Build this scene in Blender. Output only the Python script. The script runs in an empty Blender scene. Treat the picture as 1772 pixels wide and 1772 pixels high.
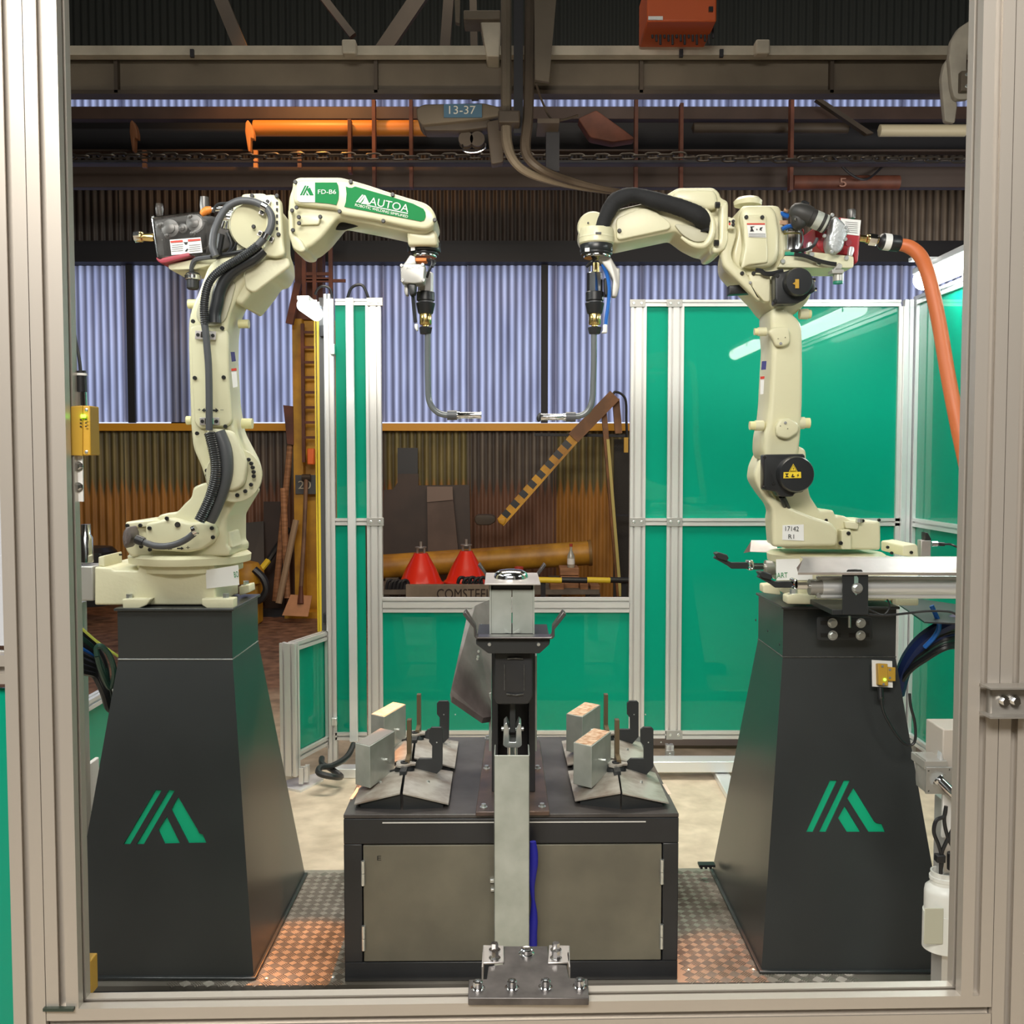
import bpy, math, random
from mathutils import Vector, Matrix
from mathutils.geometry import tessellate_polygon
random.seed(7)
S = bpy.context.scene
COL = S.collection
R_ = math.radians
# ---------------------------------------------------------------- camera
F = 1772.0
CAM = Vector((0, 0, 1.5)); TH = R_(2.94)
cd = bpy.data.cameras.new('camera'); cam = bpy.data.objects.new('camera', cd); COL.objects.link(cam)
cam.location = CAM; cam.rotation_euler = (math.pi/2 - TH, 0, 0)
cd.sensor_fit = 'HORIZONTAL'; cd.sensor_width = 36; cd.lens = 36.0; cd.clip_start = 0.02; cd.clip_end = 80
S.camera = cam
S.view_settings.view_transform = 'Standard'; S.view_settings.look = 'None'
S.view_settings.gamma = 1; S.view_settings.use_curve_mapping = False
S.view_settings.exposure = 0.2
# ---------------------------------------------------------------- sky (daylight outside the shed)
w = bpy.data.worlds.new('world'); S.world = w; w.use_nodes = True
bg = w.node_tree.nodes['Background']; bg.inputs[0].default_value = (.62, .72, 1, 1); bg.inputs[1].default_value = 1.35
# ---------------------------------------------------------------- workshop lamps and added fill lights
def area(name, loc, rot, sx, sy, power, color, spread=180):
    l = bpy.data.lights.new(name, 'AREA'); l.shape = 'RECTANGLE'; l.size = sx; l.size_y = sy
    l.energy = power; l.color = color; l.spread = R_(spread)
    o = bpy.data.objects.new(name, l); COL.objects.link(o); o.location = loc; o.rotation_euler = rot
    return o
def spot(name, loc, target, power, color, cone, blend=.3, rad=.05):
    l = bpy.data.lights.new(name, 'SPOT'); l.energy = power; l.color = color; l.spot_size = R_(cone); l.spot_blend = blend
    l.shadow_soft_size = rad
    o = bpy.data.objects.new(name, l); COL.objects.link(o); o.location = loc
    o.rotation_euler = (Vector(target) - Vector(loc)).to_track_quat('-Z', 'Y').to_euler()
    return o
area('cell_fill', (-.9, 1.9, 3.2), (R_(18), 0, R_(12)), 1.6, .5, 24, (.97, 1, .95))  # added overhead fill for the left robot, no fitting there
area('rear_floor_fill', (0, 4.1, 3.45), (0, 0, 0), 2.4, .6, 40, (1, .92, .8), 110)  # fill added above the view to brighten the floor
area('front_fill', (-.5, -1.7, 3.7), (R_(58), 0, R_(-4)), 2.4, .9, 200, (1, .95, .87))  # frontal fill added behind the camera to brighten front faces
area('rear_bay_lamp', (0, 7.2, 5.6), (R_(20), 0, 0), 5, 1.2, 32, (1, .9, .76))
area('right_wall_fill', (3.8, 6.6, 3.4), (R_(72), 0, R_(-12)), 1.6, .4, 34, (1, .95, .88))  # unseen added fill that lifts the upper right sheets
area('low_wall_fill', (-.2, 5.9, 3.0), (R_(55), 0, 0), 3.0, .3, 44, (1, .86, .66))  # unseen added fill aimed at the lower back wall
# ---------------------------------------------------------------- pixel to place
def ray(px, py):
    u = (px - 886)/F; v = (886 - py)/F
    return Vector((u, math.cos(TH) + v*math.sin(TH), -math.sin(TH) + v*math.cos(TH)))
def W(px, py, Y):
    d = ray(px, py); return CAM + d*(Y/d.y)
def Wz(px, py, z):
    d = ray(px, py); return CAM + d*((z - CAM.z)/d.z)
def Wp(px, py, p0, n):
    d = ray(px, py); return CAM + d*((p0 - CAM).dot(n)/d.dot(n))
def R(px, Y): return px*Y/F
# ---------------------------------------------------------------- materials
MT = {}
def mat(name, col, rough=.5, metal=0, var=0, scale=8, col2=None, bump=0, bscale=60, coat=0, emit=None, es=0, alpha=None, trans=0, spec=.5, stretch=None):
    if name in MT: return MT[name]
    m = bpy.data.materials.new(name); m.use_nodes = True; nt = m.node_tree; N = nt.nodes; L = nt.links
    b = N['Principled BSDF']
    b.inputs['Base Color'].default_value = (*col, 1); b.inputs['Roughness'].default_value = rough
    b.inputs['Metallic'].default_value = metal; b.inputs['Coat Weight'].default_value = coat
    b.inputs['Specular IOR Level'].default_value = spec
    tc = N.new('ShaderNodeTexCoord'); src = tc.outputs['Object']
    if stretch:
        mp = N.new('ShaderNodeMapping'); mp.inputs['Scale'].default_value = stretch; L.new(src, mp.inputs[0]); src = mp.outputs[0]
    if var or col2:
        n = N.new('ShaderNodeTexNoise'); n.inputs['Scale'].default_value = scale; n.inputs['Detail'].default_value = 6
        L.new(src, n.inputs['Vector'])
        r = N.new('ShaderNodeValToRGB'); r.color_ramp.elements[0].position = .36; r.color_ramp.elements[1].position = .66
        c2 = col2 or tuple(max(0, c*(1 - var)) for c in col)
        r.color_ramp.elements[0].color = (*c2, 1); r.color_ramp.elements[1].color = (*col, 1)
        L.new(n.outputs['Fac'], r.inputs[0]); L.new(r.outputs[0], b.inputs['Base Color'])
    if bump:
        n2 = N.new('ShaderNodeTexNoise'); n2.inputs['Scale'].default_value = bscale; L.new(src, n2.inputs['Vector'])
        bp = N.new('ShaderNodeBump'); bp.inputs['Strength'].default_value = bump; bp.inputs['Distance'].default_value = .004
        L.new(n2.outputs['Fac'], bp.inputs['Height']); L.new(bp.outputs[0], b.inputs['Normal'])
    if emit: b.inputs['Emission Color'].default_value = (*emit, 1); b.inputs['Emission Strength'].default_value = es
    if alpha is not None: b.inputs['Alpha'].default_value = alpha
    if trans: b.inputs['Transmission Weight'].default_value = trans
    MT[name] = m; return m
CREAM = mat('cream_paint', (.72, .69, .47), .36, coat=.1, var=.05, scale=5)
CREAM2 = mat('cream_paint_cast', (.74, .71, .50), .42, var=.05, scale=6, bump=.15, bscale=90)
CREAMS = mat('clear_stopper', (.78, .74, .42), .25)
BLK = mat('black_plastic', (.018, .019, .021), .38)
BLKM = mat('black_motor', (.022, .024, .026), .33, var=.2)
CAPM = mat('bolt_cap_black', (.012, .012, .012), .4)
HOSE = mat('hose_grey', (.085, .088, .095), .42)
CORR = mat('hose_black', (.028, .03, .033), .3)
CLOTH = mat('sleeve_cloth', (.012, .012, .013), .85, bump=.6, bscale=40)
CHROME = mat('chrome', (.86, .87, .88), .14, 1)
STEEL = mat('stainless', (.62, .58, .56), .42, .8, var=.15, scale=14)
ZINC = mat('zinc_bolt', (.72, .75, .74), .3, .85)
BRASS = mat('brass', (.8, .6, .25), .25, 1)
ALU = mat('aluminium_profile', (.70, .69, .67), .36, .5, var=.05, scale=3, stretch=(1, 1, .1))
ALUB = mat('aluminium_bright', (.84, .86, .87), .3, .5, var=.05, scale=3)
ALUF = mat('aluminium_front', (.60, .555, .50), .4, .6, var=.07, scale=3, stretch=(1, 1, .1))
GALV = mat('galvanised_steel', (.50, .53, .49), .4, .35, col2=(.36, .39, .35), scale=9, bump=.08, bscale=16)
GALVD = mat('galvanised_door', (.21, .195, .15), .45, .3, col2=(.15, .14, .11), scale=5)
CUT = mat('rusty_cut_end', (.72, .55, .40), .7, 0, col2=(.45, .24, .13), scale=60)
CUT2 = mat('pale_cut_end', (.74, .66, .52), .6, .1, col2=(.6, .5, .38), scale=40)
GREEN = mat('green_panel', (.0, .28, .175), .38, spec=.12, coat=.62, var=.06, scale=1.5)
GREEN.node_tree.nodes['Principled BSDF'].inputs['Coat Roughness'].default_value = .02
GREENL = mat('green_logo', (.0, .42, .21), .4)
DECALG = mat('green_decal', (.012, .21, .06), .6, spec=.15)
WHITE = mat('white_label', (.82, .82, .8), .4)
OFFW = mat('lettering_white', (.86, .86, .78), .6, spec=.2)
PED = mat('pedestal_paint', (.040, .044, .045), .3, var=.25, scale=2.5, spec=.6)
WELD = mat('weld_bead', (.10, .10, .095), .5, .3, var=.4, scale=60, bump=.8, bscale=150)
TBL = mat('table_paint', (.025, .026, .029), .36, var=.3, scale=5)
TBLT = mat('table_top_scuffed', (.10, .092, .09), .38, .15, col2=(.05, .044, .042), scale=7)
DPLT = mat('dark_fixture_steel', (.03, .033, .035), .4, .2)
MILL = mat('mill_steel', (.26, .215, .205), .42, .1, col2=(.15, .12, .115), scale=10)
FPL = mat('fixture_plate_steel', (.56, .54, .49), .38, .35, col2=(.26, .21, .17), scale=13)
YEL = mat('yellow_sensor', (.52, .30, .03), .45)
YELB = mat('yellow_paint_bright', (.85, .62, .04), .4)
RED = mat('red_paint', (.38, .02, .03), .35)
PINK = mat('red_base_paint', (.35, .05, .07), .35)
ORG = mat('orange_hose', (.62, .165, .055), .45)
ORGB = mat('orange_box_paint', (.55, .10, .025), .5)
BLUE = mat('blue_hose', (.015, .13, .5), .35)
BLUEC = mat('blue_sleeve', (.02, .02, .42), .5)
LEDG = mat('led_green', (.2, 1, .05), .4, emit=(.3, 1, .05), es=3)
LAMP = mat('lamp_diffuser', (1, 1, 1), .4, emit=(.95, 1, .97), es=24)
LAMPS = mat('lamp_diffuser_small', (1, 1, 1), .4, emit=(.95, 1, .97), es=20)
LAMPT = mat('lamp_diffuser_end', (1, 1, 1), .4, emit=(.95, 1, .97), es=6)
BAKE = mat('shroud_grey', (.16, .135, .13), .5)
INK = mat('black_ink', (.01, .01, .01), .5)
REDI = mat('red_ink', (.6, .05, .03), .5)
GREYI = mat('grey_ink', (.3, .3, .3), .5)
GREYB = mat('bracket_grey', (.46, .45, .42), .38, .4)
CLEAR = mat('smoked_cover', (.2, .19, .18), .05, alpha=.16)
FEED = mat('feeder_works', (.035, .032, .03), .4, .3, var=.3, scale=20)
FEEDL = mat('feeder_roller', (.13, .125, .12), .35, .5)
BOTTLE = mat('milky_bottle', (.82, .83, .79), .35)
BOTTLEL = mat('bottle_window', (.55, .55, .44), .35)
# ---------------------------------------------------------------- mesh builder
class MB:
    def __init__(s): s.v = []; s.f = []; s.m = []
    def add(s, vs, fs, mi=0):
        o = len(s.v); s.v += [Vector(v) for v in vs]; s.f += [tuple(i + o for i in f) for f in fs]; s.m += [mi]*len(fs)
        return s
    def box(s, a, b, mi=0):
        x0, y0, z0 = [min(p, q) for p, q in zip(a, b)]; x1, y1, z1 = [max(p, q) for p, q in zip(a, b)]
        return s.add([(x0,y0,z0),(x1,y0,z0),(x1,y1,z0),(x0,y1,z0),(x0,y0,z1),(x1,y0,z1),(x1,y1,z1),(x0,y1,z1)],
              [(0,3,2,1),(4,5,6,7),(0,1,5,4),(1,2,6,5),(2,3,7,6),(3,0,4,7)], mi)
    def pbox(s, x0, y0, x1, y1, Yf, Yb, mi=0):      # box whose front face covers a photo rectangle at depth Yf
        p = W(x0, y0, Yf); q = W(x1, y1, Yf); return s.box((p.x, Yf, p.z), (q.x, Yb, q.z), mi)
    def prism(s, pts, vec, mi=0):
        n = len(pts); pts = [Vector(p) for p in pts]; vec = Vector(vec)
        nr = Vector((0, 0, 0))
        for i in range(n): nr += pts[i].cross(pts[(i+1) % n])
        if nr.dot(vec) > 0: pts.reverse()
        return s.add(pts + [p + vec for p in pts],
              [tuple(range(n)), tuple(range(2*n-1, n-1, -1))] + [(i, i+n, (i+1) % n + n, (i+1) % n) for i in range(n)], mi)
    def cyl(s, a, b, r0, r1=None, n=16, mi=0, caps=True):
        a = Vector(a); b = Vector(b); r1 = r0 if r1 is None else r1; d = (b-a).normalized()
        u = d.orthogonal().normalized(); v = d.cross(u)
        vs = []
        for c, r in ((a, r0), (b, r1)):
            for i in range(n):
                t = 2*math.pi*i/n; vs.append(c + u*math.cos(t)*r + v*math.sin(t)*r)
        fs = [(i, (i+1) % n, (i+1) % n+n, i+n) for i in range(n)]
        if caps: fs += [tuple(range(n-1, -1, -1)), tuple(range(n, 2*n))]
        return s.add(vs, fs, mi)
    def lathe(s, prof, a, d, n=24, mi=0):           # prof: (radius, distance along d)
        a = Vector(a); d = Vector(d).normalized(); u = d.orthogonal().normalized(); v = d.cross(u); vs = []; k = len(prof)
        for r, h in prof:
            for i in range(n):
                t = 2*math.pi*i/n; vs.append(a + d*h + (u*math.cos(t) + v*math.sin(t))*max(r, 1e-5))
        fs = [(j*n+i, j*n+(i+1) % n, (j+1)*n+(i+1) % n, (j+1)*n+i) for j in range(k-1) for i in range(n)]
        fs += [tuple(range(n-1, -1, -1)), tuple(range((k-1)*n, k*n))]
        return s.add(vs, fs, mi)
    def tube(s, pts, r, n=12, sub=6, rib=0, ribn=2, mi=0, flat=1):
        P = [Vector(p) for p in pts]; rr = r if isinstance(r, (list, tuple)) else [r]*len(P); C = []; RR = []
        if sub > 1 and len(P) > 2:
            for i in range(len(P)-1):
                p0 = P[max(i-1, 0)]; p1 = P[i]; p2 = P[i+1]; p3 = P[min(i+2, len(P)-1)]
                for k in range(sub):
                    t = k/sub
                    C.append(.5*((2*p1) + (p2-p0)*t + (2*p0-5*p1+4*p2-p3)*t*t + (3*p1-p0-3*p2+p3)*t**3)); RR.append(rr[i]*(1-t)+rr[i+1]*t)
            C.append(P[-1]); RR.append(rr[-1])
        else: C = P; RR = list(rr)
        if rib:                                      # resample finely and modulate the radius
            L = [0]
            for i in range(1, len(C)): L.append(L[-1] + (C[i]-C[i-1]).length)
            m = int(L[-1]/rib*2)+2; D = []; DR = []; j = 0
            for k in range(m):
                q = L[-1]*k/(m-1)
                while j < len(C)-2 and L[j+1] < q: j += 1
                t = (q-L[j])/max(1e-9, L[j+1]-L[j]); D.append(C[j].lerp(C[j+1], t)); DR.append((RR[j]*(1-t)+RR[j+1]*t)*(1.0 if k % 2 else .86))
            C, RR = D, DR
        vs = []; m = len(C); ref = None
        for i in range(m):
            d = (C[min(i+1, m-1)] - C[max(i-1, 0)]).normalized()
            if ref is None: ref = d.orthogonal().normalized()
            u = (ref - d*ref.dot(d)).normalized(); ref = u; v = d.cross(u)
            for k in range(n):
                t = 2*math.pi*k/n; vs.append(C[i] + (u*math.cos(t) + v*math.sin(t))*RR[i])
        fs = [(j*n+i, j*n+(i+1) % n, (j+1)*n+(i+1) % n, (j+1)*n+i) for j in range(m-1) for i in range(n)]
        fs += [tuple(range(n-1, -1, -1)), tuple(range((m-1)*n, m*n))]
        return s.add(vs, fs, mi)
    def slab(s, poly, Yf, Yb, r=.006, corner=4, seg=3, mi=0):
        """casting seen from the front: photo outline, real depth Yf..Yb, rounded rims"""
        xs = [p[0] for p in poly]; x0, x1 = min(xs), max(xs); left = (x0+x1)/2 < 886
        pts = []
        for px, py in poly:
            t = (px-x0)/max(1e-6, x1-x0); t = t if left else 1-t
            pts.append((W(px, py, Yf+(Yb-Yf)*t).x, W(px, py, Yf).z))
        A = sum(pts[i][0]*pts[(i+1) % len(pts)][1] - pts[(i+1) % len(pts)][0]*pts[i][1] for i in range(len(pts)))
        if A < 0: pts.reverse()
        n = len(pts); cr = corner*Yf/F
        def ring(ins, y):
            q = []
            for i in range(n):
                p = Vector(pts[i]); a = (p-Vector(pts[i-1])).normalized(); b = (Vector(pts[(i+1) % n])-p).normalized()
                na = Vector((-a.y, a.x)); nb = Vector((-b.y, b.x)); m = na+nb
                m = m.normalized() if m.length > 1e-6 else na
                c = max(.55, m.dot(na)); q.append(p + m*(ins/c))
            out = []
            for i in range(n):
                p = q[i]; a = q[i-1]-p; b = q[(i+1) % n]-p
                la = a.length or 1e-6; lb = b.length or 1e-6
                pa = p + a/la*min(cr, la*.42); pb = p + b/lb*min(cr, lb*.42)
                for t in (0, .33, .67, 1): 
                    e = pa*(1-t)**2 + p*2*t*(1-t) + pb*t*t; out.append(Vector((e.x, y, e.y)))
            return out
        rings = []
        if r > 0:
            for k in range(seg+1):
                t = math.pi/2*k/seg; rings.append(ring(r*(1-math.sin(t)), Yf + r*(1-math.cos(t))))
            for k in range(seg+1):
                t = math.pi/2*k/seg; rings.append(ring(r*(1-math.cos(t)), Yb - r*(1-math.sin(t))))
        else: rings = [ring(0, Yf), ring(0, Yb)]
        N = len(rings[0]); vs = [v for g in rings for v in g]; K = len(rings)
        fs = [(j*N+i, (j*N+(i+1) % N), (j+1)*N+(i+1) % N, (j+1)*N+i) for j in range(K-1) for i in range(N)]
        fs = [tuple(range(N-1, -1, -1))] + fs + [tuple(range((K-1)*N, K*N))]
        o = len(s.v); s.add(vs, [tuple(reversed(f)) for f in fs], mi); return s
BASE = {}
def mk(name, mb, mats, parent=None, smooth=40, bev=0, loc=None, kind=None, label=None):
    me = bpy.data.meshes.new(name)
    if parent is not None: off = BASE[parent]
    elif loc is not None: off = Vector(loc)
    else:
        xs = [v.x for v in mb.v]; ys = [v.y for v in mb.v]; zs = [v.z for v in mb.v]
        off = Vector(((min(xs)+max(xs))/2, (min(ys)+max(ys))/2, min(zs)))
    me.from_pydata([v-off for v in mb.v], [], mb.f)
    for m in (mats if isinstance(mats, (list, tuple)) else [mats]): me.materials.append(m)
    if max(mb.m or [0]): me.polygons.foreach_set('material_index', mb.m)
    import bmesh
    bm = bmesh.new(); bm.from_mesh(me); bmesh.ops.recalc_face_normals(bm, faces=bm.faces); bm.to_mesh(me); bm.free()
    if smooth:
        me.polygons.foreach_set('use_smooth', [True]*len(me.polygons)); me.set_sharp_from_angle(angle=R_(smooth))
    me.update()
    o = bpy.data.objects.new(name, me); COL.objects.link(o); BASE[o] = off
    if parent is not None: o.parent = parent
    else: o.location = off
    if bev:
        b = o.modifiers.new('bevel', 'BEVEL'); b.width = bev; b.segments = 2; b.limit_method = 'ANGLE'; b.angle_limit = R_(40)
    if kind: o['kind'] = kind
    if label: o['label'] = label
    return o
def thing(name, label, cat, loc, group=None):
    o = bpy.data.objects.new(name, None); COL.objects.link(o); o.location = loc; o.empty_display_size = .05
    BASE[o] = Vector(loc); o['label'] = label; o['category'] = cat
    if group: o['group'] = group
    return o
def tag(o, label, cat, group=None, kind=None):
    o['label'] = label; o['category'] = cat
    if group: o['group'] = group
    if kind: o['kind'] = kind
    return o
def dup(o, delta, label=None):
    def cp(a, par):
        c = a.copy(); COL.objects.link(c); BASE[c] = BASE[a] + Vector(delta)
        if par is not None: c.parent = par
        for ch in list(a.children): cp(ch, c)
        return c
    c = cp(o, None); c.location = o.location + Vector(delta)
    if label: c['label'] = label
    return c
def bolt(name, parent, px, py, Y, rp, m, depth=.006, n=12, dy=None):
    """cap, screw or bolt head facing the camera; rp in photo pixels"""
    c = W(px, py, Y); r = R(rp, Y)
    return mk(name, MB().lathe([(r, 0), (r, depth*.7), (r*.8, depth)], c + Vector((0, .002, 0)), (0, -1, 0), n), m, parent)
def hexbolt(name, parent, c, r, h, d, m=None):
    b = MB(); c = Vector(c); d = Vector(d).normalized()
    b.cyl(c, c + d*h*.22, r*1.5, n=18); b.cyl(c + d*h*.22, c + d*h, r, r*.96, n=6)
    return mk(name, b, m or ZINC, parent, smooth=25)
def profile(name, p0, p1, a, b, na, nb, parent, m, u=None):
    """extruded slotted aluminium bar: a along u, b along v; na, nb slots on those faces"""
    p0 = Vector(p0); p1 = Vector(p1); d = (p1-p0).normalized()
    u = Vector(u) if u else Vector((1, 0, 0)); u = (u - d*u.dot(d)).normalized(); v = d.cross(u)
    pts = []; sw = min(.0092, a/na*.25 if na else 1, b/nb*.25 if nb else 1); dep = sw*1.25
    def side(c0, c1, inw, n, L):
        t = (c1-c0).normalized(); pts.append(c0)
        for i in range(n):
            c = c0 + t*(L*(i+.5)/n)
            pts.extend([c - t*sw/2, c - t*sw/2 + inw*dep*.2, c - t*sw*.9 + inw*dep*.25, c - t*sw*.9 + inw*dep*.9, c + t*sw*.9 + inw*dep*.9, c + t*sw*.9 + inw*dep*.25, c + t*sw/2 + inw*dep*.2, c + t*sw/2])
    A, B = a/2, b/2; V2 = Vector
    side(V2((-A, -B)), V2((A, -B)), V2((0, 1)), na, a); side(V2((A, -B)), V2((A, B)), V2((-1, 0)), nb, b)
    side(V2((A, B)), V2((-A, B)), V2((0, -1)), na, a); side(V2((-A, B)), V2((-A, -B)), V2((1, 0)), nb, b)
    P = [p0 + u*q.x + v*q.y for q in pts]
    return mk(name, MB().prism(P, p1-p0), m, parent, smooth=0)
def text(name, s, x0, y0, x1, y1, hpx, Y, m, parent, th=.0006, plane=None):
    """lettering from baseline start (x0,y0) to baseline end (x1,y1), cap height hpx, lying at depth Y or on a plane"""
    cu = bpy.data.curves.new(name, 'FONT'); cu.body = s; cu.extrude = 0; cu.resolution_u = 3
    t = bpy.data.objects.new(name, cu); COL.objects.link(t)
    bpy.context.view_layer.update(); dg = bpy.context.evaluated_depsgraph_get(); me = bpy.data.meshes.new_from_object(t.evaluated_get(dg))
    vs = [v.co.copy() for v in me.vertices]; fs = [tuple(p.vertices) for p in me.polygons]
    bpy.data.objects.remove(t)
    mx = max(v.x for v in vs); mn = min(v.x for v in vs); my = max(v.y for v in vs)
    q = (lambda x, y: W(x, y, Y)) if plane is None else (lambda x, y: Wp(x, y, *plane))
    A = q(x0, y0); B = q(x1, y1); ux = B-A
    L = math.hypot(x1-x0, y1-y0); nx, ny = (y1-y0)/L, -(x1-x0)/L
    C = q(x0+nx*hpx, y0+ny*hpx); uy = C-A
    P = [A + ux*((v.x-mn)/(mx-mn)) + uy*(v.y/my) for v in vs]
    return mk(name, MB().add(P, fs), m, parent, smooth=0)
def decal(name, poly, Y, m, parent, th=.0012, plane=None, label=None):
    q = (lambda x, y: W(x, y, Y)) if plane is None else (lambda x, y: Wp(x, y, *plane))
    return mk(name, MB().prism([q(*p) for p in poly], (0, th, 0)), m, parent, smooth=0, label=label)
def crop(pts, ox, oy, s): return [(ox + x/s, oy + y/s) for x, y in pts]
# ================================================================ SETTING
YB = 10.5
def node_mix_mat(name, build):
    m = bpy.data.materials.new(name); m.use_nodes = True; MT[name] = m
    build(m.node_tree, m.node_tree.nodes, m.node_tree.links, m.node_tree.nodes['Principled BSDF']); return m
def axis_ramp(N, L, axis, stops, space='Object'):
    tc = N.new('ShaderNodeTexCoord'); sp = N.new('ShaderNodeSeparateXYZ'); L.new(tc.outputs[space], sp.inputs[0])
    mr = N.new('ShaderNodeMapRange'); lo, hi = stops[0][0], stops[-1][0]
    mr.inputs['From Min'].default_value = lo; mr.inputs['From Max'].default_value = hi
    L.new(sp.outputs[axis], mr.inputs['Value']); r = N.new('ShaderNodeValToRGB'); e = r.color_ramp.elements
    while len(e) < len(stops): e.new(.5)
    for k, (p, c) in enumerate(stops): e[k].position = (p-lo)/(hi-lo); e[k].color = (*c, 1)
    return mr, r, tc, sp
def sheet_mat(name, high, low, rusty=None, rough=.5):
    """corrugated cladding: colour darkens into the furrows, optional rust that starts at a ragged height"""
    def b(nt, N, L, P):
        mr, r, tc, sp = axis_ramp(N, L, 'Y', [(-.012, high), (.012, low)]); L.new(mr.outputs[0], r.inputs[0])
        n = N.new('ShaderNodeTexNoise'); n.inputs['Scale'].default_value = 3; n.inputs['Detail'].default_value = 8
        mp = N.new('ShaderNodeMapping'); mp.inputs['Scale'].default_value = (4, 1, .6); L.new(tc.outputs['Object'], mp.inputs[0]); L.new(mp.outputs[0], n.inputs['Vector'])
        cr = N.new('ShaderNodeValToRGB'); cr.color_ramp.elements[0].color = (.45, .42, .4, 1); cr.color_ramp.elements[0].position = .3
        cr.color_ramp.elements[1].color = (1, 1, 1, 1); cr.color_ramp.elements[1].position = .65; L.new(n.outputs[0], cr.inputs[0])
        mx = N.new('ShaderNodeMix'); mx.data_type = 'RGBA'; mx.blend_type = 'MULTIPLY'; mx.inputs[0].default_value = .8
        L.new(r.outputs[0], mx.inputs[6]); L.new(cr.outputs[0], mx.inputs[7]); out = mx.outputs[2]
        if rusty:
            ma = N.new('ShaderNodeMath'); ma.operation = 'MULTIPLY_ADD'; L.new(sp.outputs['Y'], ma.inputs[0]); ma.inputs[1].default_value = 7; L.new(sp.outputs['Z'], ma.inputs[2])
            rr = N.new('ShaderNodeMapRange'); rr.inputs['From Min'].default_value = 1.26; rr.inputs['From Max'].default_value = 1.16; L.new(ma.outputs[0], rr.inputs['Value'])
            m2 = N.new('ShaderNodeMix'); m2.data_type = 'RGBA'; L.new(rr.outputs[0], m2.inputs[0]); L.new(out, m2.inputs[6])
            m3 = N.new('ShaderNodeMix'); m3.data_type = 'RGBA'; m3.blend_type = 'MULTIPLY'; m3.inputs[0].default_value = .8
            m3.inputs[6].default_value = (*rusty, 1); L.new(cr.outputs[0], m3.inputs[7]); L.new(m3.outputs[2], m2.inputs[7]); out = m2.outputs[2]
        L.new(out, P.inputs['Base Color']); P.inputs['Roughness'].default_value = rough; P.inputs['Metallic'].default_value = .0
    return node_mix_mat(name, b)
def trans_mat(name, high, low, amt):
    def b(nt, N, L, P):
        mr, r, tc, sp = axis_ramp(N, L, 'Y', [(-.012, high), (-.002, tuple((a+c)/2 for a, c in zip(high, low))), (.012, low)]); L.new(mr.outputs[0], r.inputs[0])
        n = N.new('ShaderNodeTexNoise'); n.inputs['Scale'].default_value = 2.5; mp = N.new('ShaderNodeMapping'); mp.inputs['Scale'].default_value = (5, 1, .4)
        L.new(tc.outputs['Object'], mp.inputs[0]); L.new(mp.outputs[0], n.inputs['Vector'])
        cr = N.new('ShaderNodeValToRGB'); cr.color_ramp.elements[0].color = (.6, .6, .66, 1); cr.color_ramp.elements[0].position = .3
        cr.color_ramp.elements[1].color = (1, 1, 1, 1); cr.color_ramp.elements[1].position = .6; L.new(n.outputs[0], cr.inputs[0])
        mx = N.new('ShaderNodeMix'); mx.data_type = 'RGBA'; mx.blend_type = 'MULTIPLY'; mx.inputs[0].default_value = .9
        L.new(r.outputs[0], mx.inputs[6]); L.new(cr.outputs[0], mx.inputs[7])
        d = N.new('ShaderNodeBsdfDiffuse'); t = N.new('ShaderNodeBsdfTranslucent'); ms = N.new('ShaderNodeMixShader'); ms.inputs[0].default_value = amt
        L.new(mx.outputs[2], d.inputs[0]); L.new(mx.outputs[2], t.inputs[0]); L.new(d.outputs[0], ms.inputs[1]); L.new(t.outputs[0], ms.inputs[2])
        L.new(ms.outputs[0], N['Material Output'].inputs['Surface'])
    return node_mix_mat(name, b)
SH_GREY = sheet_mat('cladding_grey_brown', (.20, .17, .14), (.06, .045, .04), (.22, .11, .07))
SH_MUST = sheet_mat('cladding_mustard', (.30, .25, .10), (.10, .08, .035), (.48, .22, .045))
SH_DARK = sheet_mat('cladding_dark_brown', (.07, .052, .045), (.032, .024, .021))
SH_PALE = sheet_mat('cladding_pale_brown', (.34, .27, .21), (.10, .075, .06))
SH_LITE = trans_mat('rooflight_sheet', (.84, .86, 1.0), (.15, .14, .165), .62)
BLKST = mat('soot_black_steel', (.014, .014, .018), .6)
BROWNST = mat('brown_primer_steel', (.075, .055, .038), .6, var=.45, scale=2)
BEAMC = mat('dusty_beam', (.155, .125, .09), .7, var=.35, scale=1.6)
PALEB = mat('pale_flange', (.50, .45, .36), .65, var=.3, scale=4)
RUSTB = mat('rust_steel', (.16, .05, .028), .6, var=.5, scale=5)
YELP = mat('yellow_column_paint', (.62, .33, .02), .5, col2=(.36, .17, .015), scale=4)
YELR = mat('yellow_rail_paint', (.75, .36, .02), .5)
DROOF = mat('dark_cladding', (.035, .04, .037), .8)
WALLC = mat('side_wall', (.16, .14, .12), .8, var=.3, scale=1)
WOOD = mat('weathered_timber', (.44, .21, .10), .7, var=.45, scale=6, stretch=(1, 1, 6))
WOODG = mat('grey_timber', (.16, .135, .11), .75, var=.4, scale=8)
DBRN = mat('dark_brown_plate', (.055, .03, .022), .55, var=.3, scale=4)
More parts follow.
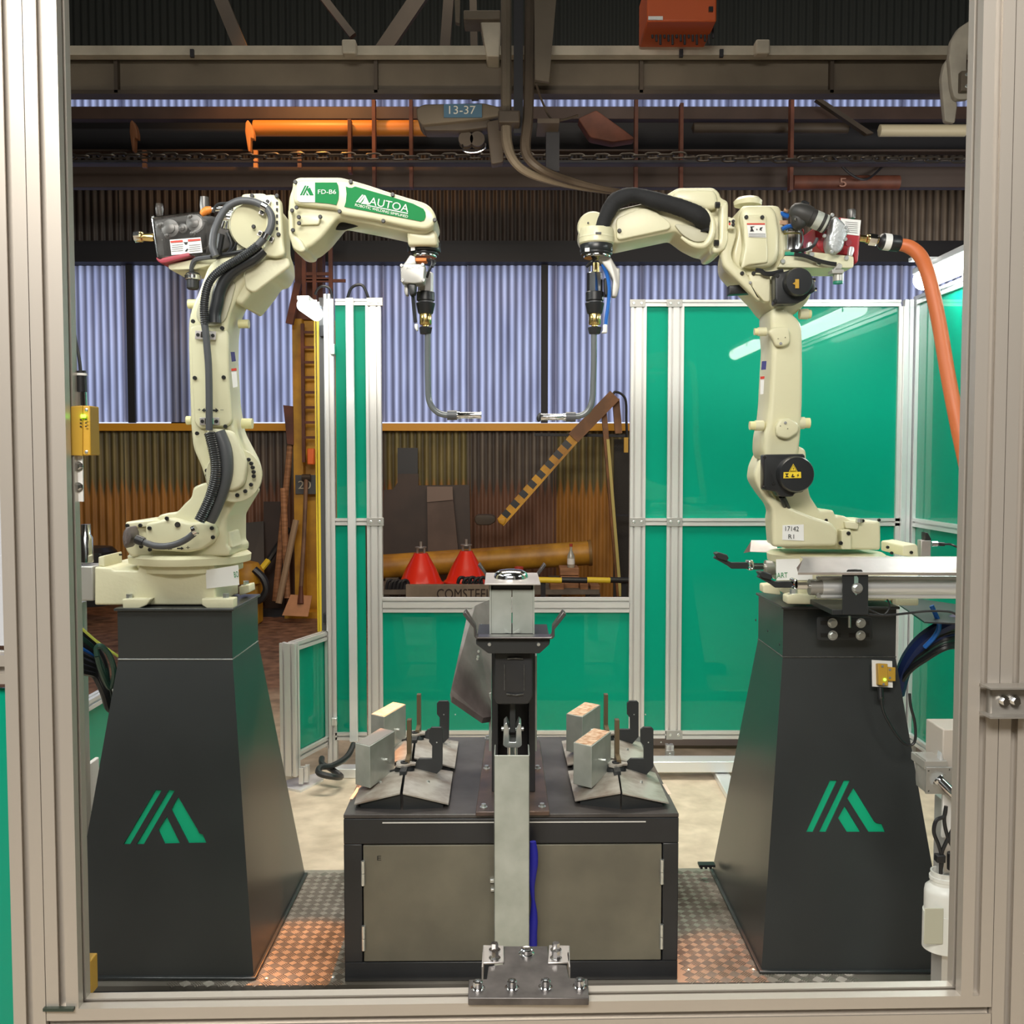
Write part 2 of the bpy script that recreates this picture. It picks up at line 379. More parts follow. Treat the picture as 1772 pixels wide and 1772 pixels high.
# floor: pale concrete near the cell, red-brown dust further back
def fb(nt, N, L, P):
    tc = N.new('ShaderNodeTexCoord'); sp = N.new('ShaderNodeSeparateXYZ'); L.new(tc.outputs['Object'], sp.inputs[0])
    n = N.new('ShaderNodeTexNoise'); n.inputs['Scale'].default_value = 1.1; n.inputs['Detail'].default_value = 6; L.new(tc.outputs['Object'], n.inputs['Vector'])
    ma = N.new('ShaderNodeMath'); ma.operation = 'MULTIPLY_ADD'; L.new(n.outputs[0], ma.inputs[0]); ma.inputs[1].default_value = 2.2; L.new(sp.outputs['Y'], ma.inputs[2])
    mr = N.new('ShaderNodeMapRange'); mr.inputs['From Min'].default_value = 6.1; mr.inputs['From Max'].default_value = 7.7; L.new(ma.outputs[0], mr.inputs['Value'])
    n2 = N.new('ShaderNodeTexNoise'); n2.inputs['Scale'].default_value = 9; n2.inputs['Detail'].default_value = 8; n2.inputs['Distortion'].default_value = .15; L.new(tc.outputs['Object'], n2.inputs['Vector'])
    r1 = N.new('ShaderNodeValToRGB'); r1.color_ramp.elements[0].color = (.46, .38, .28, 1); r1.color_ramp.elements[1].color = (.66, .56, .43, 1)
    r1.color_ramp.elements[0].position = .3; r1.color_ramp.elements[1].position = .65; L.new(n2.outputs[0], r1.inputs[0])
    r2 = N.new('ShaderNodeValToRGB'); r2.color_ramp.elements[0].color = (.085, .04, .025, 1); r2.color_ramp.elements[1].color = (.30, .16, .10, 1)
    r2.color_ramp.elements[0].position = .3; r2.color_ramp.elements[1].position = .65; L.new(n2.outputs[0], r2.inputs[0])
    mx = N.new('ShaderNodeMix'); mx.data_type = 'RGBA'; L.new(mr.outputs[0], mx.inputs[0]); L.new(r1.outputs[0], mx.inputs[6]); L.new(r2.outputs[0], mx.inputs[7])
    L.new(mx.outputs[2], P.inputs['Base Color']); P.inputs['Roughness'].default_value = .62
FLOORM = node_mix_mat('workshop_floor', fb)
mk('floor', MB().box((-7.2, -4.2, -.1), (7.2, YB+.3, 0)), FLOORM, kind='structure', loc=(0, 0, 0))
mk('ceiling', MB().box((-7.2, -4.2, 6.5), (7.2, YB+.3, 6.6)), DROOF, kind='structure')
mk('wall_left', MB().box((-7.2, -4.2, 0), (-7.05, YB+.3, 6.5)), WALLC, kind='structure')
mk('wall_right', MB().box((7.05, -4.2, 0), (7.2, YB+.3, 6.5)), WALLC, kind='structure')
mk('wall_front', MB().box((-7.05, -4.2, 0), (7.05, -4.05, 6.5)), WALLC, kind='structure')
# back wall: girts carry overlapping corrugated sheets
g = MB()
for z in (.25, 1.0): g.box((-7.05, YB+.05, z), (7.05, YB+.12, z+.08))
g.box((-7.05, YB-.22, 3.46), (7.05, YB+.1, 3.63)); g.box((-7.05, YB-.16, 3.63), (7.05, YB+.1, 3.68))
g.box((-7.05, YB+.04, 5.3), (7.05, YB+.14, 6.5))
for x in (-6, -3.4, 5.9): g.box((x-.1, YB+.05, 0), (x+.1, YB+.25, 3.6))
wall = mk('wall_back', g, BLKST, loc=(0, YB, 0), kind='structure')
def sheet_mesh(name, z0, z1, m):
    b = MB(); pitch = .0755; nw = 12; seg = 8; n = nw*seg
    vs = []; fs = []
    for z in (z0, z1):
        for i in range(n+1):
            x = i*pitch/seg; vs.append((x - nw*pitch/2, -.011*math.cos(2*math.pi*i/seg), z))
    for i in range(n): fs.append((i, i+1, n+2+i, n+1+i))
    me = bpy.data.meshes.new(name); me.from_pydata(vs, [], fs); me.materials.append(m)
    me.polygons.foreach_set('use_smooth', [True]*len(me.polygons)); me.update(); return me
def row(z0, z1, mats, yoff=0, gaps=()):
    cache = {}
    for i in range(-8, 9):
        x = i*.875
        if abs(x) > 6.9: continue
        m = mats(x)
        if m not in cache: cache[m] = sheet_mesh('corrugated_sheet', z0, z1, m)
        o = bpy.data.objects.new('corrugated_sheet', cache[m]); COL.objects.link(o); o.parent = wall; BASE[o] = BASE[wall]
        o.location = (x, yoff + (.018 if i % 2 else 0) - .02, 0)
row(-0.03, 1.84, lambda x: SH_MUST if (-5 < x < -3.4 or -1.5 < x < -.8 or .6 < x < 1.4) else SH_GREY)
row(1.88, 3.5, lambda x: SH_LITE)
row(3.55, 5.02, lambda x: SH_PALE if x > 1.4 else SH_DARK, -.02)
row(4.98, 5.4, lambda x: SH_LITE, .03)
row(5.36, 6.45, lambda x: DROOF, 0)
mk('trim_1', MB().box((-7.0, YB-.12, 1.79), (7.0, YB-.03, 1.865)), YELR, kind='structure')
# dark seams: wall posts in front of the rooflights
for k, px in enumerate((228, 555, 942)):
    c = W(px, 600, YB-.03); mk('trim_%d' % (k+2), MB().box((c.x-.035, YB-.07, 1.87), (c.x+.035, YB-.035, 3.46)), BLKST, kind='structure')

# ================================================================ OVERHEAD STEELWORK
# crane girder across the whole bay
Y1 = 7.0
def zp(y, Y): return W(886, y, Y).z
t = thing('crane_girder', 'wide dusty brown steel girder crossing the whole bay under the dark roof', 'girder', (0, Y1, zp(170, Y1)))
mk('web', MB().box((-4.6, Y1, zp(160, Y1)), (4.6, Y1+.03, zp(98, Y1))), BEAMC, t)
mk('bottom_flange', MB().box((-4.6, Y1-.05, zp(167, Y1)), (4.6, Y1+.06, zp(160, Y1))), BROWNST, t)
mk('top_flange', MB().box((-4.6, Y1-.08, zp(106, Y1)), (4.6, Y1+.06, zp(99, Y1))), BROWNST, t)
for px in (200, 650, 1110, 1440): 
    c = W(px, 130, Y1-.05); mk('stiffener', MB().box((c.x-.012, Y1-.05, zp(165, Y1)), (c.x+.012, Y1, zp(99, Y1))), BROWNST, t)
t = thing('conductor_rail', 'pale horizontal rail running just above the wide brown girder', 'rail', (0, 6.88, zp(96, 6.84)))
mk('rail_strip', MB().box((-4.6, 6.84, zp(95, 6.84)), (4.6, 6.92, zp(79, 6.84))), PALEB, t)
for px in (605, 1318): c = W(px, 84, 6.8); mk('clamp_block', MB().box((c.x-.045, 6.76, c.z-.045), (c.x+.045, 6.84, c.z+.045)), PALEB, t, bev=.01)
for px in (330, 1180, 1250): c = W(px, 88, 6.8); mk('rail_clip', MB().box((c.x-.012, 6.82, c.z-.03), (c.x+.012, 6.842, c.z+.02)), BLKST, t)
# roof members
t = thing('roof_truss', 'dark brown roof truss with slanting braces above the girder', 'truss', (-1.6, 8, zp(96, 8)))
def member(n, a, b, Ya, Yb, wpx, m, par):
    A = W(*a, Ya); B = W(*b, Yb); d = (B-A).normalized(); s = d.cross(Vector((0, 1, 0))).normalized()*R(wpx/2, Ya); y = Vector((0, .06, 0))
    return mk(n, MB().prism([A-s, A+s, B+s, B-s], y), m, par)
member('brace', (370, -30), (420, 92), 8, 8, 22, BROWNST, t); member('brace', (740, -30), (655, 95), 8, 8, 26, BROWNST, t)
member('brace', (540, -30), (610, 60), 8.1, 8.1, 12, BROWNST, t); member('hanger', (778, -30), (766, 132), 7.6, 7.6, 17, BROWNST, t)
member('hanger', (818, -30), (822, 170), 7.6, 7.6, 12, BROWNST, t)
# twin hoist tracks hanging in the middle
t = thing('hoist_track', 'pair of hanging brown tracks that curve off to the right in the middle', 'track', W(905, 300, 7.2))
for dx, m in ((0, BEAMC), (0, BEAMC)): pass
mk('track_rail', MB().tube([W(876, -40, 6.7), W(876, 100, 6.7), W(876, 190, 6.7), W(878, 250, 6.7), W(895, 285, 6.7), W(930, 305, 6.8), W(990, 322, 7.0), W(1060, 332, 7.2)], [.034]*4+[.028]*2+[.02]*2, 8), BEAMC, t)
mk('track_rail', MB().tube([W(918, -40, 6.7), W(916, 100, 6.7), W(914, 200, 6.7), W(910, 262, 6.7), W(935, 292, 6.7), W(985, 312, 6.9), W(1040, 326, 7.0), W(1100, 336, 7.2)], [.034]*4+[.028]*2+[.02]*2, 8), BROWNST, t)
mk('chain_slot', MB().box((W(889, 0, 6.75).x, 6.74, zp(230, 6.74)), (W(905, 0, 6.75).x, 6.8, zp(-20, 6.74))), BLKST, t)
mk('gusset_plate', MB().prism([W(924, -30, 6.66), W(965, -30, 6.66), W(950, 142, 6.66), W(926, 138, 6.66)], (0, .03, 0)), BEAMC, t)
mk('clamp_block', MB().pbox(862, 190, 900, 212, 6.62, 6.8), BROWNST, t, bev=.01)
t = thing('motor_housing', 'pale dented hoist housing hanging left of the twin tracks near the top edge', 'housing', W(842, 96, 6.9))
mk('casing', MB().prism([W(830, 30, 6.8), W(866, 30, 6.8), W(864, 98, 6.8), W(842, 97, 6.8)], (0, .2, 0)), PALEB, t, bev=.01)
mk('cover_plate', MB().pbox(802, 17, 866, 33, 6.75, 6.95), BEAMC, t, bev=.008)
mk('hinge_arm', MB().prism([W(786, -20, 6.8), W(796, -20, 6.8), W(795, 40, 6.8), W(788, 38, 6.8)], (0, .05, 0)), BEAMC, t)
# trolley with its number plate
t = thing('hoist_trolley', 'grey-brown hoist trolley arm with the blue number plate 13-37', 'trolley', W(790, 230, 7.1))
mk('body', MB().slab([(720, 186), (735, 180), (838, 178), (866, 185), (866, 200), (830, 206), (730, 216), (722, 205)], 7.0, 7.25, .01), BEAMC, t)
mk('side_arm', MB().slab([(728, 212), (850, 205), (850, 220), (800, 226), (735, 226)], 7.05, 7.2, .01), BROWNST, t)
mk('hanger_plate', MB().slab([(842, 210), (868, 206), (872, 280), (850, 284), (845, 240)], 7.0, 7.1, .005), BROWNST, t)
mk('number_plate', MB().pbox(768, 180, 834, 203, 6.985, 6.998), mat('blue_number_plate', (.05, .12, .19), .6), t)
text('lettering', '13-37', 777, 197, 823, 197, 14, 6.98, mat('dusty_white', (.55, .55, .5), .7), t)
for px in (806, 826): mk('pulley', MB().lathe([(.05, 0), (.05, .02), (.035, .04), (.05, .06), (.05, .08)], W(px, 240, 7.1), (0, 1, 0)), BROWNST, t)
mk('hook_wire', MB().tube([W(800, 250, 7.1), W(804, 262, 7.1), W(822, 264, 7.1), W(838, 258, 7.1), W(840, 248, 7.1)], .006, 6), CHROME, t)
# overhead rack: beams, hangers and hook plates bolted to four posts
rack = thing('overhead_rack', 'dark overhead storage rack of brown beams and thin hangers below the strip of daylight', 'rack', (0, 8.7, zp(324, 8.9)))
BR = mat('rack_brown', (.06, .04, .032), .6, var=.3, scale=1)
def rackbeam(y0, y1, Y, m, d=.1, name='beam'): return mk(name, MB().box((-5.3, Y, zp(y1, Y)), (5.3, Y+d, zp(y0, Y))), m, rack, bev=.005)
rackbeam(184, 206, 8.9, DBRN); rackbeam(204, 263, 9.2, BLKST, name='back_board'); rackbeam(284, 324, 8.9, BR)
rackbeam(258, 262, 8.7, BR); rackbeam(279, 283, 8.5, BR)
for x in (-5.2, 5.2):
    for y in (8.1, 9.25): mk('post', MB().box((x-.1, y-.1, 0), (x+.1, y+.1, zp(183, 8.9))), BLKST, rack)
    mk('side_beam', MB().box((x-.08, 8.1, zp(290, 8.9)), (x+.08, 9.25, zp(262, 8.9))), BLKST, rack)
OT = mat('orange_tube_paint', (.75, .28, .05), .4); HB = mat('orange_hook_paint', (.85, .34, .10), .5); HD = mat('dull_hook_paint', (.20, .085, .04), .5)
tag(mk('steel_tube', MB().lathe([(.0, -.02), (.066, 0), (.066, 1.45), (0, 1.47)], W(440, 222, 8.78), (1, 0, 0), 20), OT), 'orange tube glowing under a lamp in the overhead rack', 'tube')
tag(mk('steel_tube', MB().lathe([(.0, -.02), (.05, 0), (.05, .72), (0, .74)], W(1522, 226, 8.79), (1, 0, 0), 20), mat('pale_tube_paint', (.62, .55, .38), .5)), 'pale yellowish tube in the overhead rack at the upper right', 'tube')
tag(mk('steel_tube', MB().lathe([(.0, -.02), (.045, 0), (.045, 1.3), (0, 1.32)], W(1200, 222, 8.79), (1, 0, 0), 20), BROWNST), 'dim brown tube in the overhead rack left of the pale yellowish tube', 'tube')
for px, m_, lab in ((432, HB, 'bright orange hook-shaped plate'), (232, HD, 'dull brown hook-shaped plate')):
    mk('hook_plate', MB().slab([(px-1, 262), (px-8, 228), (px-7, 212), (px-2, 207), (px+6, 216), (px+11, 230), (px+11, 240), (px+4, 238), (px+3, 262)], 8.62, 8.70, .004, corner=2), m_, rack, label=lab)
for px, y0, y1 in ((648, 172, 330), (712, 172, 325), (606, 208, 300), (1178, 180, 330), (1368, 170, 330), (1100, 170, 330)):
    a = W(px, y1, 8.65); b = W(px, y0, 8.65); mk('hanger_bar', MB().box((a.x-.014, 8.62, a.z), (a.x+.014, 8.70, b.z)), RUSTB, rack)
mk('diagonal_brace', MB().prism([W(1412, 172, 8.6), W(1424, 172, 8.6), W(1512, 230, 8.6), W(1500, 232, 8.6)], (0, .06, 0)), BROWNST, rack)
for px, m_ in ((251, HD), (443, HB), (519, HD)):
    for k in (0, 1, 2):
        c = W(px, 265+k*11, 8.46); mk('marker_plate', MB().box((c.x-.016, 8.44, c.z-.018), (c.x+.016, 8.47, c.z+.018)), m_, rack)
mk('marker_backing', MB().box((-4, 8.47, zp(283, 8.5)), (4, 8.5, zp(279, 8.5))), BLKST, rack)
t = thing('load_chain', 'long horizontal chain of dark links strung along the overhead rack', 'chain', W(886, 272, 8.2))
lk = None; x = -190; k = 0
while x < 1980:
    c = W(x, 270 + (5 if x > 1180 else 0) + 1.5*math.sin(x*.02), 8.2)
    if lk is None:
        P = []
        for i in range(12):
            a = 2*math.pi*i/12; P.append(c + Vector((math.cos(a)*.042 + (.022 if math.cos(a) > 0 else -.022), 0, math.sin(a)*.022)))
        lk = mk('chain_link', MB().tube(P + [P[0]], .0075, 5, sub=1), mat('chain_steel', (.10, .09, .08), .35, .8), t); o = lk; c0 = c
    else: o = lk.copy(); COL.objects.link(o); o.parent = t; BASE[o] = BASE[t]
    o.location = (c - c0)
    if k % 2:
        o.rotation_euler = (R_(90), 0, 0); p = c0 - BASE[t]; o.location = (c - BASE[t]) - Matrix.Rotation(R_(90), 3, 'X') @ p
    x += 22; k += 1
mk('drum', MB().cyl(W(1372, 316, 8.85), W(1555, 316, 8.85), .06, n=20), RUSTB, rack, label='dark red drum with a pale 5')
text('lettering', '5', 1453, 323, 1465, 323, 15, 8.78, mat('faded_red_white', (.30, .16, .12), .7), rack)
mk('bent_shoe', MB().slab([(998, 205), (1030, 190), (1080, 225), (1100, 240), (1060, 246), (1020, 238)], 8.75, 8.9, .01), RUSTB, rack, label='rust-red bent shoe')
mk('sagging_cable', MB().tube([W(1440, 268, 8.7), W(1470, 300, 8.7), W(1500, 310, 8.7), W(1530, 285, 8.88)], .01, 6), BLKST, rack)
th_ = BASE and [o for o in S.objects if o.name.startswith('hoist_track')][0]
mk('dark_panel', MB().pbox(945, 212, 968, 296, 6.9, 7.0), BLKST, th_); mk('panel_hanger', MB().pbox(930, 205, 968, 213, 6.72, 7.0), BROWNST, th_)
mk('drooping_cable', MB().tube([W(928, 146, 6.7), W(938, 175, 6.8), W(958, 208, 6.8), W(1000, 200, 6.9)], .008, 6), BROWNST, th_)
# orange heater box
t = thing('heater_box', 'orange box with a small white tag hanging at the top edge', 'box', W(1180, 38, 6.5))
mk('casing', MB().pbox(1120, -40, 1240, 37, 6.4, 6.8), ORGB, t, bev=.01)
mk('tag_plate', MB().pbox(1122, 28, 1147, 34, 6.39, 6.398), WHITE, t); mk('knob', MB().pbox(1227, 11, 1234, 19, 6.38, 6.4), BLK, t)
g = MB()
for k in range(16): c = W(1128+k*7, 38, 6.6); g.cyl(c, c + Vector((.005, 0, -.1-.02*(k % 3))), .008, n=5)
mk('fringe', g, BLKST, t, kind='stuff')
# big C hooks, upper right
t = thing('c_hook', 'large pale C-shaped lifting hook, the nearer of two at the upper right', 'hook', W(1665, 175, 5.2))
mk('hook_body', MB().slab([(1700, 30), (1680, 33), (1655, 48), (1641, 70), (1637, 100), (1642, 150), (1647, 168), (1655, 172), (1675, 171), (1680, 150), (1670, 120), (1671, 90), (1680, 72), (1700, 64)], 5.2, 5.24, .006), mat('hook_beige', (.42, .38, .31), .6, var=.2), t)
mk('strap', MB().box((W(1712, 40, 5.2).x, 5.2, W(1712, 60, 5.2).z), (W(1730, 40, 5.2).x, 5.24, 6.5)), BLKST, t); mk('strap_pin', MB().pbox(1695, 34, 1730, 60, 5.2, 5.24), BLKST, t)
mk('wear_plate', MB().pbox(1664, 122, 1690, 157, 5.16, 5.2), BEAMC, t, bev=.004)
for y in (129, 149): bolt('bolt', t, 1673, y, 5.16, 3, ZINC)
o = mk('c_hook', MB().slab([(1645, 92), (1630, 110), (1624, 135), (1627, 170), (1632, 210), (1652, 213), (1657, 180), (1650, 160)], 5.242, 5.28, .006), MT['hook_beige']); tag(o, 'pale curved lifting hook behind the larger one at the upper right', 'hook')

# ================================================================ FAR FLOOR ITEMS
Yc = 9.7
t = thing('crane_column', 'yellow steel column with grey number plate reading 20 beside the light curtain', 'column', W(532, 1045, Yc))
cx0 = W(508, 800, Yc).x; cx1 = W(556, 800, Yc).x
mk('flange', MB().box((cx0, Yc, 0.0), (cx0+.09, Yc+.25, 2.82)), YELP, t); mk('web', MB().box((cx0, Yc+.12, 0), (cx1+.2, Yc+.14, 2.82)), YELP, t)
mk('upper_post', MB().box((cx0+.02, Yc+.05, 2.82), (cx1+.02, Yc+.2, 3.75)), RUSTB, t, label='unpainted rusty upper end')
mk('base_plate', MB().box((cx0-.08, Yc-.1, 0), (cx1+.2, Yc+.3, .06)), YELP, t)
mk('number_plate', MB().pbox(511, 822, 556, 855, Yc-.02, Yc-.001), mat('grey_number_plate', (.07, .075, .08), .6), t)
text('lettering', '20', 516, 846, 538, 846, 14, Yc-.03, mat('plate_cream', (.45, .42, .33), .7), t)
for k in range(11):
    y = 575 + k*26
    if y > 780: break
    a = W(526, y, Yc-.06); mk('rung', MB().box((a.x, Yc-.07, a.z-.012), (a.x+.14, Yc-.05, a.z+.012)), RUSTB, t)
a = W(526, 800, Yc-.06); b = W(526, 560, Yc-.06); mk('ladder_rail', MB().box((a.x-.015, Yc-.08, a.z), (a.x+.015, Yc-.04, b.z)), RUSTB, t)
mk('orange_beacon', MB().pbox(531, 776, 543, 804, Yc-.12, Yc-.02), mat('orange_beacon', (.85, .16, .03), .4), t, bev=.01)
mk('side_bracket', MB().prism([W(490, 701, Yc-.02), W(507, 703, Yc-.02), W(508, 770, Yc-.02), W(497, 768, Yc-.02)], (0, .05, 0)), RUSTB, t)
t = thing('roof_ladder', 'red-brown ladder cage above the yellow column', 'ladder', W(560, 520, 9.4))
for px in (527, 545, 573): a = W(px, 520, 9.4); b = W(px, 380, 9.4); mk('ladder_rail', MB().box((a.x-.018, 9.38, a.z), (a.x+.018, 9.42, b.z)), RUSTB, t)
for y in (402, 424, 429, 432, 474, 483, 486): a = W(527, y, 9.4); b = W(574 if y < 484 else 598, y, 9.4); mk('rung', MB().box((a.x, 9.39, a.z-.014), (b.x, 9.41, a.z+.014)), RUSTB, t)
member('strut', (515, 490), (500, 560), 9.45, 9.45, 12, RUSTB, t)
# shovel and poles
t = thing('shovel', 'long-handled shovel with rusty square blade leaning on the yellow column', 'shovel', W(515, 1066, 9.3))
mk('handle', MB().tube([W(530, 824, 9.6), W(529, 850, 9.58), W(526, 930, 9.5), W(520, 1030, 9.35)], .02, 8), mat('old_ash_handle', (.22, .12, .07), .6, var=.4), t)
mk('blade', MB().prism([W(503, 1029, 9.35), W(540, 1031, 9.35), W(533, 1067, 9.25), W(488, 1065, 9.25)], (0, .012, 0)), mat('rusty_blade', (.55, .27, .14), .5, .2, var=.2), t)
mk('socket', MB().cyl(W(520, 1045, 9.3), W(521, 1015, 9.36), .03, .018, n=8), RUSTB, t)
mk('grip', MB().lathe([(.03, 0), (.03, .08)], W(530, 826, 9.6)-Vector((.04, 0, 0)), (1, 0, 0), 8), BROWNST, t)
for kk, (a, b, lab) in enumerate((((502, 770), (476, 1040), 'tall brown timber pole leaning left of the yellow column'), ((490, 845), (497, 1035), 'thin brown stick beside the leaning poles'), ((512, 900), (482, 1044), 'short pale plank leaning at the foot of the yellow column'))):
    o = mk('timber_pole', MB().tube([W(*a, 9.75-kk*.13), W(*b, 9.62-kk*.13)], .03, 8, sub=1), WOOD if 'pale' not in lab else mat('pale_plank', (.32, .22, .14), .7)); tag(o, lab, 'pole')
t = thing('striped_lever', 'black and yellow lever bar leaning behind the left robot base', 'bar', W(440, 1010, 9.7))
mk('bar_end', MB().tube([W(446, 992, 9.6), W(464, 970, 9.7)], .03, 8, sub=1), YELB, t); mk('bar_middle', MB().tube([W(464, 970, 9.7), W(500, 915, 9.9)], .03, 8, sub=1), BLK, t)
t = thing('air_compressor', 'yellow machine with a black looped hose behind the left robot base', 'machine', W(428, 1040, 9.2))
mk('housing', MB().lathe([(.02, 0), (.14, .02), (.15, .12), (.1, .2), (.02, .22)], W(428, 1012, 9.2)-Vector((0, 0, 0)), (0, 0, 1), 20), YELP, t)
mk('lower_body', MB().box((W(415, 1040, 9.2).x, 9.2, 0), (W(446, 1008, 9.2).x, 9.4, W(446, 1008, 9.2).z)), YELP, t, bev=.02)
mk('hose', MB().tube([W(440, 985, 9.1), W(455, 1000, 9.1), W(461, 1020, 9.1), W(452, 1036, 9.1), W(440, 1040, 9.1)], .035, 8), BLK, t)
tag(mk('steel_sheet', MB().prism([W(422, 905, 10.1), W(456, 902, 10.1), W(458, 1020, 9.8), W(422, 1020, 9.8)], (0, .02, 0)), mat('grey_sheet', (.10, .09, .085), .5, .4)), 'grey steel sheet leaning on the wall behind the left robot', 'sheet')
tag(mk('steel_sheet', MB().prism([W(456, 868, 10.2), W(490, 868, 10.2), (W(492, 1035, 10.1).x, 10.1, 0), (W(458, 1035, 10.1).x, 10.1, 0)], (0, .02, 0)), DBRN), 'tall dark brown sheet leaning left of the yellow column', 'sheet')
tag(mk('black_drum', MB().lathe([(.0, 0), (.2, .01), (.22, .1), (.22, .5), (.18, .54), (0, .55)], W(160, 1010, 9.4)-Vector((0, 0, .2)), (0, 0, 1), 24), BLK), 'black drum behind the far left of the left robot', 'drum')
tag(mk('floor_beam', MB().box((W(380, 1045, 9.7).x, 9.7, .0), (W(515, 1045, 9.7).x, 9.8, .07)), BLKST), 'black steel beam lying along the foot of the wall at left', 'beam')

# bench of timber carrying the scrap seen through the opening
Y2 = 8.8
bz = 1.5 - (1022-795)/F*Y2
t = thing('scrap_trestle', 'low dark trestle under the red cones and timber offcuts', 'trestle', (W(876, 1022, Y2).x, Y2+.5, 0))
x0 = W(640, 0, Y2).x; x1 = W(1042, 0, Y2).x
for k in range(4): mk('plank', MB().box((x0, Y2+.01+k*.17, bz-.04), (x1, Y2+.165+k*.17, bz-.003*(k % 2))), WOODG, t)
for fx in (.02, .35, .65, .96):
    xx = x0 + (x1-x0)*fx; mk('leg', MB().box((xx, Y2+.05, 0), (xx+.09, Y2+.12, bz-.04)), WOODG, t); mk('leg', MB().box((xx, Y2+.55, 0), (xx+.09, Y2+.62, bz-.04)), WOODG, t)
o = thing('lettered_board', 'long grey board with faded stencilled capitals in front of the red cones', 'board', W(770, 1034, Y2-.1))
mk('board', MB().pbox(702, 1012, 846, 1040, Y2-.12, Y2-.06), mat('board_grey', (.26, .21, .16), .7, var=.3), o, bev=.004); text('lettering', 'COMSTEEL', 756, 1036, 850, 1036, 17, Y2-.125, mat('faded_black_stencil', (.03, .02, .018), .8), o)
mk('strut', MB().box((W(720, 0, Y2).x, Y2-.06, 0), (W(730, 0, Y2).x, Y2, zp(1030, Y2))), WOODG, o); mk('strut', MB().box((W(820, 0, Y2).x, Y2-.06, 0), (W(830, 0, Y2).x, Y2, zp(1030, Y2))), WOODG, o)
REDC = mat('cone_red', (.85, .035, .015), .28, coat=.3)
def cone(cx, ytop, ybase, rt, rb, Y, label):
    c = W(cx, ybase, Y); h = zp(ytop, Y)-c.z; t = thing('red_cone', label, 'cone', c, 'red cones on the trestle')
    mk('shell', MB().lathe([(R(rb, Y)*1.04, 0), (R(rb, Y)*1.04, .012), (R(rb, Y)*.93, .03), (R(rb+rt, Y)*.52, h*.5), (R(rt, Y)*1.04, h*.93), (R(rt, Y)*.9, h)], c, (0, 0, 1), 36), REDC, t)
    for dx in (-6, 6): mk('stud', MB().cyl(c + Vector((R(dx, Y), 0, h)), c + Vector((R(dx, Y), 0, h+R(9, Y))), .01, n=8), ZINC, t)
    mk('top_plate', MB().cyl(c + Vector((0, 0, h+R(9, Y))), c + Vector((0, 0, h+R(11, Y))), R(10, Y), n=16), STEEL, t)
    mk('spindle', MB().cyl(c + Vector((0, 0, h+R(11, Y))), c + Vector((0, 0, h+R(20, Y))), .012, n=8), STEEL, t)
cone(728.5, 957, 1011, 13, 38.5, Y2+.24, 'red cone with steel top spindle, left one of the two')
cone(807, 953, 1008, 12, 38, Y2+.36, 'red cone with steel top spindle, right one of the two')
tag(mk('small_cup', MB().lathe([(.045, 0), (.04, .075), (.03, .08)], W(898, 990, Y2+.2)-Vector((0, 0, .03)), (0, 0, 1), 16), mat('cup_red', (.45, .05, .03), .5)), 'small dull red upturned cup on the trestle right of the cones', 'cup')
# yellow pipe
t = thing('yellow_pipe', 'thick worn yellow steel pipe lying along the wall behind the red cones', 'pipe', W(840, 1000, 9.6))
A = W(640, 982, 9.7); B = W(1018, 957, 9.7); mk('barrel', MB().cyl(A, B, R(21, 9.7), n=28), mat('pipe_yellow', (.60, .30, .03), .42, col2=(.33, .15, .02), scale=5), t)
mk('end_band', MB().cyl(B, B + (B-A).normalized()*.03, R(22.5, 9.7), n=28), mat('pipe_end', (.25, .14, .04), .5), t)
for px in (680, 960): c = W(px, 1000, 9.7); mk('cradle', MB().box((c.x-.06, 9.6, 0), (c.x+.06, 9.8, c.z+.01)), WOODG, t)
# dark plates and slab
tag(mk('steel_plate', MB().prism([W(664, 848, 10.2), W(680, 847, 10.2), W(688, 835, 10.2), W(688, 820, 10.2), W(724, 820, 10.2), W(724, 840, 10.2), W(812, 839, 10.2), W(815, 960, 10.1), (W(810, 1030, 10.05).x, 10.05, 0), (W(660, 1030, 10.05).x, 10.05, 0)], (0, .03, 0)), DBRN), 'large dark brown steel plate standing against the wall behind the cones', 'plate')
tag(mk('steel_plate', MB().prism([W(688, 775, 10.32), W(723, 775, 10.32), W(723, 822, 10.3), W(688, 822, 10.3)], (0, .02, 0)), mat('blue_black_plate', (.012, .013, .018), .5)), 'small black plate above the large dark brown one', 'plate')
t = thing('leaning_slab', 'narrow grey-brown slab leaning on the dark plate behind the cones', 'slab', W(765, 1000, 9.9))
mk('slab_body', MB().prism([W(739, 842, 10.1), W(782, 842, 10.1), W(794, 965, 9.95), W(794, 1010, 9.95), W(741, 1010, 9.95)], (0, .04, 0)), mat('slab_brown', (.15, .095, .075), .6, var=.35, scale=3), t)
mk('top_band', MB().prism([W(739, 842, 10.08), W(783, 842, 10.08), W(784, 865, 10.06), W(739, 869, 10.06)], (0, .01, 0)), mat('slab_top', (.22, .15, .12), .6), t)
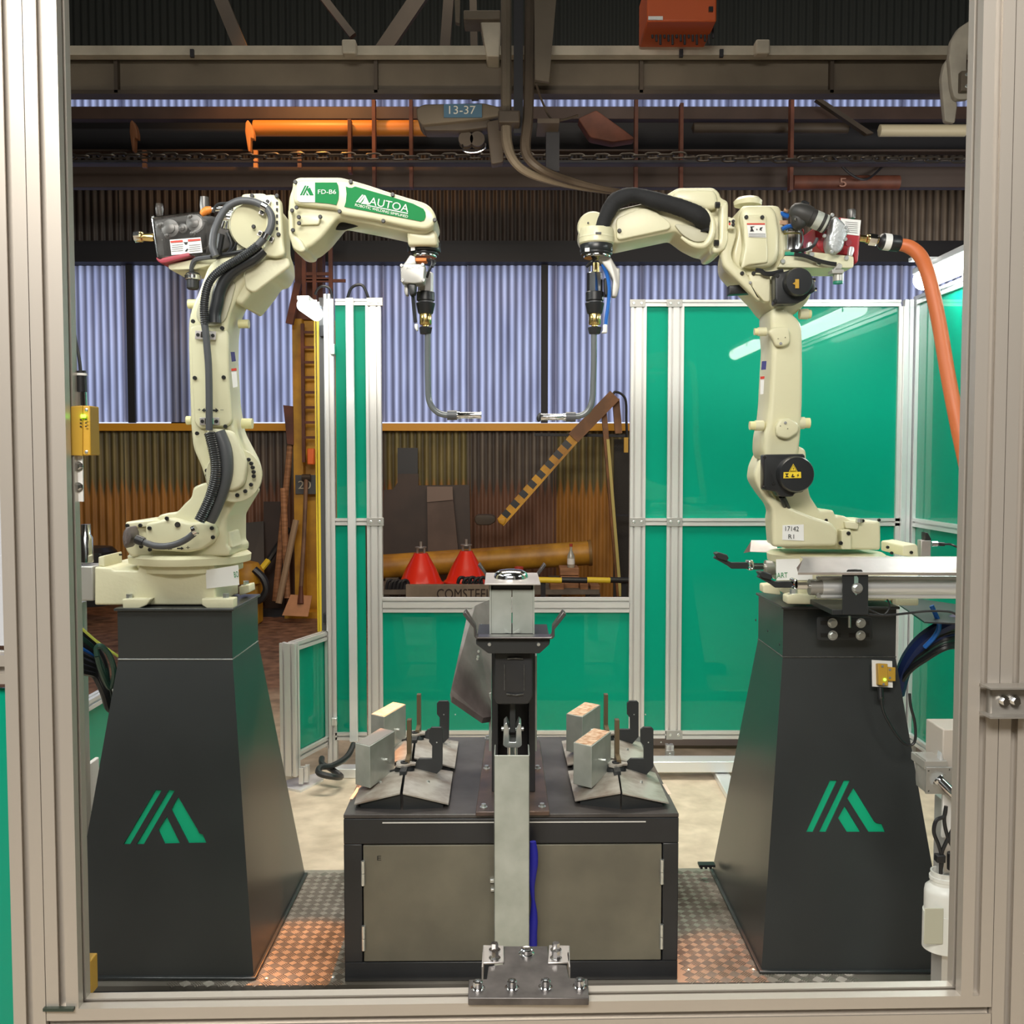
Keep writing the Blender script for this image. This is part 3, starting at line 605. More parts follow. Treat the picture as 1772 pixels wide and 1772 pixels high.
# jib arm with stripes
t = thing('jib_arm', 'sloping yellow jib arm with black stripes and a rusty upper end, above the yellow pipe', 'jib', W(1068, 1035, 9.3))
def bar2(n, a, b, Y, wpx, m, th=.07):
    return member(n, a, b, Y, Y, wpx, m, t) if th == .07 else mk(n, MB().prism([W(a[0], a[1]-wpx/2, Y), W(b[0], b[1]-wpx/2, Y), W(b[0], b[1]+wpx/2, Y), W(a[0], a[1]+wpx/2, Y)], (0, th, 0)), m, t)
JY = 9.42
p0 = Vector((866, 903)); p1 = Vector((992, 757)); p2 = Vector((1062, 686)); n = 17
for k in range(n):
    a = p0.lerp(p1, k/n); b = p0.lerp(p1, (k+1)/n); member('stripe_segment', tuple(a), tuple(b), JY, JY, 15, YELP if k % 2 == 0 else BLK, t)
member('upper_arm', (992, 758), (1064, 684), JY-.03, JY-.03, 22, mat('rusty_jib', (.28, .12, .04), .55, var=.5, scale=5), t)
member('edge_bead', (870, 909), (1000, 762), JY-.02, JY-.02, 4, YELP, t)
member('stay', (1066, 690), (1071, 750), JY+.06, JY+.06, 12, MT['rusty_jib'], t); member('stay', (1045, 710), (1049, 750), JY+.05, JY+.05, 9, MT['rusty_jib'], t)
mk('foot_hinge', MB().slab([(860, 898), (875, 895), (876, 903), (871, 910), (863, 905)], JY-.03, JY+.1, .01, corner=3), YELP, t)
mk('hook_block', MB().slab([(821, 895), (826, 891), (850, 891), (858, 894), (858, 903), (848, 909), (826, 909), (821, 902)], JY-.05, JY+.1, .01, corner=3), BROWNST, t, smooth=40)
member('mast', (1048, 745), (1072, 1032), JY, JY, 9, MT['rusty_jib'], t); member('measuring_strip', (1052, 760), (1074, 1032), JY-.04, JY-.04, 5, mat('dull_yellow', (.5, .42, .14), .6), t)
member('cross_bar', (925, 752), (1087, 754), JY+.1, JY+.1, 5, BLKST, t); member('cross_bar', (1063, 892), (1088, 892), JY+.05, JY+.05, 3, BLKST, t)
mk('signal_wire', MB().tube([W(1060, 684, JY), W(1066, 678, JY), W(1082, 690, JY), W(1084, 730, JY), W(1085, 760, JY)], .012, 6), BLK, t)
mk('yellow_tag', MB().pbox(1080, 757, 1087, 783, JY-.03, JY), YEL, t)
o = tag(mk('mesh_fence', MB().box((W(1062, 900, 9.9).x, 9.9, 0), (W(1090, 900, 9.9).x, 9.92, zp(760, 9.9))), mat('dark_mesh', (.03, .026, .022), .7, bump=1, bscale=120)), 'dark mesh panel behind the sloping jib arm mast', 'mesh')
# barrier bar
t = thing('barrier_bar', 'horizontal black and yellow barrier bar right of the steel turntable head', 'bar', W(1010, 1004, 8.6))
xs = [932, 972, 1016, 1056, 1092]
for k in range(4): mk('bar_section', MB().cyl(W(xs[k], 1003.5, 8.6), W(xs[k+1], 1004.5, 8.6), R(5.2, 8.6), n=14), YELB if k % 2 == 0 else BLK, t)
for px in (940, 1080): c = W(px, 1008, 8.6); mk('post', MB().box((c.x-.02, 8.6, 0), (c.x+.02, 8.64, c.z)), BLKST, t)
# bottle and timber blocks
t = thing('glass_bottle', 'small clear bottle with label standing on timber blocks', 'bottle', W(988, 982, 9.0))
c = W(988, 982, 9.0); mk('body', MB().lathe([(.0, 0), (.03, 0), (.033, .01), (.033, .1), (.012, .15), (.012, .185), (0, .19)], c, (0, 0, 1), 16), mat('bottle_glass', (.75, .75, .68), .08, trans=.6), t)
mk('label_band', MB().cyl(c + Vector((0, 0, .03)), c + Vector((0, 0, .08)), .0338, n=16), WHITE, t); mk('cap', MB().cyl(c + Vector((0, 0, .185)), c + Vector((0, 0, .21)), .014, n=10), mat('cap_red', (.4, .05, .03), .5), t)
for (x, y, X, Yy, Yd, lab) in ((969, 983, 1002, 996, 8.95, 'upper brown timber block under the clear bottle'), (970, 997, 1002, 1019, 8.95, 'lower brown timber block under the clear bottle'),
      (952, 1008, 976, 1021, 8.84, 'brown timber offcut in front of the stacked blocks'), (1004, 1009, 1018, 1021, 8.84, 'pale-topped timber offcut right of the turntable head'), (1022, 1013, 1038, 1021, 8.84, 'small orange-brown offcut beside the jib mast')):
    tag(mk('timber_block', MB().pbox(x, y, X, Yy, Yd, Yd+.25), WOOD, bev=.006), lab, 'block')
for (x, y, X, Yy, lab) in ((668, 1012, 700, 1032, 'dark scrap lump left of the lettered board'), (792, 1006, 838, 1018, 'crumpled dark strap in front of the right red cone')):
    b = MB(); 
    for k in range(5):
        a = x+(X-x)*k/5; b.tube([W(a, Yy-8, Y2+.05), W(a+4, y-6+2*(k % 2), Y2+.05), W(a+12, y-5, Y2+.07), W(a+14, Yy-8, Y2+.05)], .016, 6)
    tag(mk('scrap_strap', b, BLKST), lab, 'scrap')
spot('amber_lamp', (-1.75, 7.9, 5.1), (-1.75, 8.7, 4.35), 75, (1, .42, .08), 100, .6, .08)
spot('orange_patch_spot', (-.1, 6.4, 5.0), W(505, 1620, 2.85), 2600, (1, .30, .03), 5.5, .3, .02)  # added spot standing in for an orange reflection on the left deck
spot('orange_patch_spot', (.6, 6.4, 5.0), W(1262, 1640, 2.85), 900, (1, .28, .08), 4, .4, .02)  # weaker added spot for the reddish patch on the right deck
# ================================================================ CELL ENCLOSURE
YW = 4.9
def X(px, Y=YW): return (px-886)/F*Y       # good enough near the horizon
def zz(py, Y): return W(886, py, Y).z
def vpost(par, xa, xb, ya, yb, Y=YW, m=ALU, dep=.04, n=None, name='post'):
    x0 = W(xa, (ya+yb)/2, Y).x; x1 = W(xb, (ya+yb)/2, Y).x; z1 = zz(ya, Y); z0 = 0 if yb is None else zz(yb, Y)
    w = x1-x0; n = n if n is not None else max(1, round(w/.038))
    return profile(name, ((x0+x1)/2, Y+dep/2, z0), ((x0+x1)/2, Y+dep/2, z1), w, dep, n, 1, par, m, u=(1, 0, 0))
def hrail(par, xa, xb, ya, yb, Y=YW, m=ALU, dep=.04, n=None, name='rail'):
    x0 = W(xa, ya, Y).x; x1 = W(xb, ya, Y).x; z1 = zz(ya, Y); z0 = zz(yb, Y); h = z1-z0; n = n if n is not None else max(1, round(h/.038))
    return profile(name, (x0, Y+dep/2, (z0+z1)/2), (x1, Y+dep/2, (z0+z1)/2), h, dep, n, 1, par, m, u=(0, 0, 1))
def pane(par, xa, xb, ya, yb, Y=YW, name='green_pane'):
    return mk(name, MB().pbox(xa, ya, xb, yb, Y+.016, Y+.022), GREEN, par)
def jplate(par, xa, xb, ya, yb, Y=YW, nb=2):
    o = mk('joint_plate', MB().pbox(xa, ya, xb, yb, Y-.005, Y), mat('joint_plate_grey', (.40, .39, .37), .4, .5), par, bev=.001)
    for k in range(nb):
        bolt('bolt', o, xa+(xb-xa)*(k+.5)/nb, (ya+yb)/2, Y-.005, 2.6, ZINC, .004, 10)
# --- left rear screen
t = thing('guard_screen', 'tall narrow green guard screen left of the opening, with a flat bar down its middle', 'screen', (X(620), YW, 0))
vpost(t, 566, 580, 517, 1322); vpost(t, 635, 661, 528, 1337); hrail(t, 580, 661, 517, 528)
hrail(t, 580, 635, 897, 909); hrail(t, 580, 635, 1268, 1281)
for (a, b) in ((580, 635),): pane(t, a, b, 528, 897); pane(t, a, b, 909, 1268)
jplate(t, 634, 662, 515, 529); jplate(t, 634, 664, 896, 910)
vp = mk('flat_bar', MB().prism([W(597.5, 515, YW-.03), W(611, 515, YW-.03), W(619, 1284, YW-.03), W(605, 1284, YW-.03)], (0, .028, 0)), ALUB, t, bev=.002)
mk('foot_bar', MB().pbox(572, 1331, 636, 1347, 4.75, 4.83), ALUB, t, bev=.003)
mk('hinge', MB().pbox(571, 595, 579, 613, YW-.03, YW), ZINC, t, bev=.002); mk('hinge', MB().pbox(573, 1243, 583, 1256, YW-.03, YW), ZINC, t, bev=.002)
for a, b, c in ((598, 627, 634), (653, 700, 706)): pass
tag(mk('power_cable', MB().tube([W(601, 517, YW+.03), W(607, 500, YW+.03), W(618, 493, YW+.03), W(629, 496, YW+.03), W(638, 517, YW+.03)], .007, 8), BLK), 'black cable arching over the top of the narrow left screen', 'cable')
tag(mk('power_cable', MB().tube([W(545, 510, YW), W(550, 500, YW), W(560, 495, YW), W(571, 500, YW), W(575, 515, YW)], .006, 8), BLK), 'thin black cable arching from the small left lamp', 'cable')
tag(mk('floor_cable', MB().tube([W(612, 1288, 4.8), W(600, 1310, 4.7), W(575, 1325, 4.6), W(555, 1328, 4.55), W(552, 1338, 4.5), W(575, 1344, 4.5), W(590, 1344, 4.6), W(575, 1332, 4.62), W(558, 1322, 4.65), W(557, 1312, 4.7)], .014, 8), BLK), 'thick black cable looped on the floor at the foot of the left screen', 'cable')
# --- low centre screen with opening above
t = thing('low_guard_screen', 'low wide green guard screen under the opening to the workshop', 'screen', (X(876), YW, 0))
hrail(t, 661, 1090, 1035, 1060, n=2); hrail(t, 661, 1090, 1265, 1279); pane(t, 661, 1090, 1060, 1265)
# --- right rear screen
t = thing('guard_screen', 'wide glossy green guard screen behind the right robot reflecting the tube lamps', 'screen', (X(1320), YW, 0))
vpost(t, 1090, 1116.5, 530, 1337); vpost(t, 1154, 1181, 530, 1278); vpost(t, 1153, 1166, 1290, 1318, n=1)
hrail(t, 1116, 1560, 518.5, 530); hrail(t, 1116, 1154, 897, 909); hrail(t, 1181, 1560, 897, 910); hrail(t, 1116, 1154, 1265, 1278); hrail(t, 1181, 1570, 1265, 1279)
for (a, b) in ((1116, 1154), (1181, 1556)): pane(t, a, b, 530, 897); pane(t, a, b, 909, 1265)
for a, b in ((1090, 1117), (1154, 1181)):
    jplate(t, a, b, 518, 531); jplate(t, a, b, 896, 911)
jplate(t, 1153, 1181, 1264, 1280); jplate(t, 1152, 1167, 1299, 1312, nb=1)
mk('foot_rail', MB().pbox(1100, 1318, 1290, 1337, 4.72, 4.82), ALUB, t, bev=.004)
vpost(t, 1559, 1574, 518, 1300, Y=YW-.02, m=ALUB); vpost(t, 1549, 1557, 530, 1278, n=0)
tag(mk('floor_strut', MB().prism([Wz(1228, 1322, .03), Wz(1246, 1316, .03), Wz(1288, 1374, .03), Wz(1258, 1374, .03)], (0, 0, -.03)), ALUB, bev=.003), 'aluminium strut lying on the floor beside the right pedestal', 'strut')
tag(mk('wall_skirting', MB().pbox(1090, 1290, 1300, 1318, 5.25, 5.4), mat('skirting_grey', (.20, .16, .12), .5)), 'grey-brown bar on the floor behind the right guard screen', 'bar')
# --- right return
XR = 1.905
t = thing('side_guard_screen', 'green side guard screen running forward at the right edge', 'screen', (XR, 3.3, 0))
pp = lambda y, z: (XR+.02, y, z)
profile('post', pp(4.885, 0), pp(4.885, 2.27), .04, .04, 1, 1, t, ALUB); profile('post', pp(2.4, 0), pp(2.4, 2.27), .04, .04, 1, 1, t, ALUB)
zm = zz(903, YW); zb = zz(1272, YW)
for z in (2.25, zm, zb): profile('rail', (XR+.02, 2.42, z), (XR+.02, 4.865, z), .04, .04, 1, 1, t, ALUB)
for z0, z1 in ((zb+.02, zm-.02), (zm+.02, 2.23)): mk('green_pane', MB().box((XR+.016, 2.42, z0), (XR+.022, 4.865, z1)), GREEN, t)
# --- left low angled screen with light curtain
t = thing('low_guard_screen', 'small low green gate panel angled beside the left screen, on a floor plate', 'screen', W(530, 1345, 4.75))
A = W(505, 1340, 4.62); A.z = 0; B = W(569, 1310, 4.95); B.z = 0; d = (B-A).normalized()
zt = .668; zb_ = .115; n_ = Vector((-d.y, d.x, 0))
def gp(s, z): return A + d*s + Vector((0, 0, z))
Lg = (B-A).length
profile('post', gp(-.01, .06), gp(-.01, zt), .04, .08, 1, 2, t, ALU, u=d); profile('post', gp(Lg-.02, .1), gp(Lg-.02, zt), .04, .04, 1, 1, t, ALU, u=d)
profile('rail', gp(.01, zt-.02), gp(Lg, zt-.02), .04, .04, 1, 1, t, ALU); profile('rail', gp(.01, zb_+.02), gp(Lg, zb_+.02), .04, .04, 1, 1, t, ALU)
mk('green_pane', MB().prism([gp(.02, zb_+.04), gp(Lg-.03, zb_+.04), gp(Lg-.03, zt-.04), gp(.02, zt-.04)], n_*.005), GREEN, t)
mk('foot_plate', MB().prism([Wz(492, 1362, .01), Wz(520, 1368, .01), Wz(560, 1348, .01), Wz(548, 1338, .01), Wz(496, 1350, .01)], (0, 0, -.01)), ALUB, t)
vpost(t, 517, 524, 1330, 1357, Y=4.6, n=0, name='foot_post'); vpost(t, 526, 533, 1327, 1354, Y=4.62, n=0, name='foot_post')
# light curtain
t = thing('light_curtain', 'tall slim yellow light curtain in a dark housing on the left aluminium post', 'sensor', (X(556), 5.0, .5))
mk('yellow_strip', MB().prism([W(547.5, 535, 5.0), W(551.5, 535, 5.0), W(557, 1095, 5.0), W(553, 1095, 5.0)], (0, .03, 0)), YELB, t)
mk('yellow_strip', MB().prism([W(543, 545, 5.06), W(545.5, 545, 5.06), W(552, 1093, 5.06), W(549.5, 1093, 5.06)], (0, .02, 0)), YELB, t)
mk('housing', MB().prism([W(551.5, 515, 5.0), W(560, 515, 5.0), W(567, 1097, 5.0), W(557, 1097, 5.0)], (0, .05, 0)), mat('curtain_grey', (.09, .09, .09), .4), t)
mk('clamp', MB().pbox(553, 562, 562, 582, 4.97, 5.0), BLK, t, bev=.002); mk('clamp', MB().pbox(559, 1062, 567, 1078, 4.97, 5.0), BLK, t, bev=.002)
t = thing('corner_post', 'bright slotted aluminium post between the yellow light curtain and the left screen', 'post', (X(570), 4.95, 0))
for a, b, c, e in ((559, 565, 567, 573), (566, 571, 574, 580)):
    P = [W(a, 508, 4.93), W(b, 508, 4.93), W(e, 1325, 4.93), W(c, 1325, 4.93)]; mk('profile_bar', MB().prism(P, (0, .05, 0)), ALUB, t, bev=.003)
# lamps
def batten(name, label, x, y0, y1, z, r=.05, es=None):
    t = thing(name, label, 'lamp', (x, (y0+y1)/2, z+.05))
    mk('diffuser', MB().tube([(x, y0, z), (x, y0+.03, z), (x, y1-.03, z), (x, y1, z)], [r*.5, r, r, r*.5], 16, sub=1), LAMPT if r < .04 else (LAMPS if x < 0 else LAMP), t)
    mk('tray', MB().box((x-r*.9, y0+.01, z+r*.6), (x+r*.9, y1-.01, z+r*1.25)), ALUB, t, bev=.004)
    for y in (y0+.15, y1-.15): mk('clip', MB().box((x-r*1.12, y-.01, z-r*.1), (x+r*1.12, y+.01, z+r*1.3)), CHROME, t)
    return t
batten('tube_lamp', 'bright tube lamp at the right, above the side guard screen', 1.79, 3.27, 4.54, 2.28, r=.043)
batten('tube_lamp', 'nearer tube lamp at upper right, seen only mirrored in the green screen', 1.74, 1.75, 2.55, 2.32, r=.043)
batten('tube_lamp', 'bright tube lamp added outside the picture at upper left to light the left robot', -1.62, 2.0, 3.25, 2.36)  # unseen lamp, put in for light on the left side
batten('tube_lamp', 'small bright lamp at the top of the yellow light curtain', -.945, 4.66, 5.02, 2.20, r=.032)
tag(mk('lamp_bracket', MB().box((1.70, 3.2, 2.345), (1.95, 3.24, 2.36)).box((1.70, 4.4, 2.345), (1.95, 4.44, 2.36)).box((1.93, 3.2, 2.27), (1.95, 4.44, 2.36)), ALUB), 'thin arm holding the bright right tube lamp to the side screen', 'bracket')

# ================================================================ BASE FRAME
t = thing('base_frame', 'low black steel base frame with a chequer-plate deck under the pedestals', 'platform', (0, 3.0, 0))
mk('front_tube', MB().box((-1.5, 2.6, .0), (1.5, 2.735, .062)), BLKM, t, bev=.022)
mk('rear_tube', MB().box((-1.5, 3.46, .0), (1.5, 3.52, .05)), BLKM, t, bev=.01)
def chk(nt, N, L, P):
    tc = N.new('ShaderNodeTexCoord'); P.inputs['Metallic'].default_value = .5; P.inputs['Roughness'].default_value = .36
    n = N.new('ShaderNodeTexNoise'); n.inputs['Scale'].default_value = 3; L.new(tc.outputs['Object'], n.inputs['Vector'])
    r = N.new('ShaderNodeValToRGB'); r.color_ramp.elements[0].color = (.17, .15, .12, 1); r.color_ramp.elements[1].color = (.42, .38, .33, 1); r.color_ramp.elements[0].position = .35; r.color_ramp.elements[1].position = .65
    L.new(n.outputs[0], r.inputs[0]); L.new(r.outputs[0], P.inputs['Base Color'])
node_mix_mat('chequer_plate', chk)
for sx, (xa, xb) in enumerate(((-1.26, .0), (.0, 1.24))):
    dk = mk('deck_plate', MB().box((xa, 2.735, .05), (xb, 3.52, .066)), MT['chequer_plate'], t, label='chequer plate deck with raised bars')
    g = MB(); nx = 0                              # the raised bars of the chequer pattern
    y = 2.745; row_ = 0
    while y < 3.51:
        x = xa + .01; col_ = 0
        while x < xb-.01:
            if abs(x) < .47 or abs(x) > .96: x += .032; col_ += 1; continue
            s = 1 if (row_+col_) % 2 else -1; a = R_(45*s)
            for k in (-2, -1, 0, 1, 2):
                c = Vector((x + .0058*k*-math.sin(a), y + .0058*k*math.cos(a), .066)); dx = Vector((math.cos(a), math.sin(a), 0))*.0135; dy = Vector((-math.sin(a), math.cos(a), 0))*.0016
                g.add([c-dx-dy, c+dx-dy, c+dx+dy, c-dx+dy, c-dx*.8+Vector((0, 0, .0022)), c+dx*.8+Vector((0, 0, .0022))], [(0, 1, 5, 4), (2, 3, 4, 5), (1, 2, 5), (3, 0, 4)])
            x += .032; col_ += 1
        y += .032; row_ += 1
    mk('tread_bars', g, MT['chequer_plate'], dk, kind='stuff', smooth=0)
for px, py in ((460, 1691), (575, 1690), (1191, 1681), (1304, 1681)):
    c = Wz(px, py, .066); mk('rivet', MB().lathe([(.007, 0), (.006, .003), (0, .005)], c, (0, 0, 1), 10), ZINC, t)

t.rotation_euler.z = .0125
# ================================================================ PEDESTALS
def pedestal(sx, label):
    cx = -.978 if sx < 0 else .962; t = thing('robot_pedestal', label, 'pedestal', (cx, 3.1, .066), 'pedestals under the robots')
    zt_, zk, zb_ = 1.062, .92, .076
    def rect(hx, y0, y1, z): return [Vector((cx-hx, y0, z)), Vector((cx+hx, y0, z)), Vector((cx+hx, y1, z)), Vector((cx-hx, y1, z))]
    T = rect(.166, 2.95, 3.25, zt_); K = rect(.166, 2.95, 3.25, zk); Bm = rect(.264, 2.76, 3.46, zb_)
    b = MB(); b.add(T+K, [(0, 1, 5, 4), (1, 2, 6, 5), (2, 3, 7, 6), (3, 0, 4, 7), (0, 3, 2, 1)])
    # sloping sides; the front one has the emblem cut through it
    b.add(K+Bm, [(1, 2, 6, 5), (2, 3, 7, 6), (3, 0, 4, 7)])
    s = 2.953
    E = [[(795,575),(826,577),(665,853),(630,853)], [(862,576),(893,578),(735,853),(697,853)],
         [(910,610),(1008,775),(1018,797),(1036,803),(1055,846),(964,847),(875,675)], [(852,711),(920,848),(842,850),(808,780)]]
    if sx > 0: E = [[(800,547),(838,547),(713,814),(677,814)], [(872,547),(905,547),(780,814),(744,814)],
         [(922,585),(1030,760),(1042,768),(1068,772),(1086,814),(1000,814),(890,640)], [(876,680),(958,814),(888,814),(842,742)]]
    ox = 0 if sx < 0 else 1172
    n = (K[1]-K[0]).cross(Bm[0]-K[0]).normalized(); n = n if n.y < 0 else -n
    loops = [[Wp(ox+x/s, 1172+y/s, K[0], n) for x, y in q] for q in E]
    outer = [K[0], K[1], Bm[1], Bm[0]]
    allv = outer + [v for l in loops for v in l]
    tri = tessellate_polygon([outer] + loops)
    b.add(allv, [tuple(f) for f in tri])
    for l in loops:                               # cut edges
        m_ = len(l); b.add(l + [v - n*.006 for v in l], [(i, (i+1) % m_, (i+1) % m_+m_, i+m_) for i in range(m_)])
    mk('body', b, PED, t, smooth=0)
    for l in loops:
        c = sum(l, Vector())/len(l)
        mk('emblem_panel', MB().add([c + (v-c)*1.06 - n*.0058 for v in l], [tuple(range(len(l)))]), GREENL, t, smooth=0, label='green panel behind the cut-out emblem')
    mk('top_plate', MB().box((cx-.173, 2.94, zt_), (cx+.173, 3.26, 1.07)), PED, t, bev=.002)
    mk('base_flange', MB().box((cx-.273, 2.748, .066), (cx+.273, 3.47, .076)), PED, t, bev=.003)
    w = [K[0], K[1], K[2], K[3], K[0]]
    mk('weld_seam', MB().tube([p + Vector((0, -.001, 0)) for p in w], .0022, 6, sub=1), WELD if sx > 0 else mat('weld_bead_bright', (.3, .31, .3), .4, .5, bump=.8, bscale=150), t)
    return t
pedestal(-1, 'dark grey tapered steel pedestal with green emblem under the left robot')
t = pedestal(1, 'dark grey tapered steel pedestal with green emblem under the right robot')
t.location.y += .036
for px, py in ((1313, 1076), (1334, 1095), (1355, 1119)):
    c = Wp(px, py, Vector((.789, 3, 1)), Vector((-1, 0, 0))); mk('hole_plug', MB().cyl(c, c-Vector((.002, 0, 0)), .004, n=8), BLK, t)

# ================================================================ CENTRE TABLE
YT = 2.75; xl = -.4595; xr = .4565; ztab = .533
t = thing('fixture_table', 'black steel cabinet table with two galvanised doors between the pedestals', 'table', (0, 2.75, .066))
ov = (W(627, 1460, YT), W(1146, 1664, YT)); ox0, ox1, oz1, oz0 = ov[0].x, ov[1].x, ov[0].z, ov[1].z
b = MB(); zbt = .066
b.box((xl, YT, oz1), (xr, YT+.05, ztab-.012)); b.box((xl, YT, zbt), (xr, YT+.05, oz0)); b.box((xl, YT, oz0), (ox0, YT+.05, oz1)); b.box((ox1, YT, oz0), (xr, YT+.05, oz1))
b.box((xl, YT+.05, zbt), (xl+.02, 3.53, ztab-.012)); b.box((xr-.02, YT+.05, zbt), (xr, 3.53, ztab-.012)); b.box((xl, 3.51, zbt), (xr, 3.53, ztab-.012)); b.box((ox0, YT+.045, oz0), (ox1, YT+.05, oz1))
mk('cabinet_frame', b, TBL, t, bev=.003)
mk('top_plate', MB().box((xl, YT, ztab-.011), (xr, 3.53, ztab)), TBLT, t, bev=.002)
mk('trim_line', MB().pbox(662, 1422, 1118, 1424, YT-.001, YT+.001), ALUB, t)
gx0 = W(858, 0, YT).x; gx1 = W(916, 0, YT).x
for side in (0, 1):
    xa, xb = ((ox0+.003, W(884, 0, YT).x) if side == 0 else (W(890, 0, YT).x, ox1-.003))
    dr = mk('door', MB().box((xa, YT-.001, oz0+.003), (xb, YT+.012, oz1-.003)), GALVD, t, bev=.0015)
    hx = xa if side == 0 else xb
    for py in (1508, 1620):
        c = W(886, py, YT); 
        mk('hinge', MB().cyl((hx, YT-.007, c.z), (hx, YT-.007, c.z+.034), .0055, n=12).cyl((hx, YT-.007, c.z-.034), (hx, YT-.007, c.z-.001), .0055, n=12), ZINC, dr)
text('lettering', 'E', 653, 1488, 660, 1488, 8, YT-.002, INK, t)
mk('latch', MB().pbox(848, 1522, 857, 1528, YT-.012, YT).pbox(849, 1538, 857, 1543, YT-.012, YT), ZINC, t, bev=.001)
for px, py, qx, qy in ((606, 1382, 620, 1362), (1148, 1358, 1158, 1376)):
    a = Wz(px, py, ztab+.001); c = Wz(qx, qy, ztab+.001); e = Vector((.01, 0, 0))
    mk('paper_strip', MB().prism([a, a+e, c+e, c], (0, 0, .0006)), mat('cream_strip', (.75, .62, .5), .6), t)
t.rotation_euler.z = .012
# blue sleeve hanging beside the galvanised post
P = [W(922+1.5*math.sin(k*1.3), 1456+k*20, 2.70) for k in range(10)]
tag(mk('blue_sleeve', MB().tube(P, [.008, .012, .013, .011, .007, .005, .009, .013, .014, .014], 10), BLUEC), 'crumpled deep blue sleeve hanging between the galvanised post and the right cabinet door', 'sleeve')

# ================================================================ CLAMPING FIXTURES
ZB = .687
def fixture(pts, plates, hook, side, pin, label, cutm):
    f, l, r_ = [Wz(*p, ZB) for p in pts]; e1 = l-f; e2 = r_-f; h = Vector((0, 0, -(ZB-.566)))
    t = thing('clamping_fixture', label, 'fixture', (f.x+.05, f.y+.05, ztab), 'clamping fixtures on the table')
    nb = MB().prism([f, l, l+e2, r_], h); bl = mk('counter_block', nb, GALV, t, bev=.0015)
    k = MB().prism([f+e1*.06+e2*.02, l-e1*.06+e2*.02, l-e1*.06+e2*.98, r_+e1*.06-e2*.02], (0, 0, .001)); mk('cut_end', k, cutm, bl, smooth=0, label='worn cut top face')
    c = f + e2*.6 + Vector((0, 0, -.067)); nn = Vector((e2.y, -e2.x, 0)).normalized(); mk('screw', MB().cyl(c, c+nn*.008, .004, n=8), ZINC, bl)
    for q in plates:
        V = [Wz(x, y, z) for x, y, z in q]; mk('angled_plate', MB().prism(V, (0, 0, -.004)), FPL, t, smooth=0)
        m_ = sum(V, Vector())/len(V); mk('stud', MB().lathe([(.005, 0), (.004, .005), (0, .006)], m_, (0, 0, 1), 8), ZINC, t)
        inner = [v for v, p in zip(V, q) if p[2] > .57]
    # ribs that carry the plates
    V = [Wz(x, y, z) for x, y, z in plates[0]]; mid = V[1]; mid2 = V[2]
    for V in ([Wz(*p) for p in plates[0]], [Wz(*p) for p in plates[1]]):
        for k in (0, 1):
            a, b_ = (V[0], V[1]) if k == 0 else (V[3], V[2])
            off = Vector((0, .012 if k == 0 else -.012, 0)); a = a+off; b_ = b_+off; a = a.lerp(b_, .12)
            mk('support_rib', MB().prism([Vector((a.x, a.y, ztab)), Vector((b_.x, b_.y, ztab)), b_-Vector((0, 0, .005)), a-Vector((0, 0, .005))], (0, .004, 0)), DPLT, t)
    Yh = 3.02
    mk('hook_arm', MB().prism([W(x, y, Yh) for x, y in hook], (0, .010, 0)), DPLT, t, bev=.001, smooth=0)
    for x, y in ((hook[-2][0]+8, hook[-2][1]-6), (hook[-2][0]+30, hook[-2][1]-6)): bolt('screw', t, x, y, Yh, 1.3, ZINC, .003, 8)
    px, py = pin; c = W(px, py, 3.0)
    mk('pivot_column', MB().cyl(Vector((c.x, c.y, ztab)), c, .018, n=16), DPLT, t)
    mk('hub', MB().lathe([(.026, -.055), (.030, -.05), (.030, -.012), (.022, -.002)], c, (0, 0, 1), 20), DPLT, t)
    mk('link_plate', MB().prism([c+Vector((-.045, -.004, -.055)), c+Vector((.0, -.004, -.055)), c+Vector((.0, -.004, -.008)), c+Vector((-.045, -.004, -.018))], (0, .008, 0)), DPLT, t, smooth=0)
    star = []
    for k in range(24):
        a = 2*math.pi*k/24; rr = .034 if k % 8 in (0, 1, 7) else .025; star.append(c + Vector((math.cos(a)*rr, math.sin(a)*rr, 0)))
    st = mk('pivot_disc', MB().prism(star, (0, 0, .005)), FPL, t, smooth=0); mk('pivot_nut', MB().lathe([(.012, .005), (.012, .009), (.006, .009), (.006, .005)], c, (0, 0, 1), 18), DPLT, st)
    # leg plate standing towards the camera
    q = c + Vector((-.002*side, -.035, 0)); mk('clamp_leg', MB().box((q.x-.010, q.y-.03, q.z-.075), (q.x+.010, q.y+.025, q.z+.0)), DPLT, t, bev=.001)
    for dz in (-.03, -.045):
        mk('screw', MB().cyl(q + Vector((.010, -.02, dz)), q + Vector((.015, -.02, dz)), .003, n=8), ZINC, t)
    # second hook, seen edge on, reaching back
    a = c + Vector((.002, .045, -.01))
    mk('hook_blade', MB().prism([a+Vector((0, -.05, 0)), a+Vector((0, .03, 0)), a+Vector((0, .03, .13)), a+Vector((0, .005, .13)), a+Vector((0, .002, .03)), a+Vector((0, -.05, .025))], (.013, 0, 0)), mat('worn_brass_steel', (.16, .12, .07), .4, .5), t, smooth=0)
    return t
hkL = crop([(900,435),(925,405),(1025,405),(1042,430),(1036,825),(955,905),(700,912),(660,830),(740,790),(800,725),(930,725),(932,595),(900,555)], 590, 1190, 5.907)
fl = fixture([(640,1291.6),(614.5,1285.6),(683,1265)], [[(613,1391,.548),(692,1372,.584),(700,1322,.584),(628,1338,.548)], [(776,1390.5,.548),(697,1372,.584),(704,1322,.584),(784,1335,.548)]], hkL, -1, (700, 1323),
   'galvanised block and hooked clamp at the front left of the table', mat('scuffed_grey_end', (.36, .33, .31), .4, .5))
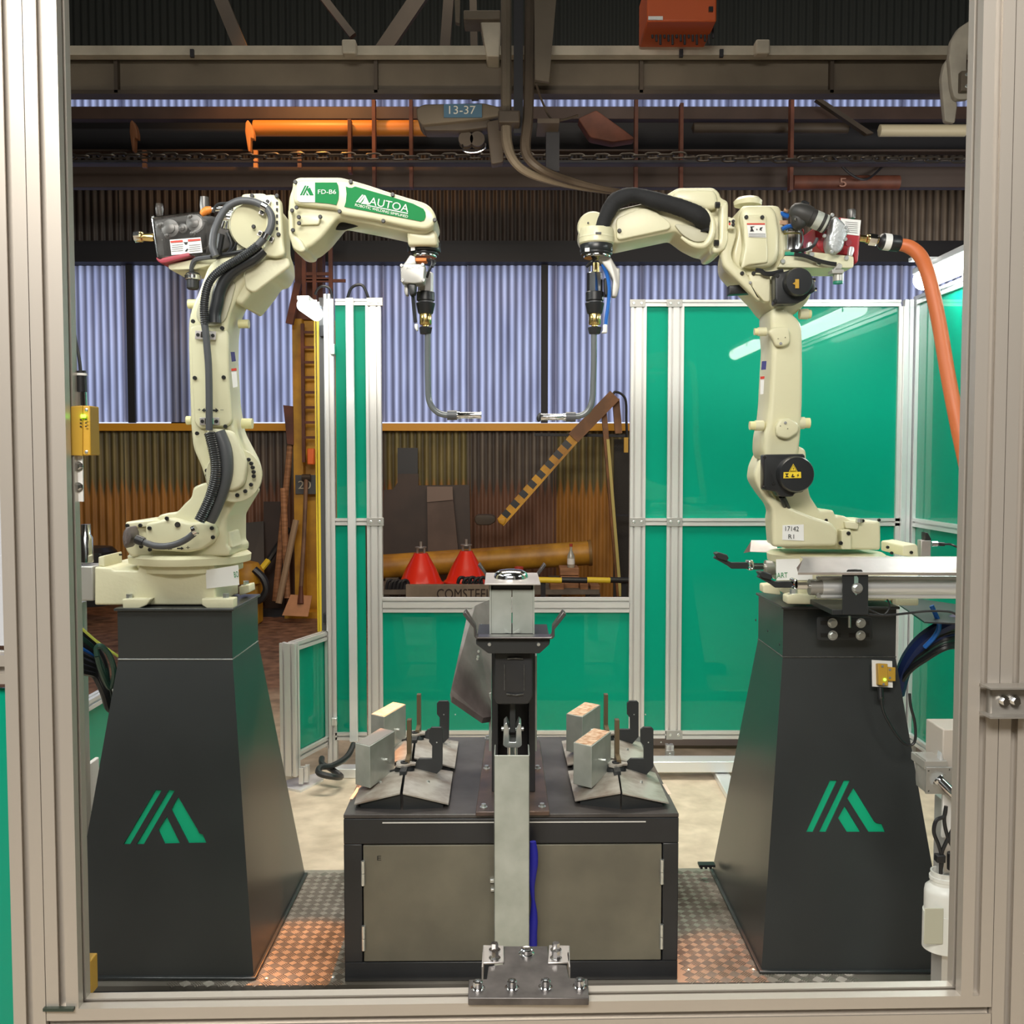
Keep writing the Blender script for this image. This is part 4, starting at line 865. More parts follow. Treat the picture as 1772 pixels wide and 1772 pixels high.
hkR = crop([(1350,430),(1380,404),(1460,404),(1482,425),(1482,810),(1395,908),(1180,912),(1150,830),(1190,780),(1250,725),(1382,725),(1382,595),(1350,555)], 880, 1190, 5.907)
fr = fixture([(1023.9,1291.6),(992.2,1284.8),(1057.4,1266)], [[(995,1384.7,.548),(1073.8,1371,.584),(1066,1322,.584),(983,1334,.548)], [(1157.6,1389,.548),(1077,1372,.584),(1070,1322,.584),(1134,1337,.548)]], hkR, 1, (1066, 1323),
   'galvanised block with rusty top and hooked clamp at the front right of the table', CUT)
bl_ = dup(fl, (-.001, .334, 0), 'galvanised block with pale top and hooked clamp at the rear left of the table')
br_ = dup(fr, (-.003, .334, 0), 'galvanised block with pale rusty top and hooked clamp at the rear right of the table')
for o, m_ in ((bl_, CUT2), (br_, CUT)):
    for ch in o.children_recursive:
        if ch.name.startswith('cut_end'): 
            ch.data = ch.data.copy(); ch.data.materials[0] = m_

# ================================================================ CENTRE TURNING HEAD
t = thing('turning_column', 'black steel column on a bolted base plate in the middle of the table', 'column', (0, 3.0, ztab))
bp = [Wz(823, 1405, ztab+.012), Wz(951, 1404, ztab+.012), Wz(934, 1281, ztab+.012), Wz(840, 1281, ztab+.012)]
mk('base_plate', MB().prism(bp, (0, 0, -.012)), mat('base_plate_steel', (.2, .13, .1), .35, .55, col2=(.10, .075, .07), scale=9), t, bev=.002)
for px, py in ((837, 1397), (842, 1330), (844, 1278), (938, 1396), (930, 1330), (926, 1276)):
    c = Wz(px, py, ztab+.012); hexbolt('bolt', t, c, .007, .010, (0, 0, 1))
x0, x1 = W(851, 1300, 2.9).x, W(926, 1300, 2.9).x
b = MB(); b.box((x0, 2.9, ztab+.012), (x0+.018, 3.12, 1.0)); b.box((x1-.018, 2.9, ztab+.012), (x1, 3.12, 1.0)); b.box((x0, 3.1, ztab+.012), (x1, 3.12, 1.0))
mk('channel', b, TBL, t, bev=.002)
mk('side_strip', MB().pbox(925.5, 1135, 929, 1300, 2.95, 3.0), GALV, t)
mk('side_strip', MB().pbox(846, 1200, 850, 1300, 3.13, 3.2), GALV, t)
# --- head
h = thing('turning_head', 'steel turning head with galvanised box, chrome dome and U-shaped catch arms above the column', 'head', (0, 2.8, .857))
mk('front_box', MB().slab([(858, 1126), (922, 1126), (922, 1205), (914, 1219), (862, 1219), (856, 1208)], 2.66, 2.84, .004, corner=5), TBL, h)
mk('cap_plate', MB().slab([(829, 1106), (952, 1106), (951, 1115), (933, 1131), (848, 1131), (829, 1115)], 2.62, 2.86, .002, corner=2), DPLT, h)
mk('weld_bead', MB().tube([W(878, 1140, 2.655), W(890, 1139, 2.655), W(905, 1140, 2.655)], .0025, 6), WELD, h); mk('weld_bead', MB().tube([W(876, 1201, 2.655), W(892, 1203, 2.655), W(906, 1201, 2.655)], .0025, 6), WELD, h)
mk('weld_bead', MB().tube([W(873, 1150, 2.656), W(873, 1195, 2.656)], .0015, 6, sub=1), WELD, h); mk('weld_bead', MB().tube([W(907, 1150, 2.656), W(907, 1195, 2.656)], .0015, 6, sub=1), WELD, h)
for px in (847, 932): bolt('bolt', h, px, 1115, 2.62, 3.5, ZINC, .006)
def catch(Yc, dy, s, nm, cxp=893, extra=0):
    out = crop([(275,840),(405,1002),(412,1105),(440,1132),(1335,1132),(1363,1103),(1362,1020),(1502,842),(1462,805),(1338,985),(1332,1092),(1318,1106),(452,1106),(436,1092),(430,985),(312,800)], 760, 940, 6.815)
    if s != 1: out = [(cxp+(x-889)*s, dy+(y-1100)*s) for x, y in out]
    return mk(nm, MB().prism([W(x, y, Yc) for x, y in out], (0, .045, 0)), mat('polished_bar', (.12, .11, .11), .28, .6), h, bev=.002, smooth=30)
catch(2.60, 0, 1, 'catch_arm'); catch(3.12, 1003, .66, 'catch_arm', cxp=885)
bx0, bx1 = W(847, 1050, 2.68).x, W(925, 1050, 2.68).x; bz0, bz1 = zz(1097, 2.68), zz(1021, 2.68)
mk('side_cheek', MB().box((bx0, 2.68, bz0), (bx0+.004, 2.95, zz(1011, 2.68))), GALV, h); mk('side_cheek', MB().box((bx1-.004, 2.68, bz0), (bx1, 2.95, zz(1011, 2.68))), GALV, h)
xm = W(886, 1050, 2.68).x
mk('box_panel', MB().box((bx0+.004, 2.685, bz0), (xm-.001, 2.94, bz1)), GALV, h, bev=.001); mk('box_panel', MB().box((xm+.001, 2.685, bz0), (bx1-.004, 2.94, bz1)), GALV, h, bev=.001)
mk('dark_spacer', MB().box((bx0+.008, 2.69, bz1), (bx1-.008, 2.93, zz(1011, 2.68))), BLK, h)
for px in (868, 904): 
    s_ = -1 if px < 886 else 1; mk('corner_gusset', MB().prism([W(px+5*-s_, 1095, 2.66), W(px-15*-s_*-1, 1095, 2.66), W(px+5*-s_, 1088, 2.66)], (0, .01, 0)), GALV, h)
zt = W(886, 1009, 2.66).z
tp = [Wz(838.5, 1010, zt), Wz(935.5, 1010, zt), Wz(930, 991, zt), Wz(841, 991, zt)]
mk('top_plate', MB().prism(tp, (0, 0, -.004)), STEEL, h, bev=.001)
c = (tp[0]+tp[1]+tp[2]+tp[3])/4 + Vector((-.003, .0, 0)); mk('dome', MB().lathe([(.047, 0), (.0465, .006), (.043, .015), (.032, .0215), (.012, .0245), (0, .025)], c, (0, 0, 1), 36), CHROME, h)
# --- cylinder under the head, behind the galvanised cover
t = thing('tilt_cylinder', 'small steel cylinder rod with a forked clevis below the turning head', 'cylinder', W(887, 1310, 2.74))
mk('rod', MB().cyl(W(887, 1330, 2.74), W(887, 1290, 2.74), R(9, 2.74), n=18), CHROME, t)
cl = mk('clevis', MB().slab([(872, 1255), (877, 1250), (881, 1262), (881, 1284), (893, 1284), (893, 1262), (898, 1250), (902, 1255), (903, 1290), (898, 1294), (876, 1294), (871, 1290)], 2.70, 2.77, .002, corner=2), ZINC, t)
mk('pin', MB().cyl(W(868, 1261, 2.73), W(906, 1261, 2.73), .006, n=12), ZINC, cl); mk('eye', MB().pbox(882, 1215, 892, 1268, 2.71, 2.75), DPLT, t, bev=.002)
# --- galvanised cover
t = thing('cylinder_cover', 'tall galvanised steel channel cover standing in front of the cabinet doors', 'cover', (0, 2.6, .062))
Yg = 2.6; a = W(855, 1307, Yg); b2 = W(916.5, 1307, Yg); gz0 = .075
gx1b = W(920, 1500, Yg).x; gx0 = W(855, 1500, Yg).x; gx1 = b2.x
b = MB().prism([(gx0, Yg, gz0), (gx1, Yg, gz0), (gx1, Yg, a.z), (gx0, Yg, a.z)], (0, .003, 0)); b.box((gx0, Yg, gz0), (gx0+.003, Yg+.1, a.z)); b.box((gx1-.003, Yg, gz0), (gx1, Yg+.1, a.z))
mk('channel_body', b, GALV, t, smooth=0, bev=.0012)
mk('foot', MB().box((gx0-.001, Yg+.03, .062), (gx1+.001, Yg+.11, .078)), GALV, t)
# --- large slanting plate left of head
t = thing('swing_plate', 'large slanting mill-steel plate hanging left of the turning head', 'plate', W(820, 1250, 3.1))
V = [W(852, 1036, 3.35), W(822, 1048, 3.25), (W(809, 1062, 3.2)), W(781, 1192, 2.95), W(783, 1205, 2.93), W(836, 1242, 3.05), W(850, 1240, 3.1)]
mk('plate_body', MB().prism(V, (-.004, .004, -.018)), MILL, t, smooth=0)
for px, py in ((833, 1082), (833, 1088), (828, 1127), (827, 1136), (826, 1140)):
    bolt('stud', t, px, py, 3.1-.02, 2.2, ZINC, .01, 8)
# ================================================================ ROBOTS
def caps(par, pts, Y, r=4.2, n='bolt_cap'):
    for x, y in pts: bolt(n, par, x, y, Y, r*.72, CAPM, .006, 10)
LC = lambda pts: crop(pts, 220, 290, 5.5375)      # upper left crop
LD = lambda pts: crop(pts, 480, 290, 5.5375)
LE = lambda pts: crop(pts, 150, 780, 5.5375)
LF = lambda pts: crop(pts, 0, 586, 2.953)
cxL = -.978; cxR = .962
rb = thing('welding_robot', 'cream welding robot on the left pedestal with green decals on its forearm', 'robot', (cxL, 3.1, 1.07), 'welding robots on the pedestals')
# base
b = MB().slab([(163.5,981),(200,983),(206,987),(258,988),(262,975),(413,964),(413,1047),(163.5,1047)], 2.985, 3.24, .006, corner=3)
base = mk('base_casting', b, CREAM2, rb)
for pl in ([(211,1037),(225,1036),(271,1036),(262,1047),(245,1053),(213,1054)], [(349,1036),(400,1036),(411,1036),(411,1053),(360,1053),(349,1047)]):
    mk('mounting_foot', MB().slab(pl, 2.955, 3.0, .003, corner=2), CREAM2, base)
mk('mounting_foot', MB().slab([(413,1015),(440,1012),(442,1025),(415,1031)], 3.17, 3.24, .003, corner=2), CREAM2, base)
for x, y in ((224, 1036), (391, 1035)): hexbolt('foot_bolt', base, W(x, y, 2.975)-Vector((0, 0, .004)), .010, .018, (0, 0, 1))
hexbolt('foot_bolt', base, W(426, 1014, 3.2), .010, .016, (0, 0, 1))
cb = mk('connector_box', MB().slab(LE([(110,1018),(325,1004),(345,1112),(300,1118),(240,1108),(110,1105)]), 3.0, 3.14, .004, corner=2), CREAM2, base)
for x, y in LE([(125,1003),(325,1003)]): mk('screw', MB().cyl(W(x, y, 3.02), W(x, y-2.5, 3.02), .005, n=8), CAPM, cb)
decal('side_label', LE([(1140,1145),(1452,1095),(1462,1285),(1148,1322)]), 2.981, WHITE, base, label='white label with green lettering')
text('lettering', 'BO', *LE([(1416,1215)])[0], *LE([(1458,1208)])[0], 10, 2.979, DECALG, base)
for x, y in LE([(166,1233),(166,1320)]): bolt('screw_hole', base, x, y, 2.985, 1, CAPM, .001, 8)
# turntable
zr1 = W(327, 958, 3.1).z; zr0 = W(327, 972, 3.1).z; cc = Vector((W(328, 960, 3.1).x, 3.11, zr0-.012))
mk('turntable_ring', MB().lathe([(.155, -.01), (.155, .010), (.178, .014), (.180, .034), (.170, .042), (.14, .044)], cc, (0, 0, 1), 64), CREAM, rb)
# swivel body with arm socket
sw = mk('swivel_body', MB().slab([(216,905),(219,903),(285,897),(288,892),(303,888),(326,886),(340,872),(354,861),(358,843),(380,835),(430,838),(452,850),(428,887),(423,896),(423,943),(429,949),(428,962),(228,964),(216,950)], 2.975, 3.2, .008, corner=5), CREAM, rb)
mk('front_lobe', MB().slab(LE([(560,700),(830,640),(1000,690),(1180,680),(1260,720),(1290,790),(1240,880),(1130,950),(1000,975),(620,955),(560,930)]), 2.945, 2.985, .009, corner=6), CREAM, sw)
mk('top_cover', MB().slab(LE([(370,692),(700,660),(745,690),(745,720),(520,735),(375,730)]), 2.965, 2.985, .004, corner=3), CREAM2, sw)
caps(sw, LE([(390,718),(514,716),(601,742),(768,648),(1199,742),(1210,830),(606,947),(522,917)]), 2.942, 5)
mk('lifting_stud', MB().cyl(W(*LE([(870,708)])[0], 2.94), W(*LE([(870,708)])[0], 2.955), .008, n=12), CHROME, sw)
for a in ([(760,938),(790,925),(790,932),(815,932),(815,945),(790,945),(790,951)], [(865,930),(905,930),(905,920),(930,936),(905,952),(905,943),(865,943)]): decal('axis_arrow', LE(a), 2.942, INK, sw)
text('axis_sign', '+', *LE([(952,950)])[0], *LE([(990,948)])[0], 6.5, 2.941, INK, sw)
mk('rear_rib', MB().slab(LE([(1300,790),(1440,770),(1480,900),(1500,930),(1250,930)]), 2.99, 3.1, .006, corner=4), CREAM2, sw)
# lower arm
la = mk('lower_arm', MB().slab([(325,600),(325,557),(332,532),(346,507),(357,482),(366,462),(385,445),(420,440),(445,455),(450,480),(435,505),(420,528),(412,545),(407,575),(406,620),(411,698),(421,748),(437,775),(450,796),(457,820),(452,843),(438,862),(412,870),(385,858),(364,838),(352,806),(335,776),(330,735)], 2.95, 3.09, .012, corner=10), CREAM, rb)
mk('shoulder_flange', MB().cyl(W(405, 822, 2.97), W(405, 822, 2.935), R(48, 2.95), R(46, 2.95), n=48), CREAM, la)
mk('shoulder_cover', MB().slab([(356,740),(405,745),(420,775),(432,800),(425,840),(400,852),(372,830),(365,800)], 2.915, 2.94, .008, corner=10), CREAM2, la)
caps(la, LE([(1552,85),(1577,122),(1591,160),(1600,203),(1601,244),(1575,325),(1520,388),(1443,426),(1152,190),(1157,235),(1166,277),(1178,315)]), 2.93, 5)
mk('arm_cover', MB().slab([(329,565),(345,560),(366,574),(392,570),(398,577),(399,655),(405,730),(395,738),(345,742),(336,730),(331,640)], 2.935, 2.955, .006, corner=5), CREAM, la)
caps(la, [(334,556),(384.5,568),(337,654),(387,653),(341,750),(390,738)], 2.932, 5)
mk('upper_recess', MB().slab([(338,545),(345,520),(360,495),(395,480),(410,490),(402,520),(390,556),(366,566),(345,560)], 2.944, 2.953, .003, corner=8), mat('cream_shaded', (.52, .50, .37), .5), la)  # recess shade put into the darker cream of a raised plate
for px in ((326,518,346,534), (413,553,431,568), (323,720,332,735), (419,724,437,742)):
    a = W(px[0], (px[1]+px[3])/2, 3.02); c = W(px[2], (px[1]+px[3])/2, 3.02); mk('stopper', MB().cyl(a, c, R((px[3]-px[1])/2, 3.02), n=16), CREAMS, la)
decal('rating_label', [(399,609),(406,609),(408,625),(401,626)], 2.947, mat('navy_label', (.05, .05, .16), .4), la)
decal('warning_label', [(400,638),(409,637),(411,669),(403,671)], 2.947, WHITE, la, label='white warning label with red bar'); decal('label_bar', [(400,638),(409,637),(409.5,641),(400.5,642)], 2.945, REDI, la)
text('axis_sign', '+', 342, 712, 348, 712, 5, 2.93, INK, la); text('axis_sign', '-', 381, 711, 387, 711, 2, 2.93, INK, la)
for a in ([(349,710),(354,706),(354,708.7),(359,708.7),(359,711.3),(354,711.3),(354,714)], [(378,710),(373,706),(373,708.7),(368,708.7),(368,711.3),(373,711.3),(373,714)]): decal('axis_arrow', a, 2.932, INK, la)
def clampset(par, px, py, Y, ang, w=36, h=15, ring=8):
    ca, sa = math.cos(R_(ang)), math.sin(R_(ang)); q = [(px+dx*ca-dy*sa, py+dx*sa+dy*ca) for dx, dy in ((-w/2,-h/2),(w/2,-h/2),(w/2,h/2),(-w/2,h/2))]
    o = mk('hose_clamp', MB().prism([W(x, y, Y) for x, y in q], (0, .003, 0)), STEEL, par, bev=.001)
    for s in (-1, 1): bolt('bolt', o, px+s*w*.36*ca, py+s*w*.36*sa, Y, 3.2, CAPM, .006, 8)
    c = W(px, py, Y-.014); dz = Vector((-sa, 0, -ca))*.008; mk('band', MB().cyl(c-dz, c+dz, R(ring, Y), n=20), CHROME, o)
    return o
clampset(la, 355.5, 580, 2.925, 3); clampset(la, 362.5, 729, 2.925, 0, w=34, h=13)
# elbow housing
eh = mk('elbow_housing', MB().slab([(406,346),(412,342),(428,340),(431,334),(480,333),(488,338),(500,352),(501,416),(509,433),(512,456),(499,475),(480,478),(467,494),(446,514),(428,530),(408,520),(396,498),(392,470),(405,445),(416,432),(414,418),(407,385)], 2.955, 3.2, .012, corner=7), CREAM, rb)
mk('elbow_disc', MB().cyl(W(440, 392, 2.96), W(440, 392, 2.93), R(42, 2.95), R(39, 2.95), n=48), CREAM, eh)
mk('side_block', MB().slab(LC([(1030,310),(1120,310),(1120,640),(1060,600),(1030,480)]), 2.93, 2.97, .004, corner=3), CREAM2, eh)
mk('front_plate', MB().slab([(432,338),(478,336),(489,346),(494,420),(498,440),(480,446),(455,440),(462,400),(462,370),(445,352)], 2.925, 2.958, .006, corner=6), CREAM, eh)
mk('lower_lip', MB().slab([(420,470),(455,450),(500,445),(505,460),(470,485),(440,507),(425,500)], 2.945, 2.96, .006, corner=6), CREAM2, eh)
caps(eh, LC([(1197,270),(1434,272),(1450,640),(1212,566)]), 2.921, 5)
for k, y in enumerate((352, 363, 374, 385, 396)): decal('axis_mark', [(477.5, y-3), (481, y-3), (481, y+2.5+(k % 2)), (477.5, y+2)], 2.922, INK, eh)
clampset(eh, 458, 358, 2.915, -62, w=30, h=10); clampset(eh, 459.5, 409, 2.915, 28, w=30, h=10)
mk('feeder_shelf', MB().slab([(291,456),(325,452),(372,444),(410,438),(412,452),(372,462),(350,466),(296,467),(291,463)], 2.99, 3.15, .003, corner=3), CREAM2, rb)
sc = mk('signal_connector', MB().lathe([(.014, 0), (.018, .004), (.018, .03), (.02, .032), (.02, .045), (.012, .05)], W(334, 501, 3.0), (0, 0, 1), 20), BLK, rb)
mk('collar', MB().lathe([(.021, .028), (.023, .03), (.023, .04), (.021, .042)], W(334, 501, 3.0), (0, 0, 1), 20), CHROME, sc)
mk('signal_cable', MB().tube([W(332,474,3.0), W(332,462,2.99), W(338,450,2.98), W(355,446,2.97), W(380,444,2.96)], .007, 8), HOSE, rb)
# forearm
fa = mk('forearm', MB().slab([(507,312),(517,306),(595,306),(640,318),(679,331),(725,345),(742,350),(753,358),(760,370),(762,383),(756,396),(742,404),(706,400),(650,388),(590,377),(578,391),(561,411),(542,426),(534,429),(532,435),(520,437),(507,432),(500,406),(498,360),(500,340),(506,325)], 2.985, 3.15, .010, corner=6), CREAM, rb)
mk('forearm_cover', MB().slab([(507,320),(517,310),(595,310),(640,322),(680,335),(725,349),(741,354),(752,365),(757,378),(751,391),(738,397),(706,392),(650,380),(588,370),(584,361),(510,353),(507,345)], 2.96, 2.99, .009, corner=6), CREAM, fa)
mk('belly_plate', MB().slab(LD([(195,458),(430,458),(405,545),(215,550)]), 2.975, 2.99, .003, corner=3), CREAM, fa)
mk('joint_rim', MB().slab(LD([(100,400),(150,385),(160,640),(240,690),(285,770),(280,800),(230,812),(155,775),(105,640)]), 2.965, 2.99, .005, corner=4), CREAM2, fa)
caps(fa, LD([(172,138),(703,136),(1105,260),(1508,502),(1015,512),(596,420),(184,382),(206,475),(208,533),(411,472),(141,411),(149,600)]), 2.957, 5)
YD = 2.957
decal('white_decal', LD([(190,150),(205,138),(360,138),(360,332),(215,330),(190,310)]), YD, WHITE, fa)
decal('green_decal', LD([(360,142),(568,142),(582,170),(590,235),(585,300),(565,358),(500,345),(360,332)]), YD, DECALG, fa)
decal('green_decal', LD([(655,180),(685,192),(715,193),(745,180),(1100,282),(1300,345),(1400,395),(1420,430),(1422,470),(1405,505),(1375,515),(1250,490),(640,375),(655,330),(662,250)]), YD, DECALG, fa)
for q, m_ in (([(215,265),(262,172),(278,172),(232,265)], DECALG), ([(240,265),(286,172),(300,178),(256,265)], DECALG), ([(293,200),(312,190),(348,265),(310,265),(283,215)], DECALG), ([(275,230),(300,265),(278,265)], DECALG)):
    decal('emblem', LD(q), YD-.0014, m_, fa, th=.0008)
for q in ([(752,330),(812,258),(825,262),(768,332)], [(775,333),(832,262),(846,268),(795,338)], [(845,270),(885,355),(845,350),(820,325)], [(820,325),(845,352),(800,345)]):
    decal('emblem', LD(q), YD-.0014, OFFW, fa, th=.0008)
def LP(x, y): return LD([(x, y)])[0]
text('lettering', 'FD-B6', *LP(388,252), *LP(562,252), 7.5, YD-.0014, OFFW, fa)
text('lettering', 'AUTOA', *LP(875,352), *LP(1252,428), 13, YD-.0014, OFFW, fa)
decal('underline', LD([(850,355),(1250,434),(1250,444),(870,366)]), YD-.0014, OFFW, fa, th=.0008)
text('lettering', 'ROBOTIC WELDING SIMPLIFIED', *LP(742,368), *LP(1248,482), 4.6, YD-.0014, OFFW, fa)
mk('under_hose', MB().tube([W(575,386,3.05), W(590,388,3.05), W(604,385,3.05), W(622,380,3.05)], .018, 10), CLOTH, fa)
# wrist
wr = mk('wrist', MB().slab([(704,402),(712,396),(748,396),(757,398),(762,406),(762,424),(706,424)], 3.0, 3.12, .008, corner=5), CREAM, rb)
def wristring(par, cx, y0, y1, w, m, n='wrist_ring', Y=3.07):
    a = W(cx, y1, Y); c = W(cx, y0, Y); return mk(n, MB().lathe([(R(w/2, Y)*.97, 0), (R(w/2, Y), .003), (R(w/2, Y), (c-a).length-.003), (R(w/2, Y)*.97, (c-a).length)], a, (0, 0, 1), 40), m, par)
wristring(wr, 734, 421, 437, 57, BLKM); wristring(wr, 734.5, 436, 441.5, 48, BLKM); wristring(wr, 734.5, 440, 446, 42, CHROME, 'tool_flange')
decal('ring_label', [(711,426),(718,426),(718,433),(711,434)], 3.02, WHITE, wr)
# hoses of the left robot
YH = 2.90
def hpath(pts, Y=YH): return [W(x, y, Y) for x, y in pts]
o = tag(mk('grey_hose', MB().tube(hpath(LC([(850,850),(822,770),(822,690),(840,600),(890,480),(960,380),(1060,325),(1160,318),(1250,340),(1330,385),(1378,450),(1385,530),(1360,610),(1310,680),(1250,745)])), .0105, 12), HOSE), 'grey hose looping around the elbow of the left robot', 'hose')
o = tag(mk('corrugated_hose', MB().tube(hpath(LC([(1250,745),(1180,800),(1060,880),(940,950),(830,1040),(770,1140),(742,1280),(738,1400),(748,1500)])), .0125, 10, rib=.006), CORR), 'black ribbed hose running down the upper half of the left robot arm', 'hose')
o = tag(mk('grey_hose', MB().tube(hpath([(353,556),(356,575),(358,598),(361,637),(362,698),(362,745)]), .0098, 12), HOSE), 'straight grey hose down the front cover of the left robot arm', 'hose')
o = tag(mk('corrugated_hose', MB().tube(hpath(LF([(1070,480),(1090,560),(1103,640),(1100,720),(1075,810),(1045,880),(1020,930)]), 2.88), .016, 12, rib=.006), CORR), 'thick black ribbed hose curving past the shoulder of the left robot', 'hose')
o = tag(mk('hose_sleeve', MB().tube(hpath(LF([(1115,478),(1150,570),(1155,680),(1130,780),(1090,880),(1065,930)]), 2.91), .020, 12), HOSE), 'smooth dark grey sleeve beside the thick ribbed hose at the shoulder', 'sleeve')
o = tag(mk('hose_sleeve', MB().tube(hpath(LC([(1310,790),(1200,880),(1060,960),(950,1060),(890,1170),(865,1290),(840,1400),(838,1490)]), 2.925), [.014]+[.018]*6+[.019], 12), CORR), 'smooth black sleeve bending over the upper part of the left robot arm', 'sleeve')
bt = thing('hose_elbow_boot', 'brown-grey faceted boot at the rear of the left robot with a grey hose leaving it', 'boot', W(*LE([(430,930)])[0], 2.9))
mk('boot_shell', MB().slab(LE([(325,840),(345,780),(400,735),(470,730),(520,800),(520,840),(480,900),(390,945),(350,910)]), 2.87, 2.95, .016, corner=3), BAKE, bt, smooth=20)
mk('hose', MB().tube(hpath(LE([(490,850),(560,880),(650,910),(760,915),(870,890),(960,845),(1030,790)]), 2.89), .0095, 12), HOSE, bt)
mk('hose_joint', MB().cyl(W(*LE([(470,845)])[0], 2.89), W(*LE([(545,875)])[0], 2.89), .0135, n=14), BLK, bt)
mk('hose_joint', MB().cyl(W(*LE([(1018,770)])[0], 2.88), W(*LE([(1052,755)])[0], 2.88), .014, n=16), CHROME, bt)
# ---------------- wire feeder, left
wf = thing('wire_feeder', 'smoked clear wire feeder on a red base at the rear of the left robot', 'feeder', W(325, 455, 3.05))
mk('base_plate', MB().slab(LC([(275,855),(330,880),(400,860),(745,812),(760,850),(400,915),(330,912),(285,885)]), 2.97, 3.13, .003, corner=2), PINK, wf)
bd = mk('works', MB().slab(LC([(262,500),(700,440),(905,470),(1020,430),(1090,760),(900,830),(430,860),(300,850)]), 3.03, 3.12, .004, corner=4), FEED, wf)
for (x, y, r) in ((425,590,15), (655,540,14), (545,590,8), (640,640,5), (400,660,5), (620,480,5), (330,560,6)):
    q = LC([(x, y)])[0]; rl = mk('drive_roller', MB().lathe([(R(r, 3), 0), (R(r, 3), .012), (R(r*.6, 3), .014), (R(r*.6, 3), .02), (R(r*.25, 3), .022)], W(*q, 3.03)+Vector((0, 0, 0)), (0, -1, 0), 24), FEEDL, bd)
cvr = mk('clear_cover', MB().slab(LC([(238,480),(255,462),(690,425),(735,430),(820,520),(790,700),(745,850),(300,878),(285,850)]), 2.975, 3.03, .006, corner=4), CLEAR, wf)
for p in (LC([(238,480),(700,428)]), LC([(242,490),(295,860)]), LC([(235,470),(255,462)])): mk('bright_edge', MB().tube([W(x, y, 2.975) for x, y in p], .0025, 6, sub=1), CHROME, cvr)
decal('warning_label', LC([(408,692),(703,668),(722,812),(425,838)]), 2.972, WHITE, cvr, label='white warning label with two red bars')
decal('label_bar', LC([(412,703),(530,693),(533,712),(416,720)]), 2.970, REDI, cvr); decal('label_bar', LC([(580,688),(700,680),(702,697),(583,708)]), 2.970, REDI, cvr)
for k in range(4):
    for x0_, x1_ in ((425,535),(592,700)): decal('label_line', LC([(x0_,742+k*19),(x1_,732+k*19),(x1_,736+k*19),(x0_,746+k*19)]), 2.970, GREYI, cvr)
decal('label_pictogram', LC([(540,715),(580,712),(572,735),(556,738)]), 2.970, INK, cvr); decal('label_pictogram', LC([(552,800),(575,775),(585,780),(570,805)]), 2.970, INK, cvr)
nz = mk('inlet_nozzle', MB().lathe([(.012, 0), (.015, .004), (.015, .022), (.011, .026), (.012, .05), (.010, .056)], W(233, 410, 3.02), (1, 0, -.03), 14), BRASS, wf); mk('lock_ring', MB().cyl(W(233.5, 410, 3.02), W(244, 409, 3.02), .0165, n=8), CHROME, nz)
mk('clear_knob', MB().lathe([(.010, 0), (.012, .02), (.010, .034)], W(276, 373, 3.05), (0, 0, 1), 14), CLEAR, wf); mk('dark_knob', MB().lathe([(.012, 0), (.014, .02), (.012, .045)], W(354, 368, 3.05), (0, 0, 1), 14), FEEDL, wf)
mk('orange_lug', MB().tube(hpath(LC([(710,450),(740,425),(770,410),(810,400)]), 2.98), [.008, .011, .012, .008], 10), mat('orange_cable', (.7, .22, .03), .45), wf)
mk('steel_pipe', MB().tube(hpath(LC([(800,405),(860,398),(940,405),(1030,410)]), 2.99), .008, 10), CHROME, wf)
for a_, b_, Y_, r_ in (((910,580), (930,520), 2.96, .012), ((955,590), (965,520), 2.96, .008), ((930,470), (1030,480), 3.0, .016)):
    mk('fitting', MB().cyl(W(*LC([a_])[0], Y_), W(*LC([b_])[0], Y_), r_, n=10), CHROME, wf)
mk('fittings', MB().pbox(396, 386, 408, 399, 2.98, 3.02), BRASS, wf, bev=.002)
for q_, Y_, r_ in (([(820,430),(860,360),(930,345),(1000,350),(1040,380)], 2.97, .0045), ([(960,620),(1000,740),(960,820),(900,850)], 2.95, .0045), ([(1060,600),(1050,720),(1000,800),(940,830)], 2.95, .0035), ([(900,640),(880,760),(860,840)], 2.94, .011)):
    mk('wire', MB().tube(hpath(LC(q_), Y_), r_, 8), BLK, wf)
mk('cable_tray', MB().tube(hpath(LC([(800,850),(900,840),(1060,815),(1150,790)]), 2.95), .007, 8), BLK, wf)

